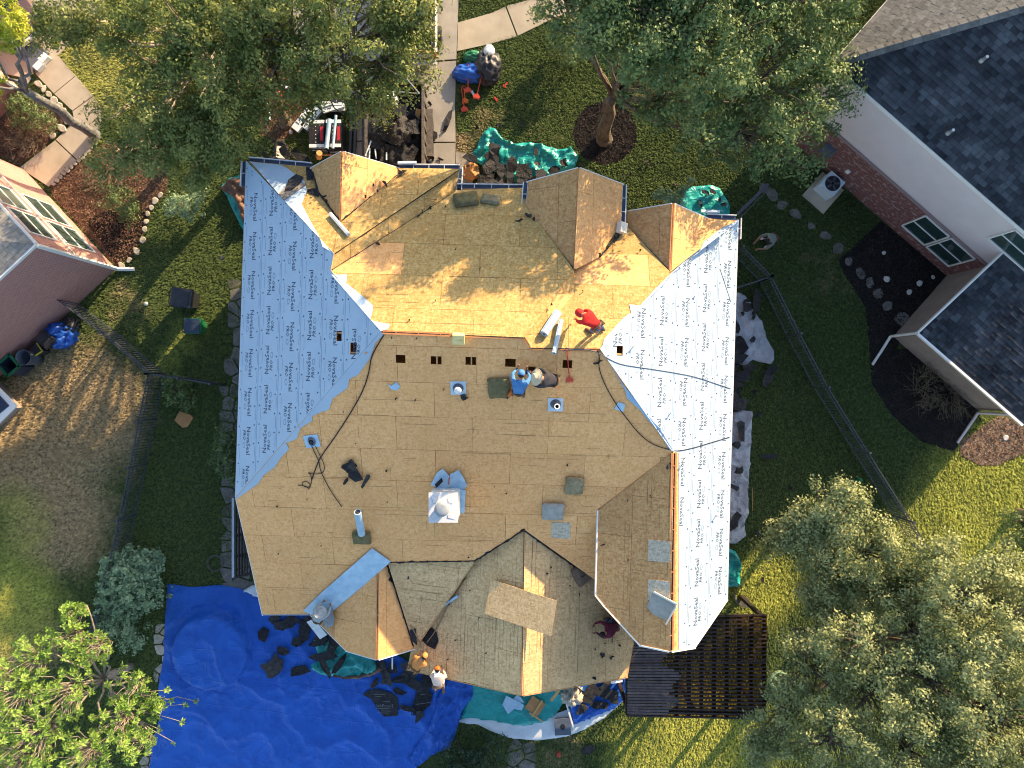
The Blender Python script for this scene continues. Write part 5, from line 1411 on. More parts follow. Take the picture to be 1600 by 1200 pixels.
# lime green tree: rosettes of long leaves on forked pale branches
def rosette_tree():
    base = P(205, 1040, 0)
    root = empty('lime_tree', base, 'lime green tree with rosettes of long leaves in the lower left corner', 'tree')
    lobes = [(112, 958, 4.2, .45), (105, 1000, 4.3, .7), (150, 1015, 4.1, .65), (45, 1035, 4.6, .8), (100, 1085, 4.8, 1.0), (200, 1075, 4.0, .7), (180, 1130, 4.2, .9), (50, 1150, 5.0, 1.1), (235, 1110, 3.6, .5), (20, 1090, 5.0, .9), (130, 1185, 4.7, 1.0), (215, 1165, 4.0, .6), (20, 1200, 5.2, 1.0)]
    singles = [(268, 1095, 3.1), (290, 1100, 2.9), (262, 1078, 3.3), (308, 1096, 2.4), (272, 1160, 3.2), (285, 1128, 3.1), (240, 1085, 3.5), (193, 1040, 3.8), (250, 1140, 3.3), (222, 1075, 3.7)]
    fork = base + Vector((-.2, .1, 1.6)); br = MB(); Cs = []
    mb = MB(); limb(mb, base, fork, .16, .12, 3, .05); adopt(mb.build('trunk', M['bark_pale'], smooth=True), root)
    tips = []
    for i, (px, py, z, r) in enumerate(lobes):
        c = P(px, py, z); limb(br, fork, c - Vector((0, 0, .9)), .05, .022, i, .1)
        for k in range(int(60 * r * r + 16)):
            d = Vector(rng.normal(0, 1, 3)); d.z = d.z * .8; d.normalize()
            t = c + d * r * rng.uniform(.45, 1.1); limb(br, c - Vector((0, 0, .9)), t, .014, .008, k + i * 50, .15, 3); tips.append(t)
    for s in singles:
        t = P(*s); limb(br, fork + Vector((.6, -.3, .8)), t, .02, .01, s[0], .1, 4); tips.append(t)
    adopt(br.build('branch', M['bark_pale'], smooth=True), root)
    vv, ff = [], []
    for t in tips:
        k = rng.integers(11, 20)
        ax = Vector((rng.normal(0, .35), rng.normal(0, .35), 1)).normalized()
        for j in range(k):
            a = j * 2.4 + rng.uniform(-.3, .3); el = rng.uniform(-.15, .75)
            h = Vector((math.cos(a) * math.cos(el), math.sin(a) * math.cos(el), math.sin(el))); h = (ax.to_track_quat('Z', 'Y') @ h)
            L = rng.uniform(.09, .20); w = L * .2; sd = h.cross(ax)
            if sd.length < .05: continue
            sd.normalize(); o = len(vv)
            p0 = t + h * .02; pm = t + h * L * .55 + Vector((0, 0, .012)); p1 = t + h * L - Vector((0, 0, L * .22))
            vv += [p0, pm + sd * w, p1, pm - sd * w, pm - Vector((0, 0, .02))]; ff += [(o, o + 1, o + 4), (o + 1, o + 2, o + 4), (o + 2, o + 3, o + 4), (o + 3, o, o + 4)]
    adopt(mk('crown', vv, ff, M['leaf_lime']), root)
rosette_tree()
# ------------------------------------------------------------------ tarpaulins and sheets on the ground
def drape(name, label, cat, px, m, z=.06, amp=.08, cell=.16, seed=0, fn=None, fold=1.0, freq=.9, dirn=None, parent=None, edge=True):
    """crumpled sheet: outline in the photograph at ground level, ridged wrinkles, hanging down to the ground at its edge"""
    poly = [tuple(P(x, y, z).xy) for x, y in px]
    bm = bmesh.new(); xs = [p[0] for p in poly]; ys = [p[1] for p in poly]
    x = min(xs)
    while x < max(xs):
        y = min(ys)
        while y < max(ys):
            c = clean(clip_rect(poly, x, x + cell, y, y + cell))
            if len(c) > 2 and area2(c) > 1e-5:
                bm.faces.new([bm.verts.new((q[0], q[1], 0)) for q in c])
            y += cell
        x += cell
    bmesh.ops.remove_doubles(bm, verts=bm.verts, dist=.004)
    ca, sa = (math.cos(dirn), math.sin(dirn)) if dirn is not None else (1, 0)
    for v in bm.verts:
        a, b_ = v.co.x * ca + v.co.y * sa, -v.co.x * sa + v.co.y * ca
        if dirn is not None: a *= .35
        q = Vector((a * freq + seed * 9.7, b_ * freq, seed * 3.1))
        r1 = (1 - abs(noise.noise(q)) * 2); r2 = (1 - abs(noise.noise(q * 2.6 + Vector((5, 1, 0)))) * 2); r3 = noise.noise(q * 6.1)
        h = z + amp * (max(0, r1) ** 5 * .8 + max(0, r1) * .15 + max(0, r2) ** 6 * .55 * fold + r3 * .07)
        if fn: h += fn(v.co.x, v.co.y)
        v.co.z = h
    if edge:
        for v in bm.verts:
            if v.is_boundary: v.co.z = v.co.z * .45 + .008
    bmesh.ops.recalc_face_normals(bm, faces=bm.faces)
    me = bpy.data.meshes.new(name); bm.to_mesh(me); bm.free()
    if sum(p.normal.z for p in me.polygons) < 0: me.flip_normals()
    me.polygons.foreach_set('use_smooth', [True] * len(me.polygons)); me.materials.append(M[m])
    o = link(name, me)
    if parent: return adopt(o, parent)
    return tag(o, label, cat)

c_tub = P(327, 1020, .5); r_tub = 57 * (D - .5) / F
tub = empty('hot_tub', P(327, 1020, 0), 'round raised tub bulging beneath the big blue tarp', 'tub')
b = MB(); b.lathe([(r_tub * .97, 0), (r_tub * .97, .44), (.1, .45)], (c_tub.x, c_tub.y, 0), 32); adopt(b.build('tub_body', M['plastic_grey']), tub)
def tub_bulge(x, y):
    d = math.hypot(x - c_tub.x, y - c_tub.y) / r_tub
    return .50 * (1 if d < 1 else max(0, 1 - (d - 1) / .10)) if d < 1.10 else 0
def tub_flat(x, y): return tub_bulge(x, y)
drape('tarp', 'huge creased blue tarp covering the back yard', 'tarp', [(262, 912), (300, 917), (345, 914), (378, 920), (400, 930), (412, 945), (480, 945), (600, 1010), (640, 1035), (742, 1062), (738, 1085), (722, 1110), (714, 1140), (704, 1168), (672, 1180), (652, 1196), (640, 1240), (228, 1240), (235, 1190), (238, 1160), (250, 1120), (247, 1075), (256, 1020), (258, 960)],
      'tarp_blue', .07, .13, .085, 1, tub_flat, freq=.55, fold=.8)
drape('tarp', 'bunched fold of blue tarp running down beside the white edged teal tarp', 'tarp', [(700, 1060), (738, 1062), (740, 1085), (722, 1112), (713, 1142), (702, 1166), (672, 1182), (650, 1200), (640, 1185), (672, 1130), (684, 1090)], 'tarp_blue', .20, .24, .07, 3, freq=1.6, dirn=R(62))
drape('tarp', 'teal tarp heaped with torn felt on the front lawn', 'tarp', [(750, 215), (764, 198), (774, 201), (786, 218), (803, 225), (820, 222), (845, 226), (875, 233), (892, 230), (904, 244), (898, 262), (880, 268), (850, 280), (800, 285), (780, 272), (760, 262), (745, 255), (737, 240), (744, 232)], 'tarp_teal', .12, .25, .09, 4, freq=1.3)
drape('tarp', 'teal tarp below the small front dormer', 'tarp', [(1068, 300), (1082, 291), (1110, 289), (1124, 293), (1133, 306), (1140, 318), (1141, 340), (1080, 345), (1062, 320)], 'tarp_teal', .10, .16, .09, 5, freq=1.3)
drape('tarp', 'teal tarp with brown lining below the white roof corner', 'tarp', [(343, 292), (358, 278), (382, 270), (400, 275), (402, 366), (382, 364), (372, 345), (360, 322), (354, 306)], 'tarp_teal', .10, .2, .09, 6, freq=1.4)
drape('cloth_heap', 'crumpled brown cloth lying on the teal tarp by the white roof corner', 'cloth', [(342, 294), (362, 278), (398, 272), (400, 340), (378, 346), (372, 325), (365, 308)], 'tarp_brown', .26, .25, .08, 7, freq=2)
drape('tarp', 'grey tarp strewn with black felt along the right wall', 'tarp', [(1120, 452), (1150, 455), (1166, 463), (1176, 482), (1192, 505), (1198, 528), (1208, 545), (1210, 562), (1205, 569), (1188, 566), (1176, 562), (1168, 576), (1160, 570), (1120, 560)], 'tarp_grey', .10, .2, .09, 8, freq=1.2)
drape('tarp', 'long pale grey tarp below the right roof edge', 'tarp', [(1110, 655), (1140, 645), (1160, 641), (1176, 643), (1174, 690), (1171, 740), (1168, 772), (1170, 800), (1163, 818), (1166, 838), (1150, 850), (1120, 848)], 'tarp_grey', .12, .22, .09, 9, freq=1.2)
drape('tarp', 'bright teal tarp end catching the sun by the right roof edge', 'tarp', [(1115, 865), (1140, 857), (1150, 862), (1158, 882), (1156, 914), (1140, 918), (1110, 914)], 'tarp_teal', .14, .28, .08, 10, freq=1.4)
drape('tarp', 'teal tarp under the rear roof corner on the blue tarp', 'tarp', [(500, 985), (520, 1000), (545, 1012), (580, 1025), (592, 1045), (575, 1053), (545, 1058), (515, 1058), (490, 1048), (484, 1040), (500, 1030), (492, 1012), (490, 1000)], 'tarp_teal', .22, .22, .09, 11, freq=1.3)
drape('cloth_strip', 'brown lining edge of the teal tarp under the rear roof corner', 'cloth', [(500, 1052), (545, 1058), (575, 1052), (592, 1040), (600, 1048), (580, 1058), (545, 1064)], 'tarp_brown', .30, .1, .09, 12)
drape('tarp', 'white tarp edge curving round the teal sheet at the back porch', 'tarp', [(711, 1128), (735, 1120), (800, 1125), (860, 1118), (960, 1085), (975, 1095), (945, 1122), (915, 1140), (885, 1152), (838, 1158), (795, 1153), (765, 1142), (745, 1132), (728, 1131)], 'tarp_white', .10, .05, .12, 13, freq=.6)
drape('tarp', 'teal sheet with soft folds below the back porch', 'tarp', [(735, 1060), (812, 1075), (900, 1060), (902, 1085), (880, 1100), (868, 1118), (850, 1128), (820, 1136), (790, 1131), (760, 1126), (735, 1123), (718, 1125), (728, 1100)], 'tarp_teal', .17, .10, .1, 14, freq=.7, dirn=R(10))
drape('tarp', 'dark blue sheet hanging beside the porch with black debris on it', 'tarp', [(880, 1075), (975, 1050), (990, 1080), (962, 1108), (925, 1122), (897, 1134), (888, 1100)], 'tarp_blue', .20, .12, .1, 15, freq=.8)

# ------------------------------------------------------------------ torn felt and shingle scraps
SCR = []
for k in range(9):
    r_ = random.Random(k + 50); n = r_.randint(6, 11); ring = []
    for i in range(n):
        t = 2 * math.pi * i / n; q = r_.uniform(.55, 1.15); ring.append((math.cos(t) * q, math.sin(t) * q * r_.uniform(.5, .9)))
    vt = [Vector((x * .5, y * .5, .05 * math.sin(x * 3 + k) + .05 * abs(y) + .02 + r_.uniform(-.012, .012))) for x, y in ring]
    vb = [v - Vector((0, 0, .012)) for v in vt]
    f = [tuple(range(n))] + [tuple(range(2 * n - 1, n - 1, -1))] + [(i + n, (i + 1) % n + n, (i + 1) % n, i) for i in range(n)]
    me = bpy.data.meshes.new('felt_scrap'); me.from_pydata([tuple(v) for v in vt + vb], [], f); me.materials.append(M['felt'] if k % 4 else M['felt_grey']); me.update(); SCR.append(me)
r_s = random.Random(12)
def scrap(px, py, s, pl=GROUND, lift=.05, label=None, group=None, rot=None, k=None, sq=1.0, name='felt_scrap'):
    o = link(name, SCR[r_s.randrange(9) if k is None else k]); n = pl.n()
    w = s * (D - (pl.at(px, py).z)) / F
    M_ = n.to_track_quat('Z', 'Y').to_matrix().to_4x4() @ Matrix.Rotation(r_s.uniform(0, 6.28) if rot is None else rot, 4, 'Z') @ Matrix.Diagonal((w, w * sq, 1, 1))
    o.matrix_world = Matrix.Translation(pl.at(px, py, lift)) @ M_
    return tag(o, label, 'scrap', group)
ORD = ['leftmost', 'second from left', 'third from left', 'fourth from left', 'fifth from left', 'sixth from left', 'seventh from left', 'eighth from left', 'ninth from left', 'tenth from left',
       'eleventh from left', 'twelfth from left', 'thirteenth from left', 'fourteenth from left', 'fifteenth from left', 'sixteenth from left', 'seventeenth from left', 'eighteenth from left', 'nineteenth from left', 'twentieth from left']
def scraps(pts, label, group, pl=GROUND, lift=.05):
    base = label
    for k, p in enumerate(sorted(pts, key=lambda q: q[0])):
        label = base + ', ' + ORD[k]
        scrap(p[0], p[1], p[2], pl, lift, label, group, sq=p[3] if len(p) > 3 else 1)
scraps([(412, 992, 30), (428, 1042, 46), (442, 1018, 28), (466, 1046, 36, .8)], 'torn black felt lying on the blue tarp left of the teal one', 'felt scraps on the blue tarp', lift=.19)
scraps([(450, 975, 40), (478, 985, 36), (430, 965, 30), (498, 1000, 34), (465, 1000, 30), (480, 968, 30)], 'black felt heaped under the rear left eave', 'felt heap under the rear eave', lift=.25)
scraps([(520, 1010, 50, .5), (505, 1025, 46, .5), (530, 1038, 40, .45), (510, 1045, 40, .4), (548, 1012, 30, .5), (525, 990, 40, .7), (500, 995, 34)], 'black felt strip across the teal tarp at the rear corner', 'felt strips on the rear teal tarp', lift=.45)
scraps([(585, 1068, 24, .6), (604, 1058, 36, .7), (628, 1060, 40, .6), (650, 1072, 44, .7), (612, 1044, 26), (640, 1048, 34), (625, 1080, 30, .6), (637, 1106, 30, .5), (655, 1118, 30, .6), (592, 1040, 22), (668, 1062, 36)], 'black shingle debris on the blue tarp below the porch eave', 'debris below the porch eave', lift=.24)
scraps([(770, 245, 34), (765, 262, 34), (785, 265, 32), (800, 258, 30), (798, 275, 30), (772, 232, 26), (815, 262, 24), (838, 237, 15), (840, 256, 11), (820, 272, 28), (845, 275, 30), (866, 268, 26), (880, 255, 18), (760, 285, 40), (780, 288, 36), (810, 290, 34), (735, 245, 26), (832, 287, 34)], 'torn black felt on the teal tarp of the front lawn', 'felt on the front teal tarp', lift=.42)
scraps([(1102, 300, 14), (1115, 300, 12), (1125, 312, 9), (1095, 318, 12), (1130, 320, 10)], 'small black scrap on the teal tarp below the front dormer', 'scraps on the dormer tarp', lift=.3)
scraps([(1166, 476, 22), (1178, 492, 14), (1160, 490, 10), (1152, 510, 20), (1176, 530, 14), (1158, 535, 34), (1150, 560, 40), (1160, 590, 36), (1150, 545, 30), (1170, 575, 26), (1205, 580, 34, .7), (1198, 595, 24), (1148, 600, 30), (1152, 630, 40), (1146, 620, 32), (1140, 585, 40), (1182, 470, 46, .5)], 'black felt sheet beside the grey tarp on the right lawn', 'felt on the right lawn', lift=.28)
scraps([(1158, 672, 36, .6), (1150, 695, 20), (1155, 735, 18), (1145, 760, 26, .5), (1146, 815, 30)], 'black strip lying on the long pale grey tarp', 'felt on the long grey tarp', lift=.36)
scraps([(1204, 714, 34, .4), (1186, 648, 12), (1184, 832, 12), (1178, 612, 10), (1234, 762, 8)], 'black scrap on the dark grass of the right lawn', 'scraps on the right lawn', lift=.1)
scraps([(700, 188, 38, .38), (681, 211, 15), (694, 204, 7, .6), (674, 206, 8), (688, 249, 12, .6), (676, 248, 9), (666, 240, 20), (668, 255, 24, .5), (672, 162, 8)], 'black felt scrap on the concrete driveway', 'scraps on the driveway', lift=.07)
scraps([(1008, 252, 9), (1014, 258, 8), (975, 274, 7), (985, 272, 6), (1055, 288, 8), (815, 195, 9), (780, 196, 10), (745, 200, 9)], 'small black scrap on the front lawn', 'scraps on the front lawn', lift=.08)
scraps([(910, 1090, 30), (925, 1082, 40), (945, 1080, 36), (935, 1100, 28), (900, 1078, 26), (960, 1090, 24), (908, 1110, 22), (950, 1065, 30)], 'black debris on the dark blue sheet beside the porch', 'debris on the dark blue sheet', lift=.36)
scraps([(920, 1172, 28), (1192, 905, 10)], 'dark scrap on the sunlit back lawn', 'scraps on the back lawn', lift=.1)
scraps([(418, 245, 30, .5), (448, 240, 24), (430, 255, 26), (470, 248, 30), (478, 256, 24), (436, 225, 30, .4)], 'black felt beside the front left gutter', 'felt beside the front gutter', lift=3.0)
def printed_sheet(label, px, words, lines, at, size, rot, lift=.20):
    root = empty('felt_sheet', P(*at, lift), label, 'felt sheet', 'printed felt sheets on the blue tarp')
    b = MB(); b.prism([P(x, y, lift) for x, y in px], (0, 0, -.012)); adopt(b.build('sheet', M['felt']), root)
    for w_, dy, s in words:
        T = text_mesh(w_, s); g = MB(); c = P(at[0], at[1] + dy, lift + .004)
        g.add([c + Matrix.Rotation(rot, 3, 'Z') @ Vector(v) for v in T[0]], T[1]); adopt(g.build('printed_lettering', M['print_grey']), root)
    for dx, dy, L in lines:
        c = P(at[0] + dx, at[1] + dy, lift + .004); d = Vector((math.cos(rot), math.sin(rot), 0)) * L / 2; g = MB(); g.bar(c - d, c + d, .018, .001); adopt(g.build('printed_line', M['print_grey']), root)
M['print_grey'] = mat('grey_print', (.16, .17, .19), rough=.8)
printed_sheet('large black felt sheet with grey lettering on the blue tarp', [(567, 1086), (575, 1079), (592, 1077), (612, 1083), (622, 1090), (622, 1118), (600, 1120), (590, 1108), (580, 1092)], [('labProof', 7, .20)], [(-9, -11, .5), (-10, -8, .28), (3, 0, .28), (-3, 11, .6), (2, 15, .4), (-2, 18, .5)], (601, 1096), .2, R(-2))
printed_sheet('black felt sheet with faint lettering right of the larger one', [(652, 1078), (664, 1076), (676, 1084), (672, 1102), (655, 1117), (642, 1118), (646, 1098)], [], [(0, 0, .26), (1, 14, .62), (-3, -8, .3)], (661, 1085), .2, R(8))
# loose bits on the roof decking, one group per side
scraps([(545, 728, 26), (556, 742, 36), (552, 735, 30), (572, 750, 30, .4), (540, 752, 18, .5), (550, 722, 14)], 'crumpled black felt piece on the shaded rear decking', 'felt pile on the rear deck', PS, .05)
scraps([(725, 620, 16), (433, 791, 6), (604, 735, 6), (556, 692, 3), (605, 784, 3), (791, 770, 4), (502, 852, 3), (619, 622, 5), (649, 625, 4), (693, 608, 3), (435, 865, 2.5), (732, 870, 4), (886, 727, 5), (537, 643, 2.5), (612, 527, 4), (651, 529, 3), (935, 565, 17, .35), (773, 760, 2.5), (480, 780, 2.5), (638, 902, 4)], 'small black felt bit on the rear decking', 'felt bits on the rear deck', PS, .018)
scraps([(626, 321, 8), (591, 381, 8), (654, 338, 6), (672, 325, 7), (660, 330, 9, .4), (696, 324, 4), (812, 345, 16, .35), (826, 337, 12), (834, 343, 6), (712, 390, 3), (750, 420, 3), (680, 470, 3), (640, 500, 3), (862, 477, 5)], 'black felt bit on the sunlit front decking', 'felt bits on the front deck', PNL, .02)
scraps([(627, 271, 18, .6), (601, 288, 20, .4), (571, 309, 7), (590, 300, 6), (583, 291, 7), (506, 308, 10, .4), (510, 315, 6)], 'black felt shred on the garage roof boards', 'felt shreds on the garage roof', PNW, .06)
scraps([(936, 400, 9), (950, 388, 16, .3), (960, 374, 18, .3), (911, 393, 3), (1000, 392, 4), (867, 375, 5, .5), (911, 455, 3)], 'black felt shred on the right front decking', 'felt shreds right front', PNR, .05)
scraps([(982, 875, 4.5, 1), (1045, 728, 14, .6), (943, 851, 10, .4), (981, 782, 6, .4), (1017, 774, 5, .5)], 'black felt bit on the rear wing boards', 'felt bits on the wing', PR_, .02)
scraps([(941, 1024, 12), (955, 1027, 13, .5), (968, 1008, 5), (928, 1059, 7), (930, 1014, 3), (861, 886, 5), (855, 896, 6), (890, 915, 3), (905, 928, 4), (862, 944, 3), (945, 1005, 3)], 'black felt bit on the pale porch boards right of the ridge', 'felt bits on the porch east', PMR, .02)
scraps([(705, 930, 4), (749, 965, 5, .5), (726, 905, 7, .4), (702, 943, 5, .4), (735, 922, 3), (660, 1032, 5), (700, 1030, 4), (760, 1020, 3), (712, 1000, 3), (770, 910, 3)], 'black felt bit on the pale porch boards left of the ridge', 'felt bits on the porch west', PML, .02)

# ------------------------------------------------------------------ things lying on the roof
def disp(pl, px, py, lift=0): return pl.at(px, py, lift)
def frame(pl, px, py, ang=0, lift=0):
    n = pl.n(); x = Vector((math.cos(ang), -math.sin(ang), 0)); x = (x - n * x.dot(n)).normalized(); y = n.cross(x)
    Mx = Matrix((x, y, n)).transposed().to_4x4(); Mx.translation = pl.at(px, py, lift); return Mx
def thing_at(name, label, cat, pl, px, py, ang=0, lift=0, group=None):
    o = empty(name, (0, 0, 0), label, cat, group); o.matrix_world = frame(pl, px, py, ang, lift); return o
def sub(mb, name, m, parent, smooth=False):
    o = mb.build(name, m, smooth=smooth); o.parent = parent; return o

def pad(label, pl, px, py, w, d, h, ang, m, seed=0, flatter=False):
    """slab of old cushion foam with worn corners"""
    bm = bmesh.new(); bmesh.ops.create_cube(bm, size=1)
    for v in bm.verts: v.co = Vector((v.co.x * w, v.co.y * d, v.co.z * h + h / 2))
    bmesh.ops.bevel(bm, geom=bm.edges[:], offset=min(w, h) * .22, segments=2, affect='EDGES')
    bmesh.ops.subdivide_edges(bm, edges=[e for e in bm.edges if e.calc_length() > .12], cuts=3, use_grid_fill=True)
    for v in bm.verts:
        k = noise.noise(v.co * 6 + Vector((seed, 0, 0))); v.co += Vector((k, noise.noise(v.co * 6 + Vector((0, seed, 5))), k * .6)) * .035
        v.co.z = max(0, v.co.z)
    me = bpy.data.meshes.new('foam_pad'); bm.to_mesh(me); bm.free(); me.materials.append(M[m])
    o = link('foam_pad', me); o.matrix_world = frame(pl, px, py, ang, .005); me.polygons.foreach_set('use_smooth', [True] * len(me.polygons))
    return tag(o, label, 'foam pad', 'foam pads used by the roofers')
pad('dark brown foam pad left of its pale twin on the front boards', PNL, 728, 314, .80, .52, .16, R(-12), 'foam_olive', 1)
pad('pale tan foam pad beside the dark one on the front boards', PNL, 767, 313, .62, .38, .12, R(10), 'foam_tan', 2)
pad('olive foam pad beside the blue shirted worker', PS, 780, 605, .68, .70, .10, R(-5), 'foam_olive', 3)
pad('lumpy olive foam pad on the rear boards above the grey one', PS, 897, 757, .62, .64, .15, R(3), 'foam_tan', 4)
pad('smooth grey foam pad on the rear boards', PS, 864, 797, .74, .64, .17, R(2), 'foam_grey', 5)
pad('worn foam pad under the upright blue wrapped roll', PS, 566, 838, .62, .50, .16, R(0), 'foam_olive', 6)
bp = pad('brown foam pad marked with a dark scrawl at the porch valley', PMR, 911, 893, .86, .74, .16, R(-28), 'foam_brown', 7)
b = MB()
sc_ = [Vector((x, y, 0)) for x, y in ((-.10, -.14), (-.02, -.17), (.07, -.12), (.06, -.02), (-.02, .0), (.07, .04), (.08, .13), (.0, .18), (-.09, .14))]
Mx = frame(PMR, 912, 894, R(-28) + .6, .195)
for i in range(len(sc_) - 1): b.bar(Mx @ sc_[i], Mx @ sc_[i + 1], .022, .006, up=PMR.n())
o = b.build('scrawl', M['rubber']); o.parent = bp; o.matrix_parent_inverse = bp.matrix_world.inverted()

def roll(label, pl, a, c, r, m, hollow=True, name='underlayment_roll', zlift=0, band=None):
    pa_, pc_ = pl.at(*a, r + .01 + zlift), pl.at(*c, r + .01 + zlift)
    ctr = (pa_ + pc_) / 2
    root = empty(name, ctr, label, 'roll')
    g = MB(); n = 18; d = (pc_ - pa_); L = d.length; d.normalize()
    rr = [r * .3, r * .32, r, r * 1.0, r, r * .32, r * .3]; tt = [.03, 0, 0, L / 2, L, L, L - .03]
    g.tube([pa_ + d * t for t in tt], rr, n, cap=True); adopt(g.build('sheet_coil', M[m], smooth=False), root)
    g = MB(); g.tube([pa_ - d * .004, pa_ + d * .02], r * .28, 12); g.tube([pc_ + d * .004, pc_ - d * .02], r * .28, 12); adopt(g.build('core_end', M['black']), root)
    s = d.cross(pl.n()).normalized()
    g = MB(); g.bar(pa_ + s * r * .8 + pl.n() * r * .62, pc_ + s * r * .8 + pl.n() * r * .62, .015, .012, up=pl.n()); adopt(g.build('loose_edge', M[m]), root)
    return root
roll('thick white underlayment roll beside the red shirted worker', PNR, (872, 488), (850, 522), .13, 'under')
roll('thin pale blue tube leaning over the ridge beside the white roll', PNR, (877, 500), (866, 552), .07, 'under', zlift=.05)
roll('thin white tube lying on the front left boards', PNW, (516, 334), (545, 367), .065, 'white', name='white_tube')
roll('pale blue tube on the pale porch boards', PML, (672, 960), (715, 931), .055, 'flash', name='blue_tube')
# blue wrapped roll propped on its pad
a, c = PS.at(565, 834, .22), PS.at(559, 800, .62)
r0 = empty('wrapped_roll', a, 'blue wrapped roll propped up on the worn foam pad', 'roll')
g = MB(); g.tube([a, c], .125, 18); adopt(g.build('wrapping', M['flash'], smooth=False), r0)
d_ = (c - a).normalized(); g = MB(); g.tube([c, c + d_ * .012], .085, 14); adopt(g.build('core_end', M['black']), r0)

def shovel(label, pl, a, c, r=.018, lift=.05, blade=.26, m='red', z=None, name='roofing_shovel'):
    """long red handle with grip at a, toothed scoop at c"""
    pa_, pc_ = pl.at(*a, lift + .03), pl.at(*c, lift)
    root = empty(name, pc_, label, 'shovel'); d = (pc_ - pa_).normalized(); n = pl.n(); s = d.cross(n).normalized()
    g = MB(); g.tube([pa_, pc_ - d * blade * .6], r, 8); adopt(g.build('handle', M[m]), root)
    g = MB(); g.tube([pa_ - d * .02 - s * .06, pa_ - d * .08 - s * .055, pa_ - d * .10, pa_ - d * .08 + s * .055, pa_ - d * .02 + s * .06, pa_], r * .8, 6); adopt(g.build('grip', M['iron'] if m == 'red' else M[m]), root)
    g = MB(); w = blade * .46
    q = [pc_ - d * blade * .62 - s * w * .25, pc_ - d * blade * .62 + s * w * .25, pc_ - d * blade * .3 + s * w, pc_ + s * w * .9, pc_ - s * w * .9, pc_ - d * blade * .3 - s * w]
    g.prism([v + n * .012 for v in q], -n * .012)
    for k in range(5): t = -.8 + .4 * k; g.bar(pc_ + s * w * t, pc_ + s * w * t + d * .04, w * .25, .01, up=n)
    adopt(g.build('scoop', M[m]), root); return root
shovel('red handled roofing shovel hanging over the ridge', PS, (886, 548), (890, 596), lift=.04)

def vent(label, pl, px, py, kind, ang=0):
    root = thing_at('roof_vent', label, 'roof vent', pl, px, py, ang)
    g = MB(); g.box((0, 0, .018), (.48, .46, .012)); sub(g, 'flashing', M['flash_metal'] if kind != 2 else M['flash'], root)
    if kind == 0:
        g = MB(); g.lathe([(.17, .02), (.14, .12), (.135, .16)], (0, 0, 0), 18); sub(g, 'boot', M['gutter_in'], root)
        g = MB(); g.lathe([(.115, .15), (.12, .19), (.09, .23), (.03, .245)], (0, 0, 0), 16); sub(g, 'cap', M['trim'], root)
    elif kind == 1:
        g = MB(); g.lathe([(.17, .02), (.13, .10), (.09, .2), (.06, .24)], (0, .03, 0), 18); sub(g, 'boot', M['plastic_grey'], root)
        up = root.matrix_world.to_3x3().inverted() @ Vector((0, 0, 1)); g = MB(); b0 = Vector((0, .03, .15)); t0 = b0 + up * .62
        g.tube([b0, t0], .055, 12, cap=False); g.lathe([(.085, 0), (.09, .02), (.085, .05), (.06, .05), (.05, 0)], t0, 14, M=up.to_track_quat('Z', 'Y').to_matrix()); sub(g, 'pipe', M['trim'], root)
    else:
        g = MB(); g.lathe([(.16, .02), (.13, .07), (.09, .09), (.085, .03)], (0, 0, 0), 18, sx=.8, sy=1.1); sub(g, 'boot', M['plastic_grey'], root)
        g = MB(); g.lathe([(.075, .03), (.07, .10)], (0, 0, 0), 12, sx=.7); sub(g, 'pipe', M['black'], root)
    return root
vent('roof vent on blue flashing with a round white cap', PS, 716, 606, 0)
vent('tall white vent pipe on blue flashing near the seated workers', PS, 868, 632, 1)
vent('open vent hole on pale flashing beside the black cord', PS, 487.5, 689, 2, R(-8))
# pieces of blue underlayment cut off and lying loose
for lb, pl, px in (('blue underlayment scrap left of the round white vent cap', PS, [(605, 600), (612, 603), (619, 597), (625, 604), (621, 610), (612, 609)]),
                   ('square blue underlayment scrap near the black cord on the right', PS, [(966, 628), (977, 632), (974, 644), (960, 639)])):
    b = MB(); b.prism([pl.at(x, y, .03) for x, y in px], -pl.n() * .012); tag(b.build('underlayment_scrap', M['flash']), lb, 'scrap')
# loose sheets
b = MB(); q = [P(766, 905, 5.13), P(870, 939, 4.72), P(860, 994, 4.78), P(757, 959, 5.10)]; q = [PML.at(767, 905, .14), PMR.at(870, 939, .14), PMR.at(861, 994, .14), PML.at(757, 959, .14)]
pf = lplane(5.03, .36, .70, 0, 0); q = [pf.at(x, y) for x, y in ((767, 905), (870, 939), (861, 994), (757, 959))]
b.prism(q, -pf.n() * .016); tag(b.build('loose_board', M['osb_pale']), 'loose weathered board lying askew across the porch ridge', 'board')
root = thing_at('grey_board', 'grey board with two bare wood battens near the wing ridge', 'board', PR_, 1032, 947, R(22))
g = MB(); g.prism([Vector((x, y, .045)) for x, y in ((-.40, .30), (.42, .32), (.40, -.30), (-.1, -.36), (-.38, -.24))], (0, 0, -.03)); sub(g, 'sheet', M['plastic_grey'], root); root.children[0].data.materials[0] = M['foam_grey']
g = MB(); g.bar((-.36, .33, .075), (.46, .36, .075), .05, .06); sub(g, 'batten', M['paper'], root); g = MB(); g.bar((.45, .30, .075), (.40, -.42, .075), .05, .05); sub(g, 'batten', M['paper'], root)
def carton(label, pl, px, py, size, ang, m1, lift=0):
    root = thing_at('carton', label, 'box', pl, px, py, ang, lift); w, d, h = size
    g = MB(); g.box((0, 0, h / 2), size); sub(g, 'box_body', M[m1], root)
    g = MB(); g.box((0, d * .26, h + .004), (w * .96, d * .44, .008)); g.box((0, -d * .26, h + .004), (w * .96, d * .44, .008)); sub(g, 'flap', M[m1 if m1 == 'carton_yellow' else 'paper'], root); return root
carton('pale yellow carton straddling the main ridge', PS, 717, 527, (.36, .30, .22), R(3), 'carton_yellow', .02)
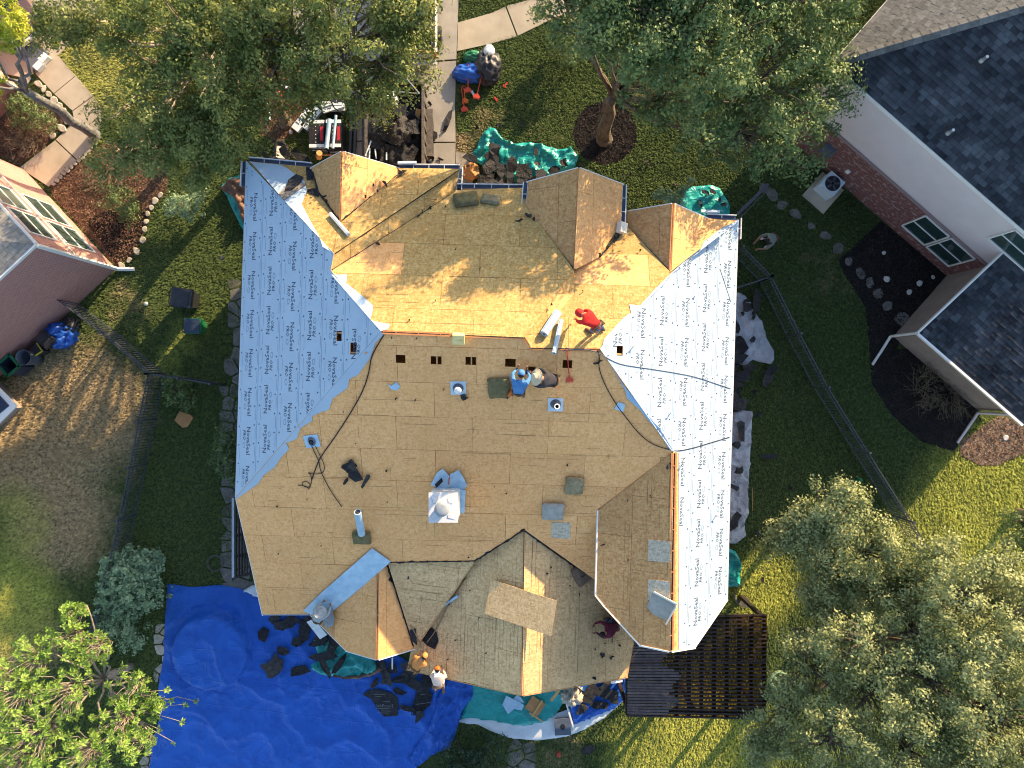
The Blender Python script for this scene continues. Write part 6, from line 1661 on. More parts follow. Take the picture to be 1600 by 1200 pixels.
carton('white and yellow carton beside the middle front dormer', PCR, 968, 357, (.28, .34, .22), R(8), 'paper', .02)
# small metal brackets nailed through the right hand sheeting
for i, (px, py, lb) in enumerate(((990, 541, 'by the vent opening'), (1048, 645, 'just above the wing'), (1067, 724, 'beside the wing ridge'), (1119, 805, 'nearest the right edge'), (1086, 463, 'highest on the white slope'))):
    root = thing_at('roof_bracket', 'small steel roof bracket ' + lb, 'bracket', PE, px, py, 0, .012, 'roof brackets')
    up = root.matrix_world.to_3x3().inverted() @ Vector((0, 0, 1))
    h = .17 if i < 4 else .08
    g = MB(); g.tube([Vector((0, 0, 0)), up * h], .016, 6); sub(g, 'stem', M['metal'], root); g = MB(); g.box(up * h, (.10, .035, .02)); sub(g, 'head', M['metal'], root)

# cords and ropes
def cord(name, label, cat, segs, r, m):
    pts = []
    for pl, ps in segs: pts += [pl.at(x, y, r + .012) for x, y in ps]
    # smooth the path
    for _ in range(2):
        q = [pts[0]]
        for i in range(len(pts) - 1): q += [pts[i].lerp(pts[i + 1], .25), pts[i].lerp(pts[i + 1], .75)]
        pts = q + [pts[-1]]
    g = MB(); g.tube(pts, r, 6); return tag(g.build(name, M[m], smooth=True), label, cat)
cord('air_hose', 'long black hose curving down the left of the rear decking', 'hose', [(PS, [(600, 523), (580, 556), (577, 580), (568, 610), (545, 650), (520, 688), (500, 715), (492, 735), (487, 750)])], .018, 'rubber')
cord('air_hose', 'tangled hose end looping below the vent hole', 'hose', [(PS, [(487, 697), (494, 712), (499, 722), (500, 735), (515, 765), (534, 792)])], .014, 'rubber')
cord('air_hose', 'small tangle of grey cord at the end of the long hose', 'cord', [(PS, [(493, 697), (498, 708), (508, 728), (505, 740), (490, 741), (480, 738), (486, 742), (487, 755), (483, 762), (474, 760), (471, 755), (478, 751), (486, 758), (482, 766), (480, 760), (465, 758)])], .011, 'rubber')
cord('air_hose', 'black hose sweeping round the right of the rear decking', 'hose', [(PS, [(934, 547), (937, 560), (935, 572), (942, 595), (958, 625), (976, 650), (1000, 680), (1020, 695), (1046, 703)]), (PE, [(1058, 705), (1080, 701), (1110, 692), (1140, 683)])], .014, 'rubber')
cord('air_hose', 'black hose crossing the white right slope', 'hose', [(PS, [(880, 548), (905, 545), (925, 547)]), (PE, [(944, 556), (955, 563), (972, 570), (1000, 574), (1040, 580), (1085, 588), (1120, 600), (1141, 607)])], .012, 'hose_grey')
cord('safety_rope', 'left safety rope running up the cricket', 'rope', [(PQ, [(655, 1003), (648, 988), (641, 976)])], .02, 'rope')
cord('safety_rope', 'right safety rope running up the porch boards', 'rope', [(PML, [(667, 1004), (682, 984), (700, 945), (728, 903)])], .018, 'rope')
cord('lean_line', 'thin dark line down the upper right white slope', 'cord', [(PE, [(1125, 420), (1135, 450), (1142, 472)])], .006, 'rubber')

# ------------------------------------------------------------------ people
def person(label, pl, px, py, yaw, pose, mats, name='person', scale=1.0, hat=None, hair=True, tilt=0):
    """one skinned body in the given pose; clothes by region, hat, hair and shoes as children"""
    J = dict(POSES[pose])
    base = pl.at(px, py)
    root = empty(name, base, label, 'person')
    ca, sa = math.cos(yaw), math.sin(yaw)
    def wpos(p, follow):
        x, y, z = [c * scale for c in p]
        X, Y = x * ca - y * sa, x * sa + y * ca
        dz = (pl.z(base.x + X, base.y + Y) - base.z) * follow
        return Vector((X, Y, z + dz))
    fol = {'ankle': 1, 'toe': 1, 'knee': .75, 'hand': .6, 'elbow': .4, 'head': .35, 'neck': .3, 'chest': .25, 'shoulder': .3}
    pos = {k: wpos(v, next((f for n_, f in fol.items() if k.startswith(n_)), 0.1)) for k, v in J.items()}
    rad = {'pelvis': .145, 'belly': .15, 'chest': .16, 'neck': .055, 'head': .085, 'shoulder': .085, 'elbow': .056, 'hand': .034, 'wrist': .030, 'hip': .088, 'knee': .060, 'ankle': .042, 'toe': .036}
    names = list(pos); idx = {k: i for i, k in enumerate(names)}
    E = [('pelvis', 'belly'), ('belly', 'chest'), ('chest', 'neck'), ('neck', 'head')]
    for s in 'LR': E += [('chest', 'shoulder' + s), ('shoulder' + s, 'elbow' + s), ('elbow' + s, 'wrist' + s), ('wrist' + s, 'hand' + s), ('pelvis', 'hip' + s), ('hip' + s, 'knee' + s), ('knee' + s, 'ankle' + s), ('ankle' + s, 'toe' + s)]
    me = bpy.data.meshes.new('body'); me.from_pydata([tuple(pos[k]) for k in names], [(idx[a], idx[b_]) for a, b_ in E], [])
    o = bpy.data.objects.new('body', me); COL.objects.link(o)
    sk = o.modifiers.new('skin', 'SKIN'); sk.use_smooth_shade = True
    for k in names:
        r = next(v for n_, v in rad.items() if k.startswith(n_)) * scale
        me.skin_vertices[0].data[idx[k]].radius = (r, r); me.skin_vertices[0].data[idx[k]].use_root = k == 'pelvis'
    o.modifiers.new('sub', 'SUBSURF').levels = 2
    bpy.context.view_layer.update()
    m2 = bpy.data.meshes.new_from_object(o.evaluated_get(bpy.context.evaluated_depsgraph_get()))
    bpy.data.objects.remove(o)
    m2.materials.clear()
    mm = [M[mats['top']], M[mats['legs']], M['skin']] 
    region = {}
    segs = []
    for a, b_ in E:
        if a.startswith(('hip', 'knee')) or b_.startswith('hip') : reg = 1
        elif a.startswith('ankle'): reg = 1
        elif a.startswith('neck') or a.startswith('wrist') : reg = 2
        elif a.startswith('elbow'): reg = 0 if mats.get('sleeve', True) else 2
        else: reg = 0
        segs.append((pos[a], pos[b_], reg))
    mi = []
    for p in m2.polygons:
        c = p.center; best, br = 9, 0
        for a, b_, reg in segs:
            ab = b_ - a; t = max(0, min(1, (c - a).dot(ab) / ab.length_squared)); d = (c - (a + ab * t)).length
            if d < best: best, br = d, reg
        mi.append(br)
    bm = bmesh.new(); bm.from_mesh(m2); lay = None
    for f, k in zip(bm.faces, mi): f.material_index = k; f.smooth = True
    # fingers: five tapered chains rooted in each palm
    for s in 'LR':
        hd, wr = pos['hand' + s], pos['wrist' + s]; d = (hd - wr).normalized(); side = d.cross(Vector((0, 0, 1)))
        side = side.normalized() if side.length > .1 else Vector((1, 0, 0)); nn = side.cross(d)
        for k in range(5):
            if k < 4: st = hd + side * (k - 1.5) * .019; dirs = [d * .045, d * .03 - nn * .02, d * .012 - nn * .022]; rr = [.010, .0095, .0085, .007]
            else: st = hd - side * .032 - d * .03; dirs = [(d - side * .9).normalized() * .035, d * .03 - nn * .01]; rr = [.011, .010, .008]
            pts = [st]
            for q in dirs: pts.append(pts[-1] + q * (1 if k in (1, 2) else .86))
            fb = MB(); fb.tube(pts, rr, 6); base_i = len(bm.verts)
            vs2 = [bm.verts.new(v) for v in fb.v]
            for f in fb.f:
                nf = bm.faces.new([vs2[i] for i in f]); nf.material_index = 2; nf.smooth = True
    # face: nose, ears
    hp, nk = pos['head'], pos['neck']; up = (hp - nk).normalized()
    fwd = Vector((-sa, ca, 0)); fwd = (fwd - up * fwd.dot(up)); fwd = fwd.normalized() if fwd.length > .1 else Vector((-sa, ca, -.2)).normalized(); rt = fwd.cross(up)
    def blob(c, r, sx=1, n=6):
        fb = MB(); fb.lathe([(r * .2, -r), (r * .85, -r * .4), (r, 0), (r * .8, r * .5), (r * .2, r)], c, n)
        v2 = [bm.verts.new(v) for v in fb.v]
        for f in fb.f: nf = bm.faces.new([v2[i] for i in f]); nf.material_index = 2; nf.smooth = True
    hc = hp + up * .045
    blob(hc + fwd * .10 * scale, .018); blob(hc + rt * .092 * scale, .022); blob(hc - rt * .092 * scale, .022)
    for v in bm.verts:
        k_ = noise.noise(v.co * 9 + Vector((len(label), 0, 0))); v.co += v.normal * 0.012 * k_ if v.normal.length > .5 else Vector()
    bm.to_mesh(m2); bm.free()
    for m_ in mm: m2.materials.append(m_)
    m2.name = 'body'; ob = link('body', m2); ob.parent = root
    def child(mb, nm, m, smooth=True): q = mb.build(nm, m, smooth=smooth); q.parent = root; return q
    Q = Matrix((rt, fwd, up)).transposed()
    if hair:
        g = MB(); g.lathe([(.10, -.02), (.112, .03), (.10, .085), (.06, .125), (.01, .138)], hc - fwd * .014 + up * .005, 14, M=Q, sx=.92, sy=1.05); child(g, 'hair', M[mats.get('hair', 'hair')])
    if hat == 'straw':
        g = MB(); g.lathe([(.25, .085), (.255, .08), (.235, .095), (.115, .10), (.105, .19), (.07, .215), (.01, .20)], hc, 28, M=Q); child(g, 'hat', M['straw'])
    elif hat == 'cap':
        g = MB(); g.lathe([(.108, .03), (.115, .06), (.10, .12), (.05, .155), (.01, .16)], hc, 16, M=Q, sx=.94, sy=1.06)
        vv = [hc + up * .05 + fwd * .10 - rt * .085, hc + up * .05 + fwd * .10 + rt * .085, hc + up * .035 + fwd * .19 + rt * .06, hc + up * .035 + fwd * .19 - rt * .06]; g.add(vv + [v - up * .012 for v in vv], [(0, 1, 2, 3), (7, 6, 5, 4), (0, 4, 5, 1), (1, 5, 6, 2), (2, 6, 7, 3), (3, 7, 4, 0)]); child(g, 'cap', M[mats['hat']])
    elif hat == 'hood':
        g = MB(); g.lathe([(.085, -.09), (.125, -.03), (.135, .05), (.115, .12), (.06, .155), (.01, .16)], hc - fwd * .02, 16, M=Q, sx=.95, sy=1.1); child(g, 'hood', M[mats['hat']])
    elif hat == 'wide':
        g = MB(); g.lathe([(.22, .06), (.225, .055), (.20, .075), (.115, .09), (.10, .16), (.05, .18), (.01, .18)], hc, 24, M=Q, sy=1.1); child(g, 'hat', M[mats['hat']])
    elif hat == 'scarf':
        g = MB(); g.lathe([(.10, -.02), (.116, .04), (.10, .11), (.05, .145), (.01, .15)], hc, 14, M=Q); child(g, 'cap', M[mats['hat']])
        g = MB(); g.add([hc - fwd * .09 - rt * .09 + up * .06, hc - fwd * .09 + rt * .09 + up * .06, nk - fwd * .16 + rt * .12, nk - fwd * .18 - rt * .10], [(0, 1, 2, 3)]); child(g, 'neck_cloth', M['wrap_white'])
    ax_ = (pos['belly'] - pos['pelvis']).normalized(); QB = ax_.to_track_quat('Z', 'Y').to_matrix(); g = MB(); g.lathe([(.165, -.03), (.172, -.03), (.172, .03), (.165, .03)], pos['pelvis'].lerp(pos['belly'], .5), 16, M=QB)
    for s in (-1, 1): g.box(pos['pelvis'].lerp(pos['belly'], .5) + QB @ Vector((s * .17, .03, -.05)), (.07, .13, .16), M=QB)
    child(g, 'tool_belt', M['shoe'], False)
    for s in 'LR':
        a, t = pos['ankle' + s], pos['toe' + s]; d = (t - a).normalized(); g = MB()
        g.tube([a - d * .06 - Vector((0, 0, .012)), a - Vector((0, 0, .01)), a.lerp(t, .6) - Vector((0, 0, .008)), t - Vector((0, 0, .006)), t + d * .045 - Vector((0, 0, .01))], [.035, .054, .05, .047, .022], 10); child(g, 'shoe', M[mats.get('shoe', 'shoe')])
    return root
POSES = {
    'crouch': dict(pelvis=(0, -.18, .36), belly=(0, -.06, .52), chest=(0, .12, .72), neck=(0, .27, .86), head=(0, .36, .93), shoulderL=(-.19, .16, .76), shoulderR=(.19, .16, .76), elbowL=(-.26, .38, .52), elbowR=(.27, .36, .50), wristL=(-.14, .56, .32), wristR=(.17, .55, .34), handL=(-.12, .62, .27), handR=(.15, .61, .29),
                   hipL=(-.11, -.14, .34), hipR=(.11, -.14, .34), kneeL=(-.20, .26, .50), kneeR=(.20, .26, .50), ankleL=(-.17, .02, .09), ankleR=(.17, .02, .09), toeL=(-.18, .19, .045), toeR=(.18, .19, .045)),
    'bent': dict(pelvis=(0, -.16, .86), belly=(0, .02, .95), chest=(0, .24, .98), neck=(0, .40, .93), head=(0, .50, .87), shoulderL=(-.18, .30, .94), shoulderR=(.18, .30, .94), elbowL=(-.22, .42, .66), elbowR=(.22, .42, .66), wristL=(-.16, .52, .40), wristR=(.15, .50, .40), handL=(-.15, .55, .33), handR=(.14, .53, .33),
                 hipL=(-.10, -.16, .82), hipR=(.10, -.16, .82), kneeL=(-.14, -.04, .46), kneeR=(.13, -.20, .46), ankleL=(-.15, -.12, .09), ankleR=(.14, -.34, .09), toeL=(-.17, .07, .045), toeR=(.16, -.15, .045)),
    'kneel': dict(pelvis=(0, -.22, .42), belly=(0, -.04, .52), chest=(0, .16, .60), neck=(0, .32, .66), head=(0, .42, .70), shoulderL=(-.19, .22, .60), shoulderR=(.19, .22, .60), elbowL=(-.25, .08, .36), elbowR=(.25, .10, .36), wristL=(-.14, .28, .22), wristR=(.14, .30, .22), handL=(-.10, .34, .17), handR=(.10, .36, .17),
                  hipL=(-.10, -.20, .38), hipR=(.10, -.20, .38), kneeL=(-.15, .04, .09), kneeR=(.15, .04, .09), ankleL=(-.14, -.38, .09), ankleR=(.14, -.38, .09), toeL=(-.14, -.54, .05), toeR=(.14, -.54, .05)),
}
person('person in a red hooded top bending over on the sunlit front boards', PNR, 924, 510, R(52), 'bent', dict(top='c_red', legs='denim', hat='c_red'), hat='hood', hair=False)
pb_ = person('person in blue shirt and blue cap crouching with back to the picture', PS, 811, 606, R(-8), 'crouch', dict(top='c_blue', legs='denim', hat='c_blue', shoe='shoe'), hat='cap', scale=1.02)
person('person under a round straw hat crouching beside the blue shirted worker', PS, 859, 594, R(80), 'crouch', dict(top='c_dark', legs='c_dark'), hat='straw', scale=1.0)
person('person in grey shirt and plaid crouching at the foot of the blue valley strip', PS, 503, 958, R(-30), 'crouch', dict(top='c_grey', legs='c_plaid', hat='c_grey'), hat='wide', scale=.95)
person('person in an orange tan top kneeling at the porch eave by the ropes', PML, 655, 1030, R(-35), 'kneel', dict(top='c_tan', legs='c_tan', hat='c_tan'), hat='cap', scale=1.08)
person('person in a pale peach top kneeling at the edge above the blue tarp', PML, 687, 1055, R(0), 'kneel', dict(top='c_pink', legs='c_pink', hat='orange'), hat='scarf', scale=1.08)
person('person in a maroon top and jeans half hidden under the wing eave', PMR, 953, 972, R(100), 'crouch', dict(top='c_maroon', legs='denim'), scale=1.05)
person('person in a sage grey shirt and white shoes crouching on the right lawn', GROUND, 1199, 377, R(115), 'crouch', dict(top='c_sage', legs='c_dark', shoe='shoe_white', sleeve=False), scale=1.05)
# nail gun beside the blue shirted worker, jacket draped by the plaid one
root = thing_at('nail_gun', 'orange and black nail gun beside the blue shirted worker', 'nail gun', PS, 797, 613, R(35), .02)
g = MB(); g.box((0, 0, .10), (.09, .20, .12)); g.tube([Vector((0, .08, .12)), Vector((0, .24, .07))], .03, 8); sub(g, 'gun_body', M['orange'], root)
g = MB(); g.bar((0, -.05, .08), (.02, -.20, .06), .05, .07); g.bar((0, .02, .03), (.12, -.02, .03), .04, .05); sub(g, 'handle', M['black'], root)
flap(PPL, [(510, 952), (523, 945), (527, 962), (526, 975), (516, 980), (509, 970)], 'c_grey', lift=.12, wr=.09, seed=31, cell=.07, name='draped_jacket')
o = [x for x in house.children if x.name.startswith('draped_jacket')][0]; mw = o.matrix_world.copy(); o.parent = None; o.matrix_world = Matrix.Identity(4); tag(o, 'grey jacket draped on the boards beside the plaid trousered worker', 'jacket')
root = empty('tool_bucket', P(505, 990, 2.2), 'white angled board leaning below the rear left valley', 'board')
b = MB(); b.prism([P(479, 972, 2.6), P(490, 967, 2.6), P(511, 992, 1.4), P(500, 999, 1.4)], (0, 0, -.05)); adopt(b.build('board', M['wrap_white']), root); root.name = 'leaning_board'
b = MB(); b.prism([P(505, 978, 2.7), P(508, 974, 2.7), P(524, 996, 1.5), P(520, 998, 1.5)], (0, 0, -.05)); tag(b.build('leaning_board', M['trim']), 'narrow white stick leaning below the grey shirted worker', 'board')
g = MB(); g.tube([P(613, 1028, 2.5), P(613, 1046, .1)], .03, 6); tag(g.build('white_pole', M['trim']), 'white pole upright below the sunlit hip corner', 'pole')

# ------------------------------------------------------------------ pergolas
def louvre_mat():
    m = bpy.data.materials.new('smoked_roof_panel'); m.use_nodes = True; N = m.node_tree.nodes; L = m.node_tree.links
    bs = N['Principled BSDF']; bs.inputs['Base Color'].default_value = (.03, .022, .02, 1); bs.inputs['Roughness'].default_value = .22; bs.inputs['Specular IOR Level'].default_value = .6
    tr = N.new('ShaderNodeBsdfTransparent'); tr.inputs['Color'].default_value = (.78, .62, .50, 1)
    mx = N.new('ShaderNodeMixShader'); mx.inputs['Fac'].default_value = .86
    L.new(bs.outputs['BSDF'], mx.inputs[1]); L.new(tr.outputs['BSDF'], mx.inputs[2]); L.new(mx.outputs['Shader'], N['Material Output'].inputs['Surface']); return m
M['panel'] = louvre_mat()
zp = 2.75
p00, p10, p11, p01 = P(980, 966, zp), P(1198, 961, zp), P(1197, 1123, zp), P(979, 1118, zp)
pg = empty('pergola', (p00 + p11) / 2 * 1.0 - Vector((0, 0, zp)), 'dark wooden pergola with smoked see through roof panels beside the rear wing', 'pergola')
def pgp(b, n, m='pergola'): return adopt(b.build(n, M[m]), pg)
def lerp2(s, t, dz=0): return p00.lerp(p10, s).lerp(p01.lerp(p11, s), t) + Vector((0, 0, dz))
for s, t in ((.02, .03), (.98, .03), (.98, .97), (.02, .97), (.5, .97), (.5, .03)):
    q = lerp2(s, t); g = MB(); g.bar((q.x, q.y, 0), (q.x, q.y, zp - .3), .14, .14, up=(1, 0, 0)); pgp(g, 'post')
for t in (.02, .98):
    g = MB(); g.bar(lerp2(0, t, -.2), lerp2(1, t, -.2), .07, .2); pgp(g, 'beam')
for s in (0.005, .12, .24, .36, .45, .54, .63, .72, .81, .895, .99):
    g = MB(); g.bar(lerp2(s, 0, -.09), lerp2(s, 1, -.09), .12, .14); pgp(g, 'rafter')
NB = 26
for k in range(NB + 1):
    g = MB(); g.bar(lerp2(0, k / NB, 0), lerp2(1, k / NB, 0), .06, .055); pgp(g, 'purlin')
for k in range(NB):
    g = MB(); q = [lerp2(0, (k + .2) / NB, .012), lerp2(1, (k + .2) / NB, .012), lerp2(1, (k + .8) / NB, .012), lerp2(0, (k + .8) / NB, .012)]
    g.prism(q, (0, 0, -.006)); pgp(g, 'roof_panel', 'panel')
# close set boards over the near half
for k in range(34):
    t0 = k / 34
    if t0 < .03: continue
    s1 = .20 + .28 * max(0, (t0 - .1)) * (1 if t0 < .75 else .6)
    g = MB(); g.bar(lerp2(.004, t0, .036), lerp2(s1 + .05 * math.sin(k * 7), t0, .036), .082, .012); pgp(g, 'roof_board', 'pergola_board')
g = MB(); g.tube([lerp2(-.004, .46, .08), lerp2(1, .435, .08)], .02, 6); pgp(g, 'cable')
sp = empty('side_pergola', P(378, 850, 0), 'small dark slatted pergola under the left eave', 'pergola')
zs = 2.6
for k in range(9):
    x = 364.5 + k * 4.4
    g = MB(); g.bar(P(x, 778, zs), P(x, 902 - k * 1.4, zs), .05 if k else .09, .07); adopt(g.build('slat', M['metal'] if k == 0 else M['pergola']), sp)
for y in (780, 838, 870, 902):
    g = MB(); g.bar(P(364, y, zs - .08), P(404, y - 8, zs - .08), .09, .09); adopt(g.build('beam', M['pergola']), sp)
for y in (784, 900):
    q = P(365, y, zs); g = MB(); g.bar((q.x, q.y, 0), (q.x, q.y, zs - .1), .1, .1, up=(1, 0, 0)); adopt(g.build('post', M['metal']), sp)

# ------------------------------------------------------------------ iron picket fences
PK = None
FH = 1.22                                     # fence height factor
def picket_fence(label, path, gates=(), h=1.22, sp_=.115, flip=0):
    global PK
    root = empty('picket_fence', P(*path[0], 0), label, 'fence')
    if PK is None:
        g = MB(); g.box((0, 0, .60 * FH), (.024, .024, 1.1 * FH)); g.box((0, 0, 1.17 * FH), (.032, .032, .05)); t = g.build('picket', M['iron']); PK = t.data; bpy.data.objects.remove(t)
    pts = [P(x, y, 0) for x, y in path]
    for i in range(len(pts) - 1):
        a, c = pts[i], pts[i + 1]; L = (c - a).length; d = (c - a) / L
        for z in (.14, .92 * FH, 1.14 * FH):
            g = MB(); g.bar(a + Vector((0, 0, z)), c + Vector((0, 0, z)), .032, .03); adopt(g.build('rail', M['iron']), root)
        n = int(L / sp_)
        for k in range(1, n):
            o = link('picket', PK); o.location = a + d * (L * k / n); o.rotation_euler.z = math.atan2(d.y, d.x); adopt(o, root)
        m = max(1, round(L / 2.4))
        for k in range(m + (i == len(pts) - 2)):
            q = a + d * (L * k / m); g = MB(); g.box(q + Vector((0, 0, .64 * FH)), (.065, .065, 1.28 * FH)); g.box(q + Vector((0, 0, 1.30 * FH)), (.08, .08, .035)); adopt(g.build('post', M['iron']), root)
    return root
picket_fence('black picket fence running down the dry left lawn', [(258, 585), (231, 724), (198, 880), (170, 975)])
picket_fence('black picket fence between the brick wall and the left lawn', [(120, 472), (190, 525), (258, 585)], sp_=.13)
picket_fence('short picket fence closing the gap to the shaded side wall', [(258, 585), (305, 592), (352, 600)], sp_=.14)
picket_fence('black picket fence crossing the shaded right lawn', [(1143, 396), (1186, 440), (1228, 525), (1270, 605), (1330, 702), (1395, 805), (1470, 925)], sp_=.13)
g = MB()
picket_fence('short picket gate between the right fence and the house wall', [(1186, 440), (1130, 458)], sp_=.14)
g = MB(); a, c = P(1152, 335, .5), P(1200, 288, .5); g.bar(a, c, .12, .06); g.bar(a + Vector((.15, -.1, 0)), c + Vector((.1, -.12, 0)), .03, .03); tag(g.build('downpipe_length', M['iron']), 'dark length of pipe lying on the front right grass', 'pipe')

# ------------------------------------------------------------------ bins and yard things on the left
def wheelie(label, px, py, ang, m_body, m_lid, h=1.0, w=.56, d=.62, tip=False):
    root = empty('wheeled_bin', P(px, py, 0), label, 'bin', 'wheeled bins'); root.rotation_euler.z = ang
    g = MB()
    lo = [(-w * .36, -d * .34, .06), (w * .36, -d * .34, .06), (w * .36, d * .36, .06), (-w * .36, d * .36, .06)]; hi = [(-w / 2, -d / 2, h - .08), (w / 2, -d / 2, h - .08), (w / 2, d / 2, h - .08), (-w / 2, d / 2, h - .08)]
    g.add(lo + hi, [(3, 2, 1, 0), (0, 1, 5, 4), (1, 2, 6, 5), (2, 3, 7, 6), (3, 0, 4, 7)])
    for q in ((0, -d / 2, w + .06, .05), (0, d / 2, w + .06, .05)): g.box((q[0], q[1], h - .10), (q[2], q[3], .05))
    for s in (-1, 1): g.box((s * w / 2, 0, h - .10), (.05, d, .05))
    sub(g, 'bin_body', M[m_body], root)
    g = MB(); g.box((0, 0, h - .04), (w * .98, d * .98, .035)); g.box((0, 0, h - .012), (w * .74, d * .72, .03)); g.box((-w * .22, 0, h + .006), (.05, d * .5, .02)); g.box((w * .22, 0, h + .006), (.05, d * .5, .02)); sub(g, 'lid', M[m_lid], root)
    g = MB(); g.tube([Vector((-w * .4, d / 2 + .07, h - .08)), Vector((w * .4, d / 2 + .07, h - .08))], .018, 6); g.bar((-w * .4, d / 2, h - .09), (-w * .4, d / 2 + .08, h - .08), .03, .03); g.bar((w * .4, d / 2, h - .09), (w * .4, d / 2 + .08, h - .08), .03, .03); sub(g, 'handle', M['black'], root)
    for s in (-1, 1):
        g = MB(); g.tube([Vector((s * (w / 2 - .06), d * .40, .12)), Vector((s * (w / 2 + .01), d * .40, .12))], .12, 14); sub(g, 'wheel', M['rubber'], root)
    return root
wheelie('black wheeled bin with ribbed lid on the left lawn', 302, 470, R(82), 'plastic_black', 'plastic_black', w=.72, d=.84, h=1.12)
wheelie('green wheeled bin with navy lid on the strip of sunlit grass', 316, 512, R(88), 'plastic_green', 'plastic_navy', w=.58, d=.62)
wheelie('black wheeled bin beside the blue bag at the brick wall', 92, 533, R(50), 'plastic_black', 'plastic_black', w=.5, d=.56, h=.95)
root = empty('open_bin', P(40, 572, 0), 'open square bin with a bright green rim at the far left', 'bin'); root.rotation_euler.z = R(40)
g = MB(); w = .55; h = 1.0
for s in (-1, 1): g.box((s * w / 2, 0, h / 2), (.03, w, h)); g.box((0, s * w / 2, h / 2), (w, .03, h))
g.box((0, 0, .1), (w, w, .04)); sub(g, 'bin_body', M['plastic_navy'], root)
g = MB()
for s in (-1, 1): g.box((s * (w / 2 + .03), 0, h), (.09, w + .12, .07)); g.box((0, s * (w / 2 + .03), h), (w + .12, .09, .07))
sub(g, 'rim', M['plastic_green'], root)
root = empty('barrel', P(60, 560, 0), 'open slate grey round barrel next to the green rimmed bin', 'barrel')
g = MB(); g.lathe([(.24, 0), (.30, .5), (.31, .9), (.325, .93), (.30, .93), (.28, .5), (.2, .1)], (0, 0, 0), 24); sub(g, 'drum', M['plastic_grey'], root, True)
root = empty('crate_stack', P(70, 548, 0), 'dark box with yellow rim beside the barrel at the brick wall', 'box'); root.rotation_euler.z = R(35)
g = MB(); g.box((0, 0, .3), (.42, .36, .6)); sub(g, 'box_body', M['plastic_black'], root)
g = MB(); g.box((0, -.2, .6), (.46, .05, .05)); g.box((.22, 0, .6), (.05, .4, .05)); sub(g, 'rim', M['plastic_yellow'], root)
def lump(name, label, cat, px, py, r, h, m, seed, pl=GROUND, sx=1, lift=0, spiky=.25):
    """crumpled bag or heap"""
    bm = bmesh.new(); bmesh.ops.create_icosphere(bm, subdivisions=4, radius=1); c = pl.at(px, py, lift)
    for v in bm.verts:
        d = v.co.copy(); k = 1 + spiky * (1 - 2 * abs(noise.noise(d * 2.1 + Vector((seed, 0, 0))))) + spiky * .5 * noise.noise(d * 5 + Vector((0, seed, 0)))
        v.co = Vector((d.x * r * sx * k, d.y * r * k, max(-.02, (d.z + .35) * h * .74 * k)))
    me = bpy.data.meshes.new(name); bm.to_mesh(me); bm.free(); me.materials.append(M[m]); me.polygons.foreach_set('use_smooth', [True] * len(me.polygons))
    o = link(name, me); o.location = c; return tag(o, label, cat)
lump('blue_bag', 'shiny blue bag leaning between the dark bins at the brick wall', 'bag', 100, 525, .42, .6, 'plastic_blue', 1, sx=1.2, spiky=.4)
lump('black_bag', 'shiny black rubbish bag against the brick wall', 'bag', 113, 510, .30, .4, 'plastic_black', 2, spiky=.4)
root = thing_at('cardboard_sheet', 'orange cardboard square lying on the shaded grass', 'cardboard', GROUND, 287, 655, R(28), .05)
g = MB(); g.prism([Vector((x, y, .03)) for x, y in ((-.30, .22), (.18, .30), (.33, .24), (.30, -.2), (.14, -.33), (-.30, -.22))], (0, 0, -.04)); sub(g, 'sheet', M['cardboard'], root)
lump('white_ball', 'small white ball on the left lawn', 'ball', 229, 475, .085, .16, 'stone_white', 3, spiky=.05)
lump('sprinkler_cap', 'dark sprinkler box in the left lawn', 'cover', 346, 402, .12, .05, 'iron', 4, spiky=.02)
root = empty('hose_reel', P(336, 880, 0), 'coil of rusty wire on the grass by the side paving', 'wire coil')
g = MB()
for k in range(3): g.tube([P(336, 880, .06 + .03 * k) + Vector((math.cos(t) * (.28 + .03 * k), math.sin(t) * (.3 + .02 * k), 0)) for t in [i * math.pi / 10 for i in range(21)]], .014, 5)
adopt(g.build('coil', M['rust']), root); root.name = 'wire_coil'
drape('white_sack', 'white sheet poking out under the left rear eave', 'sheet', [(378, 924), (392, 916), (410, 914), (418, 932), (402, 934)], 'tarp_white', .2, .1, .08, 21)

# ------------------------------------------------------------------ air conditioner, garden bits on the right
root = empty('air_conditioner', P(1285, 298, 0), 'pale square air conditioner beside the whitewashed brick', 'air conditioner')
ax = math.atan2(U.y, U.x); root.scale = (.86, .86, .86)
g = MB(); g.box((0, -.12, .04), (1.35, 1.5, .08), rz=ax); sub(g, 'pad', M['conc'], root)
g = MB(); g.box((.1, .1, .48), (.85, .85, .8), rz=ax); sub(g, 'cabinet', M['flash_metal'], root)
g = MB(); g.lathe([(.36, 0), (.36, .012)], (.1, .1, .885), 22); sub(g, 'fan_guard', M['black'], root)
g = MB()
for k in range(5): t = k * 2 * math.pi / 5; g.bar((.1, .1, .90), (.1 + .33 * math.cos(t), .1 + .33 * math.sin(t), .90), .09, .008)
sub(g, 'fan_blade', M['iron'], root)
lump('garden_light', 'small green topped garden light beside the right fence', 'light', 1341, 750, .11, .25, 'plastic_green', 5, spiky=.02)
root = empty('saw_disc', P(1163, 941, 0), 'rusty round disc with a bent handle on the sunlit grass', 'disc')
g = MB(); g.lathe([(.22, .03), (.22, .06), (.05, .08)], (0, 0, 0), 22); sub(g, 'disc', M['rust'], root); g = MB(); g.tube([Vector((-.2, .0, .07)), Vector((-.33, -.02, .09)), Vector((-.46, .38, .1))], .05, 6); sub(g, 'handle', M['rust'], root)
g = MB(); g.tube([P(1148, 928, .06), P(1164, 903, .08)], .014, 5); tag(g.build('orange_stick', M['lumber']), 'thin orange stick beside the rusty disc', 'stick')
